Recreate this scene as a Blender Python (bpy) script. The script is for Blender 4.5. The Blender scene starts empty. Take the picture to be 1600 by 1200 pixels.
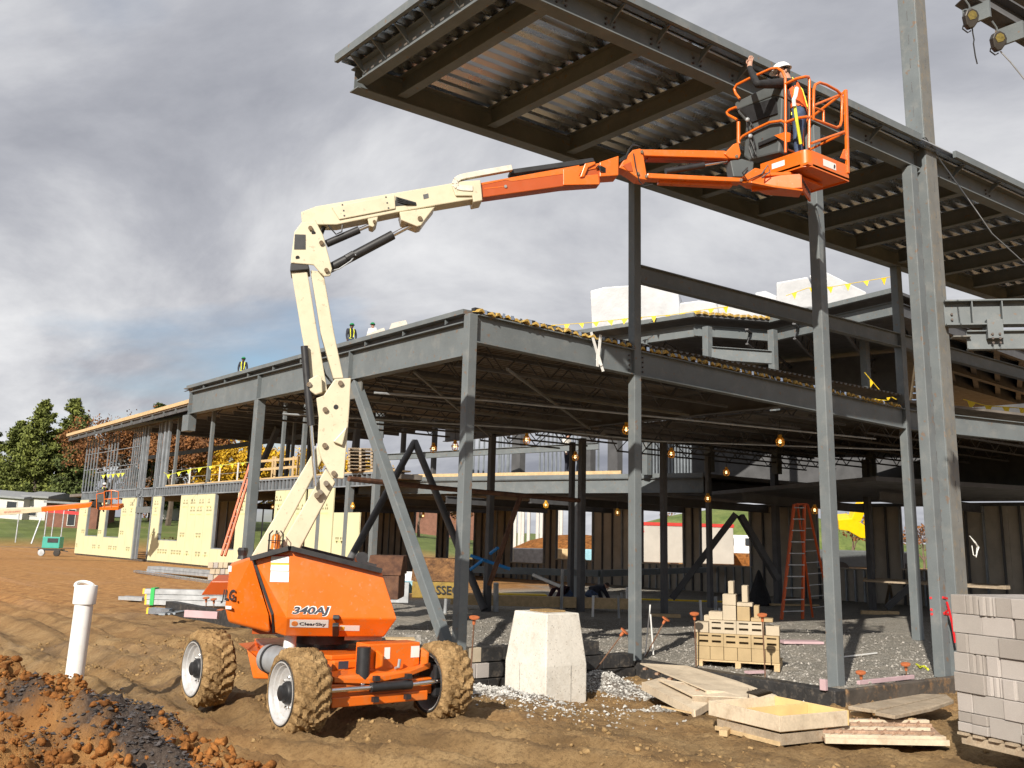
import bpy, math, random
import numpy as np
from mathutils import Vector, Matrix

random.seed(7)
rng = np.random.default_rng(7)
scene = bpy.context.scene
COL = scene.collection

# ---------------------------------------------------------------- camera
F_PX, PPX, PPY = 1567.8, 805.8, 482.1
YAW, PITCH, ROLL = [math.radians(a) for a in (52.159, 12.974, 1.523)]
CAM = Vector((-9.32, -13.19, 2.0))
_f = Vector((math.cos(YAW)*math.cos(PITCH), math.sin(YAW)*math.cos(PITCH), math.sin(PITCH)))
_r = Vector((math.sin(YAW), -math.cos(YAW), 0))
_u = _r.cross(_f)
_r, _u = math.cos(ROLL)*_r+math.sin(ROLL)*_u, -math.sin(ROLL)*_r+math.cos(ROLL)*_u
cd = bpy.data.cameras.new('camera')
cd.sensor_width = 36; cd.sensor_fit = 'HORIZONTAL'; cd.lens = F_PX/1600*36
cd.shift_x = -(PPX-800)/1600; cd.shift_y = (PPY-600)/1600
cd.clip_start = 0.1; cd.clip_end = 3000
cam = bpy.data.objects.new('camera', cd); COL.objects.link(cam)
cam.matrix_world = Matrix(((_r.x, _u.x, -_f.x, CAM.x), (_r.y, _u.y, -_f.y, CAM.y), (_r.z, _u.z, -_f.z, CAM.z), (0, 0, 0, 1)))
scene.camera = cam
# survey helpers: a sight line of the photograph met with a known plane or distance
def ray(x, y): return (x-PPX)/F_PX*_r-(y-PPY)/F_PX*_u+_f
def on_z(x, y, z=0.): d = ray(x, y); return CAM+d*((z-CAM.z)/d.z)
def on_x(x, y, X): d = ray(x, y); return CAM+d*((X-CAM.x)/d.x)
def on_y(x, y, Y): d = ray(x, y); return CAM+d*((Y-CAM.y)/d.y)
def at_d(x, y, t): return CAM+ray(x, y)*t
def pxm(p): return F_PX/((Vector(p)-CAM).dot(_f))

# ---------------------------------------------------------------- light
scene.render.engine = 'CYCLES'
scene.cycles.max_bounces = 5; scene.cycles.diffuse_bounces = 3; scene.cycles.glossy_bounces = 2; scene.cycles.transmission_bounces = 2; scene.cycles.caustics_reflective = False; scene.cycles.caustics_refractive = False
vs = scene.view_settings
vs.view_transform = 'Standard'; vs.look = 'None'; vs.exposure = 0.40; vs.gamma = 1.0
SUN = Vector((-1.6, -1.0, 1.02)).normalized()
sl = bpy.data.lights.new('sun', 'SUN'); sl.energy = 4.8; sl.angle = math.radians(0.53); sl.color = (1.0, 0.93, 0.82)
so = bpy.data.objects.new('sun', sl); COL.objects.link(so)
so.rotation_euler = SUN.to_track_quat('Z', 'Y').to_euler(); so.location = (-30, -20, 30)
world = bpy.data.worlds.new('World'); scene.world = world; world.use_nodes = True
nt = world.node_tree; nt.nodes.clear()
def N(t, **k):
    n = nt.nodes.new(t)
    for a, b in k.items(): setattr(n, a, b)
    return n
def LK(a, b): nt.links.new(a, b)
def MA(op, a, b=None, c=None):
    n = N('ShaderNodeMath', operation=op)
    for i, v in enumerate((a, b, c)):
        if v is None: continue
        if isinstance(v, (int, float)): n.inputs[i].default_value = v
        else: LK(v, n.inputs[i])
    return n.outputs[0]
def ramp(fac, stops):
    n = N('ShaderNodeValToRGB'); e = n.color_ramp.elements
    while len(e) < len(stops): e.new(0.5)
    for i, (p, c) in enumerate(stops):
        e[i].position = p; e[i].color = (c, c, c, 1) if isinstance(c, (int, float)) else (*c, 1)
    if fac is not None: LK(fac, n.inputs[0])
    return n.outputs[0]
sky = N('ShaderNodeTexSky', sky_type='NISHITA'); sky.sun_disc = False
sky.sun_elevation = math.asin(SUN.z); sky.sun_rotation = math.atan2(SUN.x, SUN.y)
sky.air_density = 1.0; sky.dust_density = 1.2; sky.ozone_density = 1.5
tc = N('ShaderNodeTexCoord'); sp = N('ShaderNodeSeparateXYZ'); LK(tc.outputs['Generated'], sp.inputs[0])
zz = MA('ADD', MA('MAXIMUM', sp.outputs[2], 0.0), 0.16)
cb = N('ShaderNodeCombineXYZ'); LK(MA('DIVIDE', sp.outputs[0], zz), cb.inputs[0]); LK(MA('DIVIDE', sp.outputs[1], zz), cb.inputs[1])
def noise(scale, det, rough, dist, off):
    m = N('ShaderNodeMapping'); m.inputs['Location'].default_value = off; m.inputs['Rotation'].default_value = (0, 0, 0.75)
    m.inputs['Scale'].default_value = (1.0, 0.70, 1); LK(cb.outputs[0], m.inputs[0])
    n = N('ShaderNodeTexNoise'); n.inputs['Scale'].default_value = scale; n.inputs['Detail'].default_value = det
    n.inputs['Roughness'].default_value = rough; n.inputs['Distortion'].default_value = dist; LK(m.outputs[0], n.inputs['Vector'])
    return n.outputs[0]
cover = noise(0.62, 6, 0.52, 0.15, (3.1, 7.4, 0))
body = noise(0.95, 9, 0.60, 0.3, (11.3, 2.2, 4.0))
mask = ramp(cover, [(0.325, 0.0), (0.44, 1.0)])
ccol = ramp(body, [(0.30, (0.225, 0.235, 0.272)), (0.45, (0.36, 0.368, 0.402)), (0.57, (0.53, 0.535, 0.555)), (0.71, (0.72, 0.72, 0.725))])
bs = N('ShaderNodeBackground'); LK(sky.outputs[0], bs.inputs[0]); bs.inputs[1].default_value = 0.085
bc = N('ShaderNodeBackground'); LK(ccol, bc.inputs[0]); bc.inputs[1].default_value = 1.0
mx = N('ShaderNodeMixShader'); LK(mask, mx.inputs[0]); LK(bs.outputs[0], mx.inputs[1]); LK(bc.outputs[0], mx.inputs[2])
wo = N('ShaderNodeOutputWorld'); LK(mx.outputs[0], wo.inputs[0])

# ---------------------------------------------------------------- materials
M = {}
def mat(name, col, rough=0.6, metal=0.0, var=0.12, scale=3.0, col2=None, fine=0.0, fscale=60, bump=0.0, bscale=40, spec=0.5, emit=None, coat=0.0, dirt=None, dirtamt=0.5, spk=None, spkamt=0.7, spkscale=14, obj=False, stretch=None):
    global nt
    m = bpy.data.materials.new(name); m.use_nodes = True; nt = m.node_tree
    b = nt.nodes['Principled BSDF']
    b.inputs['Roughness'].default_value = rough; b.inputs['Metallic'].default_value = metal
    b.inputs['Specular IOR Level'].default_value = spec
    if coat: b.inputs['Coat Weight'].default_value = coat; b.inputs['Coat Roughness'].default_value = 0.15
    if obj: vec = N('ShaderNodeTexCoord').outputs['Object']
    else: vec = N('ShaderNodeNewGeometry').outputs['Position']
    if stretch:
        mp = N('ShaderNodeMapping'); mp.inputs['Scale'].default_value = stretch; LK(vec, mp.inputs[0]); vec = mp.outputs[0]
    def nz(sc, det=3, rg=0.6):
        n = N('ShaderNodeTexNoise'); n.inputs['Scale'].default_value = sc; n.inputs['Detail'].default_value = det
        n.inputs['Roughness'].default_value = rg; LK(vec, n.inputs['Vector']); return n.outputs[0]
    c = Vector(col); lo = c*(1-var); hi = c*(1+var)
    if col2 is not None: hi = Vector(col2)
    out = ramp(nz(scale), [(0.32, tuple(lo)), (0.68, tuple(hi))])
    if fine:
        mixn = N('ShaderNodeMix', data_type='RGBA', blend_type='MULTIPLY'); mixn.inputs[0].default_value = 1
        LK(out, mixn.inputs[6]); LK(ramp(nz(fscale, 2), [(0.3, 1-fine), (0.7, 1+fine)]), mixn.inputs[7]); out = mixn.outputs[2]
    if dirt:
        mixn = N('ShaderNodeMix', data_type='RGBA'); LK(ramp(nz(scale*2.3, 4, 0.7), [(0.52, 0.0), (0.72, dirtamt)]), mixn.inputs[0])
        LK(out, mixn.inputs[6]); mixn.inputs[7].default_value = (*dirt, 1); out = mixn.outputs[2]
    if spk:
        mixn = N('ShaderNodeMix', data_type='RGBA'); LK(ramp(nz(spkscale, 2, 0.55), [(0.655, 0.0), (0.70, spkamt)]), mixn.inputs[0])
        LK(out, mixn.inputs[6]); mixn.inputs[7].default_value = (*spk, 1); out = mixn.outputs[2]
    LK(out, b.inputs['Base Color'])
    LK(ramp(nz(scale*1.7), [(0.3, max(rough-0.08, 0.03)), (0.7, min(rough+0.1, 1))]), b.inputs['Roughness'])
    if bump:
        bn = N('ShaderNodeBump'); bn.inputs['Strength'].default_value = bump; bn.inputs['Distance'].default_value = 0.02
        LK(nz(bscale, 3), bn.inputs['Height']); LK(bn.outputs[0], b.inputs['Normal'])
    if emit:
        b.inputs['Emission Color'].default_value = (*emit[:3], 1); b.inputs['Emission Strength'].default_value = emit[3]
    M[name] = m
    return m
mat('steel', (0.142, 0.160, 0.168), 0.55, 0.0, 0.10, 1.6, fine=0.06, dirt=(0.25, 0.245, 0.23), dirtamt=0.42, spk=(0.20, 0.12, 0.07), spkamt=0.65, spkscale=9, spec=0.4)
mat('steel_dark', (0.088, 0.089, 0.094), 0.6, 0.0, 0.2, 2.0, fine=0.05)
mat('steel_rust', (0.17, 0.17, 0.16), 0.65, 0.0, 0.12, 3.0, dirt=(0.30, 0.22, 0.12), dirtamt=0.45)
mat('bolt', (0.09, 0.07, 0.06), 0.5, 0.4)
mat('rust', (0.10, 0.045, 0.028), 0.8, 0.0, 0.3, 5, col2=(0.16, 0.075, 0.04), fine=0.2)
mat('galv', (0.60, 0.69, 0.82), 0.27, 0.9, 0.05, 1.0)
mat('galv_dull', (0.42, 0.44, 0.46), 0.5, 0.45, 0.2, 4.0)
mat('stud', (0.27, 0.30, 0.33), 0.45, 0.3, 0.2, 2.0)
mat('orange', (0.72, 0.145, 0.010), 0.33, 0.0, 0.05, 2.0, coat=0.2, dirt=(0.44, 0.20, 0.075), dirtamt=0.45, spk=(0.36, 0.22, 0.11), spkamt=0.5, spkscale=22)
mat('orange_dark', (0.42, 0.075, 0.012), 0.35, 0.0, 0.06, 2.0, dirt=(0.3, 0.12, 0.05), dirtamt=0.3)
mat('cream', (0.60, 0.545, 0.395), 0.38, 0.0, 0.04, 2.5, coat=0.12, dirt=(0.46, 0.39, 0.26), dirtamt=0.35, spk=(0.34, 0.28, 0.19), spkamt=0.5, spkscale=16)
mat('black', (0.022, 0.022, 0.024), 0.45, 0.0, 0.3, 6)
mat('blackrub', (0.018, 0.018, 0.018), 0.7, 0.0, 0.3, 20, dirt=(0.22, 0.13, 0.06), dirtamt=0.6)
mat('chrome', (0.75, 0.75, 0.76), 0.15, 1.0, 0.05)
mat('rim', (0.60, 0.60, 0.60), 0.35, 0.35, 0.08, 6, dirt=(0.38, 0.27, 0.15), dirtamt=0.45)
mat('console', (0.085, 0.095, 0.098), 0.5, 0.0, 0.1, 4)
mat('mudtyre', (0.26, 0.16, 0.07), 0.95, 0.0, 0.2, 5, col2=(0.38, 0.25, 0.12), fine=0.25, fscale=45, bump=0.9, bscale=38, spec=0.15, dirt=(0.15, 0.09, 0.04), dirtamt=0.6)
mat('white', (0.80, 0.80, 0.78), 0.5, 0.0, 0.03)
mat('pvc', (0.82, 0.82, 0.80), 0.35, 0.0, 0.03, 3, dirt=(0.6, 0.5, 0.38), dirtamt=0.2)
mat('wrap', (0.60, 0.61, 0.63), 0.4, 0.0, 0.10, 1.2, bump=1.0, bscale=3.5)
mat('decal_black', (0.025, 0.025, 0.03), 0.4, var=0.02)
mat('decal_dark', (0.05, 0.055, 0.075), 0.4, var=0.02)
mat('decal_grey', (0.45, 0.45, 0.45), 0.5, var=0.1)
mat('decal_red', (0.45, 0.03, 0.02), 0.5, var=0.05)
mat('decal_yellow', (0.85, 0.55, 0.05), 0.5, var=0.05)
mat('decal_orange', (0.75, 0.25, 0.06), 0.4, var=0.25, scale=30)
mat('concrete', (0.63, 0.60, 0.54), 0.85, 0.0, 0.07, 2.5, fine=0.06, fscale=30, bump=0.25, bscale=30, spec=0.2, dirt=(0.42, 0.37, 0.30), dirtamt=0.5, spk=(0.25, 0.22, 0.18), spkamt=0.8, spkscale=38)
mat('tar', (0.028, 0.027, 0.027), 0.6, 0.0, 0.3, 4, dirt=(0.18, 0.15, 0.12), dirtamt=0.55, bump=0.4, bscale=25)
mat('kerb', (0.075, 0.062, 0.05), 0.85, 0.0, 0.3, 2.5, dirt=(0.26, 0.15, 0.07), dirtamt=0.9, bump=0.6, bscale=14)
mat('block', (0.375, 0.345, 0.32), 0.9, 0.0, 0.05, 2.2, fine=0.10, fscale=170, bump=0.35, bscale=140, spec=0.15)
mat('block_b', (0.42, 0.385, 0.36), 0.9, 0.0, 0.05, 2.2, fine=0.10, fscale=170, bump=0.35, bscale=140, spec=0.15)
mat('block_c', (0.325, 0.295, 0.27), 0.9, 0.0, 0.06, 2.2, fine=0.10, fscale=170, bump=0.35, bscale=140, spec=0.15)
mat('tanblock', (0.40, 0.30, 0.17), 0.9, 0.0, 0.08, 3, fine=0.08, fscale=120, bump=0.2, bscale=100, spec=0.15)
mat('paleblock', (0.46, 0.39, 0.29), 0.9, 0.0, 0.08, 3, fine=0.08, fscale=120, bump=0.2, bscale=100, spec=0.15)
mat('ply', (0.60, 0.50, 0.37), 0.75, 0.0, 0.12, 2.5, fine=0.08, fscale=30, dirt=(0.36, 0.26, 0.17), dirtamt=0.55, stretch=(1, 1, 1))
mat('ply_inner', (0.66, 0.48, 0.22), 0.7, 0.0, 0.12, 2.5, dirt=(0.5, 0.36, 0.2), dirtamt=0.4)
mat('lumber', (0.55, 0.40, 0.22), 0.75, 0.0, 0.15, 6, fine=0.1, fscale=40, dirt=(0.35, 0.23, 0.12), dirtamt=0.4)
mat('oldwood', (0.35, 0.28, 0.20), 0.85, 0.0, 0.2, 4, fine=0.15, fscale=40, dirt=(0.24, 0.15, 0.08), dirtamt=0.6)
mat('redwood', (0.38, 0.25, 0.17), 0.85, 0.0, 0.3, 8, fine=0.2, fscale=50, dirt=(0.22, 0.09, 0.05), dirtamt=0.7)
mat('insul', (0.62, 0.60, 0.38), 0.7, 0.0, 0.05, 0.9, dirt=(0.58, 0.54, 0.33), dirtamt=0.25)
mat('print', (0.16, 0.145, 0.06), 0.7, var=0.1)
mat('print_faint', (0.60, 0.56, 0.28), 0.7, var=0.1)
mat('pink', (0.50, 0.35, 0.37), 0.7, 0.0, 0.08, 4)
mat('flagyellow', (0.80, 0.55, 0.02), 0.55, 0.0, 0.05)
mat('flute', (0.45, 0.28, 0.05), 0.8, 0.0, 0.25, 9, col2=(0.62, 0.42, 0.12))
mat('hiviz', (0.75, 0.78, 0.05), 0.6, var=0.05)
mat('helmet_green', (0.01, 0.21, 0.075), 0.35, var=0.05)
mat('helmet_white', (0.82, 0.82, 0.82), 0.3, var=0.03)
mat('skin', (0.50, 0.28, 0.20), 0.55, var=0.08)
mat('skin_dark', (0.12, 0.065, 0.045), 0.55, var=0.08)
mat('hair', (0.035, 0.022, 0.015), 0.7)
mat('navy', (0.018, 0.021, 0.034), 0.8, var=0.25, scale=12)
mat('jacket_black', (0.016, 0.016, 0.018), 0.8, var=0.3, scale=12, bump=0.3, bscale=25)
mat('brownhood', (0.045, 0.032, 0.028), 0.85, var=0.2, scale=10)
mat('purple', (0.045, 0.018, 0.03), 0.85, var=0.2, scale=10)
mat('whiteshirt', (0.75, 0.75, 0.74), 0.8, var=0.05)
mat('jeans', (0.055, 0.085, 0.16), 0.85, var=0.25, scale=14, bump=0.3, bscale=25)
mat('vest_orange', (0.85, 0.13, 0.02), 0.6, var=0.1, scale=12, bump=0.3, bscale=18)
mat('reflect', (0.62, 0.62, 0.60), 0.4, var=0.1)
mat('ladder_orange', (0.62, 0.10, 0.02), 0.5, var=0.08)
mat('ladder_pink', (0.68, 0.19, 0.10), 0.5, var=0.08)
mat('cap_orange', (0.48, 0.14, 0.05), 0.55, var=0.12, scale=20)
mat('rebar', (0.16, 0.085, 0.05), 0.8, var=0.3, scale=30)
mat('ylw_paint', (0.26, 0.17, 0.025), 0.6, 0, 0.2, 5, dirt=(0.12, 0.07, 0.03), dirtamt=0.9)
mat('rusty_tan', (0.13, 0.06, 0.025), 0.8, 0, 0.35, 6, col2=(0.24, 0.12, 0.045), fine=0.3, fscale=25)
mat('crane_yellow', (0.85, 0.55, 0.0), 0.45, 0, 0.05)
mat('teal', (0.04, 0.33, 0.27), 0.5, 0, 0.08)
mat('brick', (0.20, 0.095, 0.065), 0.9, 0, 0.15, 2, fine=0.15, fscale=12)
mat('house_white', (0.58, 0.57, 0.54), 0.7, 0, 0.05)
mat('trailer_cream', (0.40, 0.385, 0.35), 0.7, 0, 0.08, 1.0)
mat('roof_grey', (0.25, 0.26, 0.27), 0.8, 0, 0.1)
mat('glass_dark', (0.035, 0.04, 0.045), 0.15, 0, 0.1)
mat('sign_red', (0.55, 0.02, 0.02), 0.5)
mat('blue', (0.03, 0.25, 0.65), 0.5)
mat('bluetarp', (0.25, 0.48, 0.58), 0.6)
mat('greenstrap', (0.03, 0.45, 0.10), 0.5)
mat('amber', (0.55, 0.16, 0.01), 0.25, coat=0.3)
mat('bulb', (1.0, 0.75, 0.35), 0.4, emit=(1.0, 0.66, 0.30, 3.0))
mat('cage', (0.70, 0.36, 0.02), 0.5)
mat('sheath', (0.44, 0.40, 0.34), 0.9, 0, 0.12, 1.5, fine=0.1)
mat('deck_under', (0.17, 0.15, 0.13), 0.75, 0.1, 0.25, 1.5)
mat('bark', (0.11, 0.085, 0.065), 0.9, 0, 0.25, 3)
mat('pine', (0.10, 0.135, 0.025), 0.8, 0, 0.35, 0.5, col2=(0.20, 0.225, 0.045), fine=0.3, fscale=3)
mat('pine_dark', (0.06, 0.09, 0.022), 0.8, 0, 0.35, 0.5, col2=(0.12, 0.15, 0.034), fine=0.3, fscale=3)
mat('leaf_rust', (0.17, 0.075, 0.03), 0.85, 0, 0.4, 0.4, col2=(0.27, 0.11, 0.03), fine=0.3, fscale=3)
mat('leaf_yellow', (0.55, 0.32, 0.01), 0.8, 0, 0.25, 0.5, col2=(0.72, 0.45, 0.02), fine=0.2, fscale=3)
mat('leaf_red', (0.30, 0.02, 0.03), 0.85, 0, 0.3, 2)
mat('grass', (0.10, 0.16, 0.03), 0.9, 0, 0.3, 0.4, col2=(0.17, 0.20, 0.05), fine=0.2, fscale=4)
mat('twig', (0.14, 0.10, 0.075), 0.9, 0, 0.2, 2)
mat('clod', (0.17, 0.07, 0.024), 0.95, 0, 0.35, 4, col2=(0.34, 0.14, 0.04), fine=0.25, fscale=40, bump=0.8, bscale=45, spec=0.1)
mat('shale', (0.035, 0.032, 0.034), 0.6, 0, 0.4, 12, col2=(0.10, 0.085, 0.08))
mat('stone_white', (0.36, 0.345, 0.315), 0.8, 0, 0.3, 9, col2=(0.64, 0.625, 0.59), fine=0.2, fscale=30)
mat('stone_grey', (0.24, 0.225, 0.20), 0.85, 0, 0.35, 9, col2=(0.46, 0.43, 0.39), fine=0.2, fscale=30)
mat('mudlump', (0.26, 0.165, 0.075), 0.95, 0, 0.25, 4, col2=(0.37, 0.245, 0.115), fine=0.2, fscale=40, bump=0.6, bscale=50, spec=0.15)
mat('chain', (0.62, 0.58, 0.50), 0.6, 0, 0.15, 10)
mat('cable', (0.03, 0.03, 0.03), 0.5)
mat('rope_white', (0.78, 0.78, 0.75), 0.6)
mat('straps_red', (0.60, 0.015, 0.02), 0.45)
mat('srl', (0.035, 0.028, 0.022), 0.45)
mat('srl_label', (0.16, 0.12, 0.025), 0.5, var=0.4, scale=25)
mat('asphalt', (0.16, 0.16, 0.165), 0.9, 0, 0.1)
mat('water', (0.10, 0.075, 0.045), 0.05, 0, 0.1)

# ---------------------------------------------------------------- mesh helpers
def V(*a): return Vector(a)
class MB:
    def __init__(self): self.v = []; self.f = []
    def add(self, vs, fs):
        o = len(self.v); self.v += [tuple(p) for p in vs]; self.f += [tuple(i+o for i in f) for f in fs]; return self
    def box(self, c, s, R=None):
        c = Vector(c); h = Vector(s)/2; pts = []
        for z in (-1, 1):
            for y in (-1, 1):
                for x in (-1, 1):
                    p = Vector((x*h.x, y*h.y, z*h.z)); pts.append(c+(R @ p if R is not None else p))
        return self.add(pts, [(0, 2, 3, 1), (4, 5, 7, 6), (0, 1, 5, 4), (2, 6, 7, 3), (0, 4, 6, 2), (1, 3, 7, 5)])
    def bx(self, x0, x1, y0, y1, z0, z1): return self.box(((x0+x1)/2, (y0+y1)/2, (z0+z1)/2), (abs(x1-x0), abs(y1-y0), abs(z1-z0)))
    def bar(self, a, b, w, h, up=(0, 0, 1)):
        a = Vector(a); b = Vector(b); d = (b-a); L = d.length; d.normalize(); up = Vector(up)
        if abs(d.dot(up)) > 0.98: up = Vector((1, 0, 0)) if abs(d.x) < 0.9 else Vector((0, 1, 0))
        s = d.cross(up).normalized(); u2 = s.cross(d)
        return self.box((a+b)/2, (L, w, h), Matrix((d, s, u2)).transposed())
    def tube(self, pts, r, n=8, caps=True):
        pts = [Vector(p) for p in pts]; k = len(pts); rr = r if isinstance(r, (list, tuple)) else [r]*k
        vs = []; fs = []; ref = None
        for i, p in enumerate(pts):
            t = (pts[min(i+1, k-1)]-pts[max(i-1, 0)]).normalized()
            if ref is None:
                ref = Vector((0, 0, 1)) if abs(t.z) < 0.9 else Vector((1, 0, 0))
            s = t.cross(ref)
            if s.length < 1e-5: s = t.orthogonal()
            s.normalize(); q = s.cross(t).normalized(); ref = q
            for j in range(n):
                a = 2*math.pi*j/n; vs.append(p+(s*math.cos(a)+q*math.sin(a))*rr[i])
        for i in range(k-1):
            for j in range(n): fs.append((i*n+j, i*n+(j+1) % n, (i+1)*n+(j+1) % n, (i+1)*n+j))
        if caps: fs.append(tuple(range(n))[::-1]); fs.append(tuple(range((k-1)*n, k*n)))
        return self.add(vs, fs)
    def prism(self, poly, ext):
        poly = [Vector(p) for p in poly]; ext = Vector(ext); n = len(poly)
        fs = [tuple(range(n)), tuple(range(2*n-1, n-1, -1))]+[(i, i+n, (i+1) % n+n, (i+1) % n) for i in range(n)]
        return self.add(poly+[p+ext for p in poly], fs)
    def lathe(self, prof, o, axis, n=24):
        o = Vector(o); a = Vector(axis).normalized(); s = a.orthogonal().normalized(); q = a.cross(s); vs = []; fs = []
        for (r, z) in prof:
            for j in range(n):
                t = 2*math.pi*j/n; vs.append(o+a*z+(s*math.cos(t)+q*math.sin(t))*r)
        for i in range(len(prof)-1):
            for j in range(n): fs.append((i*n+j, i*n+(j+1) % n, (i+1)*n+(j+1) % n, (i+1)*n+j))
        return self.add(vs, fs)
    def ball(self, c, r, n=8, m=6, sq=(1, 1, 1)):
        prof = [(max(math.sin(math.pi*i/m), 1e-3), -math.cos(math.pi*i/m)) for i in range(m+1)]
        b = MB().lathe([(a*r, z*r) for a, z in prof], (0, 0, 0), (0, 0, 1), n); c = Vector(c)
        return self.add([Vector((v[0]*sq[0], v[1]*sq[1], v[2]*sq[2]))+c for v in b.v], b.f)
    def ibeam(self, a, b, h, bf, tf=0.02, tw=0.012, up=(0, 0, 1)):
        # a, b: ends of the line through the middle of the section
        a = Vector(a); b = Vector(b); d = (b-a).normalized(); up = Vector(up); s = d.cross(up).normalized(); u = s.cross(d)
        w, t = bf/2, tw/2; H = h/2; k = H-tf
        pr = [(-w, -H), (w, -H), (w, -k), (t, -k), (t, k), (w, k), (w, H), (-w, H), (-w, k), (-t, k), (-t, -k), (-w, -k)]
        p0 = [a+s*x+u*z for x, z in pr]; p1 = [b+s*x+u*z for x, z in pr]; n = 12
        fs = [(i, (i+1) % n, (i+1) % n+n, i+n) for i in range(n)]
        fs += [(0, 1, 2, 11), (3, 4, 9, 10), (5, 6, 7, 8)]+[tuple(i+n for i in reversed(q)) for q in ((0, 1, 2, 11), (3, 4, 9, 10), (5, 6, 7, 8))]
        return self.add(p0+p1, fs)
    def build(self, name, material, parent=None, smooth=False, bevel=0.0, loc=None):
        me = bpy.data.meshes.new(name)
        vs = self.v
        if parent is not None:
            inv = parent.matrix_basis.inverted() if parent.parent is None else (parent.parent.matrix_basis @ parent.matrix_basis).inverted()
            vs = [inv @ Vector(p) for p in vs]
        elif loc is not None:
            l = Vector(loc); vs = [Vector(p)-l for p in vs]
        me.from_pydata([tuple(p) for p in vs], [], self.f); me.update()
        o = bpy.data.objects.new(name, me); COL.objects.link(o)
        if material: me.materials.append(M[material] if isinstance(material, str) else material)
        if parent is not None: o.parent = parent
        elif loc is not None: o.location = loc
        if smooth:
            me.polygons.foreach_set('use_smooth', [True]*len(me.polygons))
            me.set_sharp_from_angle(angle=math.radians(40))
        if bevel:
            bm = o.modifiers.new('bevel', 'BEVEL'); bm.width = bevel; bm.segments = 2; bm.limit_method = 'ANGLE'; bm.angle_limit = math.radians(40)
        return o
def tag(o, label=None, cat=None, group=None, kind=None):
    if label: o['label'] = label
    if cat: o['category'] = cat
    if group: o['group'] = group
    if kind: o['kind'] = kind
    return o
def thing(name, label, cat, loc=(0, 0, 0), rz=0.0, group=None):
    o = bpy.data.objects.new(name, None); COL.objects.link(o)
    o.empty_display_size = 0.2
    o.matrix_basis = Matrix.Translation(loc) @ Matrix.Rotation(rz, 4, 'Z')
    return tag(o, label, cat, group)
def clone(o, dloc, label=None, parent=None):
    c = o.copy(); COL.objects.link(c); c.parent = parent
    if parent is None: c.location = Vector(o.location)+Vector(dloc)
    if label: c['label'] = label
    for ch in [k for k in o.children]:
        cc = ch.copy(); COL.objects.link(cc); cc.parent = c
        for g in [k for k in ch.children]:
            gg = g.copy(); COL.objects.link(gg); gg.parent = cc
    return c
def text(name, s, material, parent, o, ax, ay, size, width=None, thick=0.002, bold=0.0, shear=0.0, align='LEFT'):
    cu = bpy.data.curves.new(name, 'FONT'); cu.body = s; cu.size = 1.0; cu.offset = bold; cu.shear = shear; cu.extrude = 0.0; cu.resolution_u = 3
    ob = bpy.data.objects.new('tmp', cu); COL.objects.link(ob); dg = bpy.context.evaluated_depsgraph_get()
    me = bpy.data.meshes.new_from_object(ob.evaluated_get(dg)); bpy.data.objects.remove(ob)
    vs = np.array([v.co[:] for v in me.vertices]); fs = [tuple(p.vertices) for p in me.polygons]; bpy.data.meshes.remove(me)
    x0, x1 = vs[:, 0].min(), vs[:, 0].max(); y0, y1 = vs[:, 1].min(), vs[:, 1].max()
    sy = size/(y1-y0); sx = sy if width is None else width/(x1-x0)
    o = Vector(o); ax = Vector(ax).normalized(); ay = Vector(ay).normalized(); nn = ax.cross(ay)*thick
    m = MB(); m.add([o+ax*(float(v[0]-x0)*sx)+ay*(float(v[1]-y0)*sy)+nn for v in vs], fs)
    return m.build(name, material, parent)
# value noise on arrays
_perm = rng.random((256, 256))
def vnoise(x, y):
    x = np.asarray(x, float); y = np.asarray(y, float)
    xi = np.floor(x).astype(int); yi = np.floor(y).astype(int); fx = x-xi; fy = y-yi
    fx = fx*fx*(3-2*fx); fy = fy*fy*(3-2*fy); g = lambda a, b: _perm[a % 256, b % 256]
    return (g(xi, yi)*(1-fx)+g(xi+1, yi)*fx)*(1-fy)+(g(xi, yi+1)*(1-fx)+g(xi+1, yi+1)*fx)*fy-0.5
def fbm(x, y, oct=4, gain=0.5):
    s = 0; a = 1.0
    for i in range(oct): s = s+a*vnoise(x*2**i+17.3*i, y*2**i+9.1*i); a *= gain
    return s
def sstep(a, b, x): t = np.clip((x-a)/(b-a), 0, 1); return t*t*(3-2*t)
# ================================================================ ground
def axis_coords(lo, hi, step, far, grow=1.16):
    a = list(np.arange(lo, hi+1e-6, step)); s = step; x = a[-1]
    while x < far: s *= grow; x += s; a.append(x)
    s = step; x = a[0]; b = []
    while x > -far: s *= grow; x -= s; b.append(x)
    return np.array(b[::-1]+a)
gx = axis_coords(-9.5, 9.0, 0.045, 900); gy = axis_coords(-8.5, 4.0, 0.045, 900)
GX, GY = np.meshgrid(gx, gy)
def heap(x, y):   # loose heap of soil in the left foreground
    # ridge from (-7.3,-2.4) to (-6.1,-6)
    ax, ay, bx_, by_ = -7.6, -2.2, -6.55, -6.2
    t = np.clip(((x-ax)*(bx_-ax)+(y-ay)*(by_-ay))/((bx_-ax)**2+(by_-ay)**2), 0, 1)
    px_, py_ = ax+t*(bx_-ax), ay+t*(by_-ay); d = np.hypot(x-px_, y-py_)
    side = ((x-ax)*(by_-ay)-(y-ay)*(bx_-ax))/math.hypot(bx_-ax, by_-ay)   # + on the camera side
    w = np.where(side < 0, 1.7, 1.25)
    d = d+0.5*fbm(x*1.3, y*1.3, 3)
    return (0.98-0.76*t)*np.clip(1-d/w, 0, 1)**0.8
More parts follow.
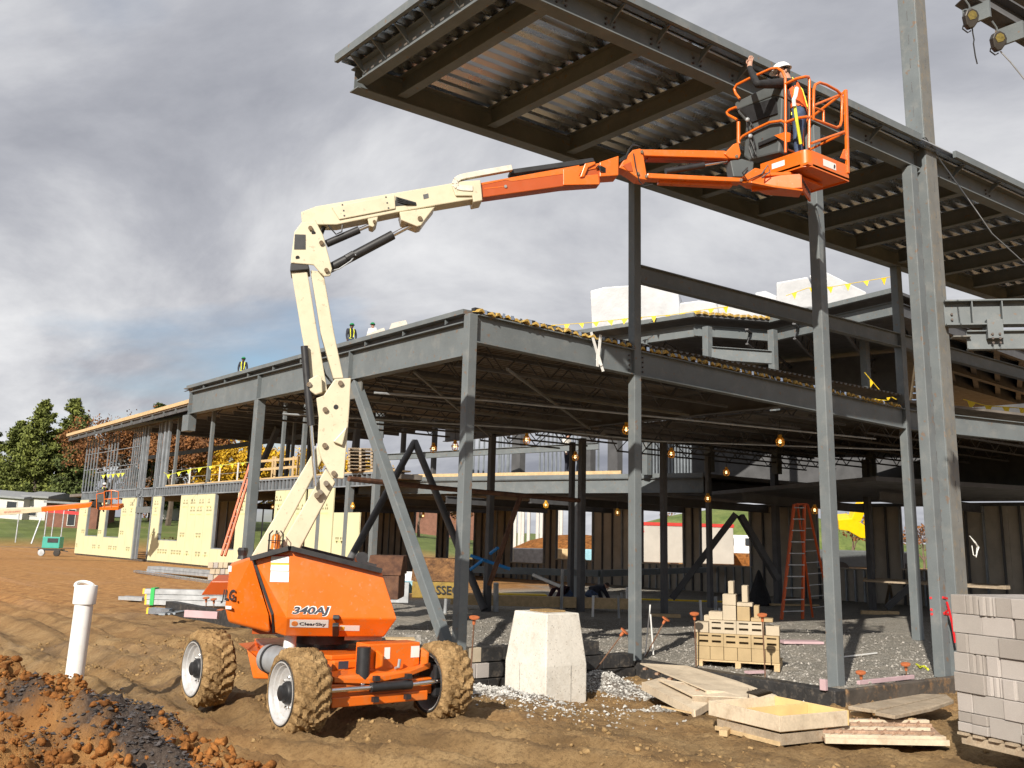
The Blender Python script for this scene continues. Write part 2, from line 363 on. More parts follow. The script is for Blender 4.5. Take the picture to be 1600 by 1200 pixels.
def gz(x, y, detail=True):
    x = np.asarray(x, float); y = np.asarray(y, float)
    z = np.zeros_like(x)
    near = np.exp(-((x+2)**2+(y+2)**2)/900.)
    pad = (sstep(3.9, 3.98, x)*sstep(-4.12, -4.05, y))
    inner = np.maximum(pad, sstep(0.02, 0.12, x)*sstep(0.02, 0.12, y))
    # yard dips towards the foundation
    dip = sstep(-1.9, 0.2, x)*(1-sstep(-0.1, 0.2, y))
    dip2 = 0.24*dip+0.10*np.exp(-(((x-2.2)/1.3)**2+((y+1.3)/1.3)**2))
    z = z-dip2*(1-inner)
    z = z+inner*0.26*sstep(4.2, 3.2, x)*np.exp(-((y-0.9)/1.0)**2)
    z = z+inner*(0.07*fbm(x*0.7+3, y*0.7, 3))
    z = z*np.clip(near*3, 0, 1)
    # wheel ruts run along the lane past the machine
    lane = (1-inner)*sstep(-1.2, -2.0, x)*np.exp(-np.clip(-y-9, 0, 50)/8)
    wob = 0.18*np.sin(y*0.7)+0.25*fbm(y*0.35, x*0.05, 2)
    for c, wd, dp in ((-2.5, .24, .09), (-4.35, .26, .10), (-5.5, .20, .11), (-6.6, .22, .12), (-7.5, .2, .09), (-8.3, .3, .12), (-10.2, .35, .12), (-3.4, .16, .07), (-1.5, .2, .06)):
        q = (x+0.45*np.minimum(y+2.5, 0)-c-wob*0.6)/wd; z = z-lane*dp*np.exp(-q*q)+lane*dp*0.75*np.exp(-((np.abs(q)-1.7)/0.55)**2)
    z = z+(1-inner)*(0.07*fbm(x*0.45+4, y*0.45+1, 3)+0.035*fbm(x*2.4, y*1.1, 3))*np.clip(near*4, 0.15, 1)
    if detail:
        z = z+(1-inner)*(0.05*fbm(x*5, y*4.2, 4, 0.68)+0.05*np.clip(fbm(x*10+40, y*8, 3, .7), 0, 1))*np.clip(near*6, 0, 1)
        z = z+inner*0.03*fbm(x*9+3, y*9, 3)*np.clip(near*4, 0, 1)
        # treads pressed across the ruts
        z = z+lane*0.0*np.sin((y+0.3*np.sin(x*5))*22)*np.exp(-((x+0.45*np.minimum(y+2.5, 0)+2.5-wob*0.6)/.22)**2)+lane*0.0*np.sin((y-0.3*np.sin(x*5))*20)*np.exp(-((x+0.45*np.minimum(y+2.5, 0)+5.5-wob*0.6)/.25)**2)
    h = heap(x, y)
    z = z+h
    if detail: z = z+np.clip(h*3, 0, 1)*(0.20*fbm(x*3.1+8, y*3.1, 4, 0.65)+0.09*fbm(x*12, y*12, 3, .7))
    # spoil of white stone against the pier and the foundation
    z = z+0.16*np.exp(-(((x+0.05)/0.55)**2+((y+1.0)/1.2)**2))*(1-inner)+0.30*np.exp(-(((x-2.3)/0.55)**2+((y+0.75)/0.6)**2))*(1-inner)
    # land rises far away to the left and behind
    d = (x+9.3)*0.25+(y+13.2)*0.97
    lft = np.clip(((y+13.2)*0.79-(x+9.3)*0.61)/np.maximum(np.hypot(x+9.3, y+13.2), 1)+0.05, 0, 1)
    z = z+sstep(78, 130, np.hypot(x, y))*(0.4+3.2*sstep(0.2, 0.5, lft))
    z = z+sstep(200, 800, np.hypot(x, y))*6
    return z
GZ = gz(GX, GY)
ny, nx = GX.shape
verts = np.stack([GX.ravel(), GY.ravel(), GZ.ravel()], 1)
idx = np.arange(nx*ny).reshape(ny, nx)
faces = np.stack([idx[:-1, :-1].ravel(), idx[:-1, 1:].ravel(), idx[1:, 1:].ravel(), idx[1:, :-1].ravel()], 1)
me = bpy.data.meshes.new('ground')
me.vertices.add(len(verts)); me.vertices.foreach_set('co', verts.astype(np.float32).ravel())
me.loops.add(faces.size); me.loops.foreach_set('vertex_index', faces.astype(np.int32).ravel())
me.polygons.add(len(faces)); me.polygons.foreach_set('loop_start', np.arange(0, faces.size, 4, dtype=np.int32)); me.polygons.foreach_set('loop_total', np.full(len(faces), 4, dtype=np.int32))
me.update(); me.validate()
me.polygons.foreach_set('use_smooth', [True]*len(me.polygons))
def attr(name, arr):
    a = me.attributes.new(name, 'FLOAT', 'POINT'); a.data.foreach_set('value', arr.astype(np.float32).ravel())
x, y = GX, GY
inner = np.maximum(sstep(3.9, 3.98, x)*sstep(-4.12, -4.05, y), sstep(0.02, 0.12, x)*sstep(0.02, 0.12, y))
gravel = inner*(x < 40)*sstep(13.6, 12.6, y-0.55*np.clip(x-4,0,40))
whiteg = np.clip(1.5*np.exp(-(((x+0.05)/0.6)**2+((y+1.05)/1.25)**2))+1.6*np.exp(-(((x-2.3)/0.65)**2+((y+0.8)/0.75)**2))+0.9*np.exp(-(((x-1.6)/1.4)**2+((y+2.75)/0.35)**2))+0.9*fbm(x*2.2, y*2.2, 4)-0.25, 0, 1)*(1-inner)
orange = np.clip(np.clip(heap(x, y)*6, 0, 1)*(0.95+0.6*fbm(x*1.8+5, y*1.8, 3))+sstep(6, 22, y)*0.9+sstep(40, 60, x)*0.9+0.45*np.clip(fbm(x*0.6, y*0.6, 3)+0.05, 0, 1)*(1-inner)+0.7*np.exp(-(((x-4.6)/1.2)**2+((y+4.6)/0.4)**2)), 0, 1)
dist = np.hypot(x, y)
lftm = ((y+13.2)*0.79-(x+9.3)*0.61)/np.maximum(np.hypot(x+9.3, y+13.2), 1)
grassm = sstep(84, 90, dist+4*fbm(x*0.1, y*0.1, 2))*sstep(0.1, 0.25, lftm)+sstep(240, 320, dist)
shale = np.clip((0.05+2.0*fbm(x*1.7+9, y*1.7, 3)), 0, 1)*np.clip(heap(x, y)*10, 0, 1)
wet = np.clip(0.3+1.6*fbm(x*0.8+20, y*0.5+3, 4), 0, 1)
for n_, a_ in (('gravel', gravel), ('whiteg', whiteg), ('orange', orange), ('grassm', np.clip(grassm, 0, 1)), ('shale', shale), ('wet', wet)): attr(n_, a_)
ground = bpy.data.objects.new('ground', me); COL.objects.link(ground); tag(ground, kind='structure')
gm = bpy.data.materials.new('ground'); gm.use_nodes = True; nt = gm.node_tree; b = nt.nodes['Principled BSDF']
geo = N('ShaderNodeNewGeometry').outputs['Position']
def gn(sc, det=4, rg=0.6):
    n = N('ShaderNodeTexNoise'); n.inputs['Scale'].default_value = sc; n.inputs['Detail'].default_value = det; n.inputs['Roughness'].default_value = rg; LK(geo, n.inputs['Vector']); return n.outputs[0]
def att(n_): a = N('ShaderNodeAttribute'); a.attribute_name = n_; return a.outputs['Fac']
def mixc(f, a, c):
    n = N('ShaderNodeMix', data_type='RGBA')
    if isinstance(f, (int, float)): n.inputs[0].default_value = f
    else: LK(f, n.inputs[0])
    for i, v in ((6, a), (7, c)):
        if isinstance(v, tuple): n.inputs[i].default_value = (*v, 1)
        else: LK(v, n.inputs[i])
    return n.outputs[2]
mud = ramp(gn(1.3, 6), [(0.32, (0.165, 0.100, 0.043)), (0.48, (0.295, 0.184, 0.080)), (0.64, (0.41, 0.270, 0.126))])
mud = mixc(ramp(gn(22, 5), [(0.36, 0.55), (0.52, 0.0)]), mud, (0.15, 0.088, 0.036))
org = ramp(gn(2.6, 5), [(0.3, (0.27, 0.125, 0.04)), (0.5, (0.43, 0.21, 0.068)), (0.7, (0.52, 0.29, 0.105))])
col = mixc(att('orange'), mud, org)
sh = ramp(gn(40, 4), [(0.4, (0.035, 0.032, 0.034)), (0.6, (0.085, 0.075, 0.07)), (0.75, (0.16, 0.14, 0.13))])
col = mixc(ramp(att('shale'), [(0.3, 0), (0.7, 0.92)]), col, sh)
vo = N('ShaderNodeTexVoronoi'); vo.inputs['Scale'].default_value = 30; LK(geo, vo.inputs['Vector'])
wg = mixc(ramp(vo.outputs['Distance'], [(0.25, 0), (0.55, 0.8)]), ramp(vo.outputs['Color'], [(0.2, (0.32, 0.30, 0.27)), (0.7, (0.66, 0.64, 0.60))]), (0.12, 0.10, 0.085))
gg = mixc(ramp(vo.outputs['Distance'], [(0.2, 0), (0.5, 0.8)]), ramp(vo.outputs['Color'], [(0.35, (0.31, 0.29, 0.26)), (0.62, (0.46, 0.435, 0.39)), (0.78, (0.64, 0.61, 0.56))]), (0.20, 0.185, 0.155))
gg = mixc(ramp(gn(1.4, 6), [(0.45, 0.0), (0.62, 0.75)]), gg, (0.36, 0.325, 0.275))
col = mixc(ramp(att('whiteg'), [(0.35, 0), (0.6, 0.95)]), col, wg)
col = mixc(att('gravel'), col, gg)
col = mixc(att('grassm'), col, ramp(gn(0.3, 5), [(0.35, (0.09, 0.12, 0.03)), (0.6, (0.15, 0.19, 0.05)), (0.75, (0.22, 0.19, 0.09))]))
LK(col, b.inputs['Base Color']); b.inputs['Specular IOR Level'].default_value = 0.35
LK(ramp(att('wet'), [(0.45, 0.95), (0.75, 0.62)]), b.inputs['Roughness'])
bn = N('ShaderNodeBump'); bn.inputs['Strength'].default_value = 0.95; bn.inputs['Distance'].default_value = 0.04
LK(MA('ADD', MA('ADD', gn(34, 5, 0.75), MA('MULTIPLY', gn(110, 3, .7), 0.45)), MA('MULTIPLY', gn(8, 4), 0.7)), bn.inputs['Height']); LK(bn.outputs[0], b.inputs['Normal'])
me.materials.append(gm)
def GZ1(x, y): return float(gz(np.array([x]), np.array([y]))[0])

# loose pieces too many to count
def rock_mesh(rs):
    ico = [(0, 0, 1), (1, 0, 0), (0, 1, 0), (-1, 0, 0), (0, -1, 0), (0, 0, -1), (.7, .7, .3), (-.7, .6, -.3), (.2, -.7, .6)]
    return ico
_t = (1+5**.5)/2
_iv = np.array([(-1, _t, 0), (1, _t, 0), (-1, -_t, 0), (1, -_t, 0), (0, -1, _t), (0, 1, _t), (0, -1, -_t), (0, 1, -_t), (_t, 0, -1), (_t, 0, 1), (-_t, 0, -1), (-_t, 0, 1)]); _iv = _iv/np.linalg.norm(_iv[0])
_if = [(0, 11, 5), (0, 5, 1), (0, 1, 7), (0, 7, 10), (0, 10, 11), (1, 5, 9), (5, 11, 4), (11, 10, 2), (10, 7, 6), (7, 1, 8), (3, 9, 4), (3, 4, 2), (3, 2, 6), (3, 6, 8), (3, 8, 9), (4, 9, 5), (2, 4, 11), (6, 2, 10), (8, 6, 7), (9, 8, 1)]
def _subdiv(v, f):
    v = [tuple(p) for p in v]; c = {}; o = []
    def mid(a, b_):
        k = (min(a, b_), max(a, b_))
        if k not in c: q = np.array(v[a])+np.array(v[b_]); q = q/np.linalg.norm(q); c[k] = len(v); v.append(tuple(q))
        return c[k]
    for a, b_, d in f: x_, y_, z_ = mid(a, b_), mid(b_, d), mid(d, a); o += [(a, x_, z_), (b_, y_, x_), (d, z_, y_), (x_, y_, z_)]
    return np.array(v), o
_sv, _sf = _subdiv(_iv, _if)
def lumps(name, pts, size, material, label, sink=0.35, pw=2.2):
    n = len(pts); s = size[0]*(size[1]/size[0])**(rng.random(n)**pw); nv = len(_sv)
    k = 12; var = 24; shp = []
    for q in range(var):   # a family of lumpy shapes
        d = rng.normal(0, 1, (7, 3)); d /= np.linalg.norm(d, axis=1)[:, None]; a = rng.uniform(-.28, .34, 7); r = 1+sum(a[i]*np.clip(_sv @ d[i], 0, 1)**3 for i in range(7))+rng.normal(0, .13, nv)
        for i in range(5): e_ = rng.normal(0, 1, 3); e_ /= np.linalg.norm(e_); h_ = rng.uniform(.5, .8); dt = _sv @ e_; r = np.where(dt*r > h_, h_/np.maximum(dt, .2), r)
        shp.append(_sv*r[:, None]*rng.uniform(.7, 1.2, 3)*np.array([1, 1, .8]))
    shp = np.array(shp)[rng.integers(0, var, n)]; a = rng.random(n)*6.283; ca, sa = np.cos(a)[:, None], np.sin(a)[:, None]
    P = np.stack([shp[..., 0]*ca-shp[..., 1]*sa, shp[..., 0]*sa+shp[..., 1]*ca, shp[..., 2]], -1)*s[:, None, None]
    P += np.stack([pts[:, 0], pts[:, 1], gz(pts[:, 0], pts[:, 1])+s*(.6-sink)], 1)[:, None, :]
    f = (np.array(_sf)[None]+(np.arange(n)*nv)[:, None, None]).reshape(-1, 3)
    m_ = bpy.data.meshes.new(name); m_.vertices.add(n*nv); m_.vertices.foreach_set('co', P.astype(np.float32).ravel()); m_.loops.add(f.size); m_.loops.foreach_set('vertex_index', f.astype(np.int32).ravel()); m_.polygons.add(len(f)); m_.polygons.foreach_set('loop_start', np.arange(0, f.size, 3, dtype=np.int32)); m_.polygons.foreach_set('loop_total', np.full(len(f), 3, dtype=np.int32)); m_.update()
    m_.materials.append(M[material]); o = bpy.data.objects.new(name, m_); COL.objects.link(o); return tag(o, label, kind='stuff')
def scatter(name, pts, size, material, label, jag=0.45, flat=0.75, sink=0.2):
    base = np.array([(0, 0, 1), (1, 0, 0), (0.3, .95, 0), (-.8, .58, 0), (-.8, -.58, 0), (.3, -.95, 0), (0, 0, -1)], float)
    tri = [(0, 1, 2), (0, 2, 3), (0, 3, 4), (0, 4, 5), (0, 5, 1), (6, 2, 1), (6, 3, 2), (6, 4, 3), (6, 5, 4), (6, 1, 5)]
    n = len(pts); s = size[0]*(size[1]/size[0])**(rng.random(n)**1.6)
    v = base[None]*(1+jag*(rng.random((n, 7, 3))-0.5)*2)
    a = rng.random(n)*6.283; ca, sa = np.cos(a), np.sin(a)
    vx = v[..., 0]*ca[:, None]-v[..., 1]*sa[:, None]; vy = v[..., 0]*sa[:, None]+v[..., 1]*ca[:, None]
    tl = (rng.random(n)-0.5)*0.9
    vz = v[..., 2]*flat+vx*tl[:, None]
    P = np.stack([vx, vy, vz], -1)*s[:, None, None]
    z = gz(pts[:, 0], pts[:, 1])
    P += np.stack([pts[:, 0], pts[:, 1], z+s*flat*(0.5-sink)], 1)[:, None, :]
    f = (np.array(tri)[None]+(np.arange(n)*7)[:, None, None]).reshape(-1, 3)
    m_ = bpy.data.meshes.new(name); m_.from_pydata(P.reshape(-1, 3).tolist(), [], f.tolist()); m_.materials.append(M[material])
    o = bpy.data.objects.new(name, m_); COL.objects.link(o); return tag(o, label, kind='stuff')
def pick(n, x0, x1, y0, y1, fn):
    out = []
    k = 0
    while len(out) < n and k < 60:
        p = np.stack([rng.uniform(x0, x1, n*3), rng.uniform(y0, y1, n*3)], 1)
        out += list(p[rng.random(n*3) < fn(p[:, 0], p[:, 1])]); k += 1
    return np.array(out[:n])
hm = lambda x, y: np.clip(heap(x, y)*5, 0, 1)
tag(lumps('soil_clods', pick(13000, -9.3, -4.9, -8, 0, lambda x, y: hm(x, y)*np.clip(0.85-1.6*fbm(x*1.7+9, y*1.7, 3), 0.15, 1)), (0.006, 0.05), 'clod', 'orange clods of the soil heap in the left foreground'), cat='soil')
tag(scatter('shale_chips', pick(6500, -9, -4.4, -8, 0, lambda x, y: np.clip((0.0+2.4*fbm(x*1.7+9, y*1.7, 3)), 0, 1)*np.clip(heap(x, y)*10, 0, 1)), (0.008, 0.03), 'shale', 'dark shale chips strewn over the soil heap', flat=0.5), cat='shale')
tag(lumps('mud_lumps', pick(9000, -9, 4.5, -8.6, 7, lambda x, y: (heap(x, y) < 0.02)*(1-np.maximum(sstep(3.7, 3.8, x)*sstep(-4.3, -4.2, y), sstep(-0.2, 0, x)*sstep(-.2, 0, y)))*np.clip(0.15+1.4*fbm(x*0.9, y*0.9, 3), 0, 1)), (0.005, 0.042), 'mudlump', 'small lumps of brown mud lying on the lane', .5, 3.0), cat='mud')
tag(scatter('white_gravel', pick(4800, -1.6, 4.2, -3.9, 0.1, lambda x, y: np.clip(1.3*np.exp(-(((x+0.05)/0.6)**2+((y+1.05)/1.25)**2))+1.4*np.exp(-(((x-2.3)/0.65)**2+((y+0.8)/0.75)**2))+0.6*np.exp(-(((x-1.6)/1.4)**2+((y+2.75)/0.35)**2))+0.6*fbm(x*2.2, y*2.2, 3)-0.2, 0.01, 1)), (0.010, 0.032), 'stone_white', 'white crushed stone banked around the concrete pier and foundation'), cat='gravel')
tag(scatter('grey_gravel', pick(6500, 0.2, 14, -4, 8, lambda x, y: np.maximum((x > 4.1)*(y > -4)*1.0, (x > 0.2)*(y > 0.2)*1.0)*np.exp(-(x+y)/12)), (0.010, 0.032), 'stone_grey', 'grey gravel bed inside the foundation'), cat='gravel')

# ================================================================ foundation
fw = thing('foundation_wall', 'black coated block foundation wall running from corner column to second column', 'wall', (0, 0.2, 0))
# left run under the long beam (x = 0)
MB().bx(-0.14, 0.10, 0.12, 12.4, -0.5, 0.30).build('wall_run', 'tar', fw)
random.seed(3)
def course(z0, z1, xs, y0, y1, mats):
    for (a, c), m_ in zip(zip(xs[:-1], xs[1:]), mats):
        MB().bx(a+0.006, c-0.006, y0+random.uniform(-.006, .006), y1, z0+0.004, z1-0.004).build('block', m_, fw, bevel=0.006)
course(0.14, 0.36, [0.12, 0.42, 0.85, 1.25, 1.66, 2.06, 2.46, 2.9], -0.02, 0.20, ['paleblock', 'tar', 'tar', 'tar', 'tar', 'tar', 'tar'])
course(-0.09, 0.13, [0.12, 0.30, 0.55, 0.95, 1.35, 1.75, 2.15, 2.55, 2.95, 3.35, 3.68], -0.06, 0.20, ['block_b', 'block_b', 'tar', 'tar', 'tar', 'tar', 'tar', 'tar', 'tar', 'tar'])
course(-0.32, -0.10, [0.12, 0.5, 0.9, 1.3, 1.7, 2.1, 2.5, 2.9, 3.3, 3.68], -0.10, 0.20, ['tar']*9)
kb = thing('kerb_wall', 'dark mud stained concrete kerb around the gravel pad under the canopy', 'wall', (4, -4, 0))
MB().bx(3.70, 3.96, -4.10, 0.22, -0.55, 0.02).build('kerb_run', 'tar', kb, bevel=0.02)
MB().bx(3.965, 16, -4.12, -3.98, -0.55, 0.02).build('kerb_run', 'kerb', kb, bevel=0.02)

# ================================================================ steel helpers
def hss(name, x, y, z0, z1, w, parent, material='steel', w2=None):
    w2 = w2 or w
    return MB().bx(x-w/2, x+w/2, y-w2/2, y+w2/2, z0, z1).build(name, material, parent, bevel=0.012)
def ib(name, a, c, h, bf, parent, material='steel', tf=0.02, tw=0.012): return MB().ibeam(a, c, h, bf, tf, tw).build(name, material, parent)
def bolts(pts, axis, parent, r=0.016, material='bolt'):
    m = MB()
    for p in pts: m.tube([Vector(p), Vector(p)+Vector(axis)*0.025], r, 6)
    return m.build('bolt_group', material, parent)

# ================================================================ low roof over the front bay
lr = thing('low_roof_frame', 'grey steel frame of the low roof with long beams meeting at the corner column', 'steel frame', (0, 0, 0))
hss('column', 0, 0, -0.35, 5.60, 0.17, lr)                                         # corner column
bolts([(0.09, -0.03+0.05*0, z) for z in (5.2, 5.28, 5.36, 5.44)], (1, 0, 0), lr)
# long beam on the left face
ib('beam', (0, 0.10, 5.19), (0, 12.35, 5.22), 0.58, 0.20, lr)
for y_ in (3.9, 8.1, 12.3):
    MB().bx(-0.10, 0.10, y_-0.012, y_+0.012, 4.935, 5.475).build('stiffener', 'steel', lr)
MB().bx(-0.13, 0.10, 0.05, 12.5, 5.60, 5.68).build('edge_plate', 'steel', lr)
for i in range(9):
    y_ = 0.6+i*1.35
    MB().prism([(-0.10, y_, 5.50), (-0.10, y_, 5.60), (0.02, y_, 5.60)], (0, 0.02, 0)).build('edge_bracket', 'steel', lr)
MB().bx(0.0, 0.02, 0.1, 12.4, 5.49, 5.60).build('gap_strip', 'steel_dark', lr)  # dark strip filling the gap under the edge plate
MB().bx(-0.11, 0.11, 12.20, 12.62, 4.50, 4.92).build('hanger_stub', 'steel', lr, bevel=0.01)
hss('column', 0.0, 8.1, -0.3, 4.92, 0.20, lr)
q_ = on_x(398, 700, 4.0); hss('column', q_.x, q_.y, -0.3, 5.0, 0.2, lr, 'steel')
# brace from the long beam to the foot of the corner column
MB().bar((0, 3.75, 4.86), (0.02, 0.16, 0.12), 0.17, 0.17).build('brace', 'steel', lr, bevel=0.012)
MB().bx(-0.015, 0.015, 3.5, 4.05, 4.55, 4.93).build('gusset', 'steel_rust', lr)
# front beams (y = 0)
for a, c, zb0, zb1 in ((0.09, 3.69, 5.13, 5.03), (3.85, 12.74, 5.02, 4.82)):
    ib('beam', (a, 0, zb0+0.24), (c, 0, zb1+0.24), 0.48, 0.18, lr)
bolts([(3.60, -0.02, 5.12+i*0.09) for i in range(4)], (0, -1, 0), lr); bolts([(3.95, -0.02, 5.12+i*0.09) for i in range(4)], (0, -1, 0), lr)
# roof beyond the bend
ib('beam', (12.92, 0.0, 5.06), (24, -3.2, 4.85), 0.48, 0.18, lr)
# corrugated deck
def deck(name, x0, x1, y0, y1, z, parent, along='Y', pitch=0.2, h=0.045, material='deck_under', z1=None):
    m = MB(); prof = [(0, 0), (0.35, 0), (0.5, 1), (0.85, 1)]; vs = []; u = []
    L = (x1-x0) if along == 'Y' else (y1-y0)
    k = int(L/pitch)
    for i in range(k):
        for t, hh in prof: u.append(((i+t)*pitch, hh*h))
    u.append((k*pitch, 0))
    for (t, hh) in u:
        if along == 'Y': vs += [(x0+t, y0, z+hh), (x0+t, y1, (z1 if z1 is not None else z)+hh)]
        else: vs += [(x0, y0+t, z+hh), (x1, y0+t, (z1 if z1 is not None else z)+hh)]
    m.add(vs, [(2*i, 2*i+2, 2*i+3, 2*i+1) for i in range(len(u)-1)])
    return m.build(name, material, parent)
deck('roof_deck', 0.05, 12.8, -0.02, 13.2, 5.62, lr, 'Y', 0.17, 0.04)
MB().bx(0.05, 12.85, 0.12, 13.2, 5.68, 5.70).build('roof_board', 'deck_under', lr)
# the same roof goes on beyond the bend
m = MB(); m.prism([(12.87, 0.1, 5.50), (26, -3.6, 5.30), (30, 2, 5.35), (24, 11, 5.45), (18.5, 11.6, 5.5), (15.5, 13.0, 5.55), (12.87, 13.2, 5.6)], (0, 0, .06)); m.build('roof_board', 'deck_under', lr)
# open-web joists along x
def joist(x0, x1, y_, zt, dep, parent, step=0.55, material='steel_dark'):
    m = MB(); zb = zt-dep
    m.bar((x0, y_, zt-0.03), (x1, y_, zt-0.03), 0.10, 0.06); m.bar((x0+0.5, y_, zb+0.025), (x1-0.5, y_, zb+0.025), 0.08, 0.045)
    k = int((x1-x0-1)/step); up = False; p = (x0+0.15, y_, zt-0.05)
    for i in range(k+1):
        q = (x0+0.5+i*step, y_, zb+0.03 if not up else zt-0.05); m.bar(p, q, 0.022, 0.022); p = q; up = not up
    m.bar(p, (x1-0.15, y_, zt-0.05), 0.022, 0.022)
    return m.build('joist', material, parent)
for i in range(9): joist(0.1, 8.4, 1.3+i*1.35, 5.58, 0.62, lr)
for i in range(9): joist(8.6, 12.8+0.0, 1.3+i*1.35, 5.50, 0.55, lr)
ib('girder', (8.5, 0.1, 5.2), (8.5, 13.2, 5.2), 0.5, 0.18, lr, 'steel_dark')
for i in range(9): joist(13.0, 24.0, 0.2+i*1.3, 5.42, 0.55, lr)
for p0, p1 in (((0.2, 2.0, 4.9), (8.3, 10.5, 4.9)), ((1.0, 0.3, 4.85), (8.3, 6.2, 4.85))): MB().bar(p0, p1, 0.04, 0.04).build('bridging', 'steel_rust', lr)
for y_ in (2.7, 6.2, 9.5): MB().bar((0.2, y_, 4.93), (0.2+8, y_, 4.93), 0.05, 0.05).build('bridging', 'steel_rust', lr)
MB().tube([(0.1, 3.2, 4.62), (2.2, 2.4, 4.62), (6.0, 1.6, 4.6), (12.5, 0.6, 4.6)], 0.022, 6).build('conduit', 'galv_dull', lr)
MB().tube([(0.15, 7.2, 4.55), (5.2, 5.2, 4.55), (9.0, 4.5, 4.5), (14.5, 1.0, 4.5)], 0.022, 6).build('conduit', 'galv_dull', lr)
# flute closures along the open deck edge
fl = MB().add([(-.075, 0, 0.0), (-.05, 0, .045), (0, 0, .075), (.05, 0, .045), (.075, 0, 0), (.04, 0, 0.012), (0, 0, .03), (-.04, 0, .012)]+[(-.075, .16, 0.0), (-.05, .16, .045), (0, .16, .075), (.05, .16, .045), (.075, .16, 0), (.04, .16, 0.012), (0, .16, .03), (-.04, .16, .012)],
     [(0, 1, 2, 6, 7), (2, 3, 4, 5, 6)]+[(i, i+8, (i+1) % 8+8, (i+1) % 8) for i in range(8)])
def edge_z(x): return 5.615-0.026*x
first = None; wf = None; df = None
for i in range(66):
    x_ = 0.12+i*0.19
    if abs(x_-3.77) < 0.1: continue
    if first is None:
        first = fl.build('flute_closure', 'flute', lr); wf = MB().add([(-.035, 0, 0), (.035, 0, 0), (.03, .02, .07), (-.03, .02, .07)], [(0, 1, 2, 3)]).build('flute_tab', 'galv', lr)
        df = MB().box((0, .06, .075), (.15, .1, .05)).build('flute_void', 'black', lr); fo, wo_, do_ = first, wf, df  # black block stands for the shade inside each open flute
    else:
        fo = first.copy(); wo_ = wf.copy(); COL.objects.link(fo); COL.objects.link(wo_); do_ = df.copy(); COL.objects.link(do_)
    fo.location = (x_+random.uniform(-.02, .02), -0.10+random.uniform(-.05, .02), edge_z(x_)+random.uniform(-.01, .02)); fo.rotation_euler = (random.uniform(-.25, .2), random.uniform(-.2, .2), random.uniform(-.2, .2))
    wo_.location = (x_+0.095, -0.11, edge_z(x_)+random.uniform(-.01, .02)); wo_.rotation_euler = (random.uniform(-.3, .3), 0, random.uniform(-.4, .4))
    do_.location = (x_, -0.05, edge_z(x_)); do_.scale = (1, 1, random.uniform(.7, 1.1))
# white sling tied round the front beam
sg = MB()
for a, c in (((2.55, -0.13, 5.66), (2.72, -0.12, 5.28)), ((2.78, -0.13, 5.64), (2.74, -0.12, 5.25)), ((2.72, -0.12, 5.28), (2.70, -0.14, 5.05)), ((2.74, -0.12, 5.25), (2.84, -0.14, 4.98)), ((2.70, -0.12, 5.20), (2.79, -0.15, 5.08))): sg.bar(a, c, 0.055, 0.012, (0, 1, 0))
tag(sg.build('sling', 'rope_white', loc=(2.7, -0.12, 5.0)), 'white webbing sling knotted and hanging over the front roof beam', 'sling')
# braced frame deeper inside (inverted V of pipes)
ap = on_z(648, 690, 4.95)
for q in (on_z(757, 953, 0.05), on_z(505, 950, 0.05)): MB().tube([ap, q], 0.11, 12).build('pipe_brace', 'steel_dark', lr, smooth=True)
# inner columns
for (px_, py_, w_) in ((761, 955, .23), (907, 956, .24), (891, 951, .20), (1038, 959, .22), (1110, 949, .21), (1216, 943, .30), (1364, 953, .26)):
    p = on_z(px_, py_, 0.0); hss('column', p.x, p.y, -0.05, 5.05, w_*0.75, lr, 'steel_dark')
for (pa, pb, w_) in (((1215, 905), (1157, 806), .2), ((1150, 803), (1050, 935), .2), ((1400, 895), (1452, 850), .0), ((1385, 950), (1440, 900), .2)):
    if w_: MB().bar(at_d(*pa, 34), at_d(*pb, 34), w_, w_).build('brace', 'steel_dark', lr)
p0, p1 = on_z(560, 751, 3.6), on_z(830, 778, 3.6)
MB().tube([at_d(545, 748, 22), at_d(690, 763, 24), at_d(905, 782, 27)], 0.06, 8).build('drain_pipe', 'rust', lr, smooth=True)
MB().tube([at_d(813, 776, 25.6), at_d(764, 915, 25.0)], 0.065, 8).build('drop_pipe', 'rust', lr, smooth=True)

# ================================================================ canopy (high roof)
cp = thing('canopy_frame', 'high steel canopy with open corrugated deck and cross beams, cantilevered over the lift', 'steel frame', (3.77, 0, 0))
XL, XR = -2.42, 34.0
ZB = 8.84
ib('beam', (XL, 0, ZB+0.20), (XR, 0, ZB+0.20), 0.40, 0.26, cp)                      # far long beam
ib('beam', (XL, -3.80, ZB+0.25), (7.30, -3.80, ZB+0.25), 0.38, 0.24, cp)            # near long beam
ib('beam', (7.72, -3.80, ZB+0.25), (XR, -3.80, ZB+0.25), 0.38, 0.24, cp)
ib('beam', (XL+0.06, -3.66, ZB+0.24), (XL+0.06, -0.15, ZB+0.24), 0.34, 0.2, cp)     # end beam
# white blocks stand for light through the slots along the end beam
m = MB()
for i in range(14): m.bx(XL+0.045, XL+0.05, -3.4+i*0.24, -3.31+i*0.24, ZB+0.22, ZB+0.25)
m.build('slot_row', 'white', cp)
k = 0; xb = -1.62
while xb < XR-1:
    ib('cross_beam', (xb, -3.67, ZB+0.24), (xb, -0.14, ZB+0.24), 0.34, 0.17, cp, 'steel'); xb += 1.80; k += 1
# deck ribs run along x
deck('roof_deck', XL-0.2, XR, -4.10, 0.12, ZB+0.445, cp, 'X', 0.28, 0.075, 'galv')
MB().bx(XL-0.2, XR, -4.10, 0.12, ZB+0.53, ZB+0.55).build('roof_top', 'galv_dull', cp)
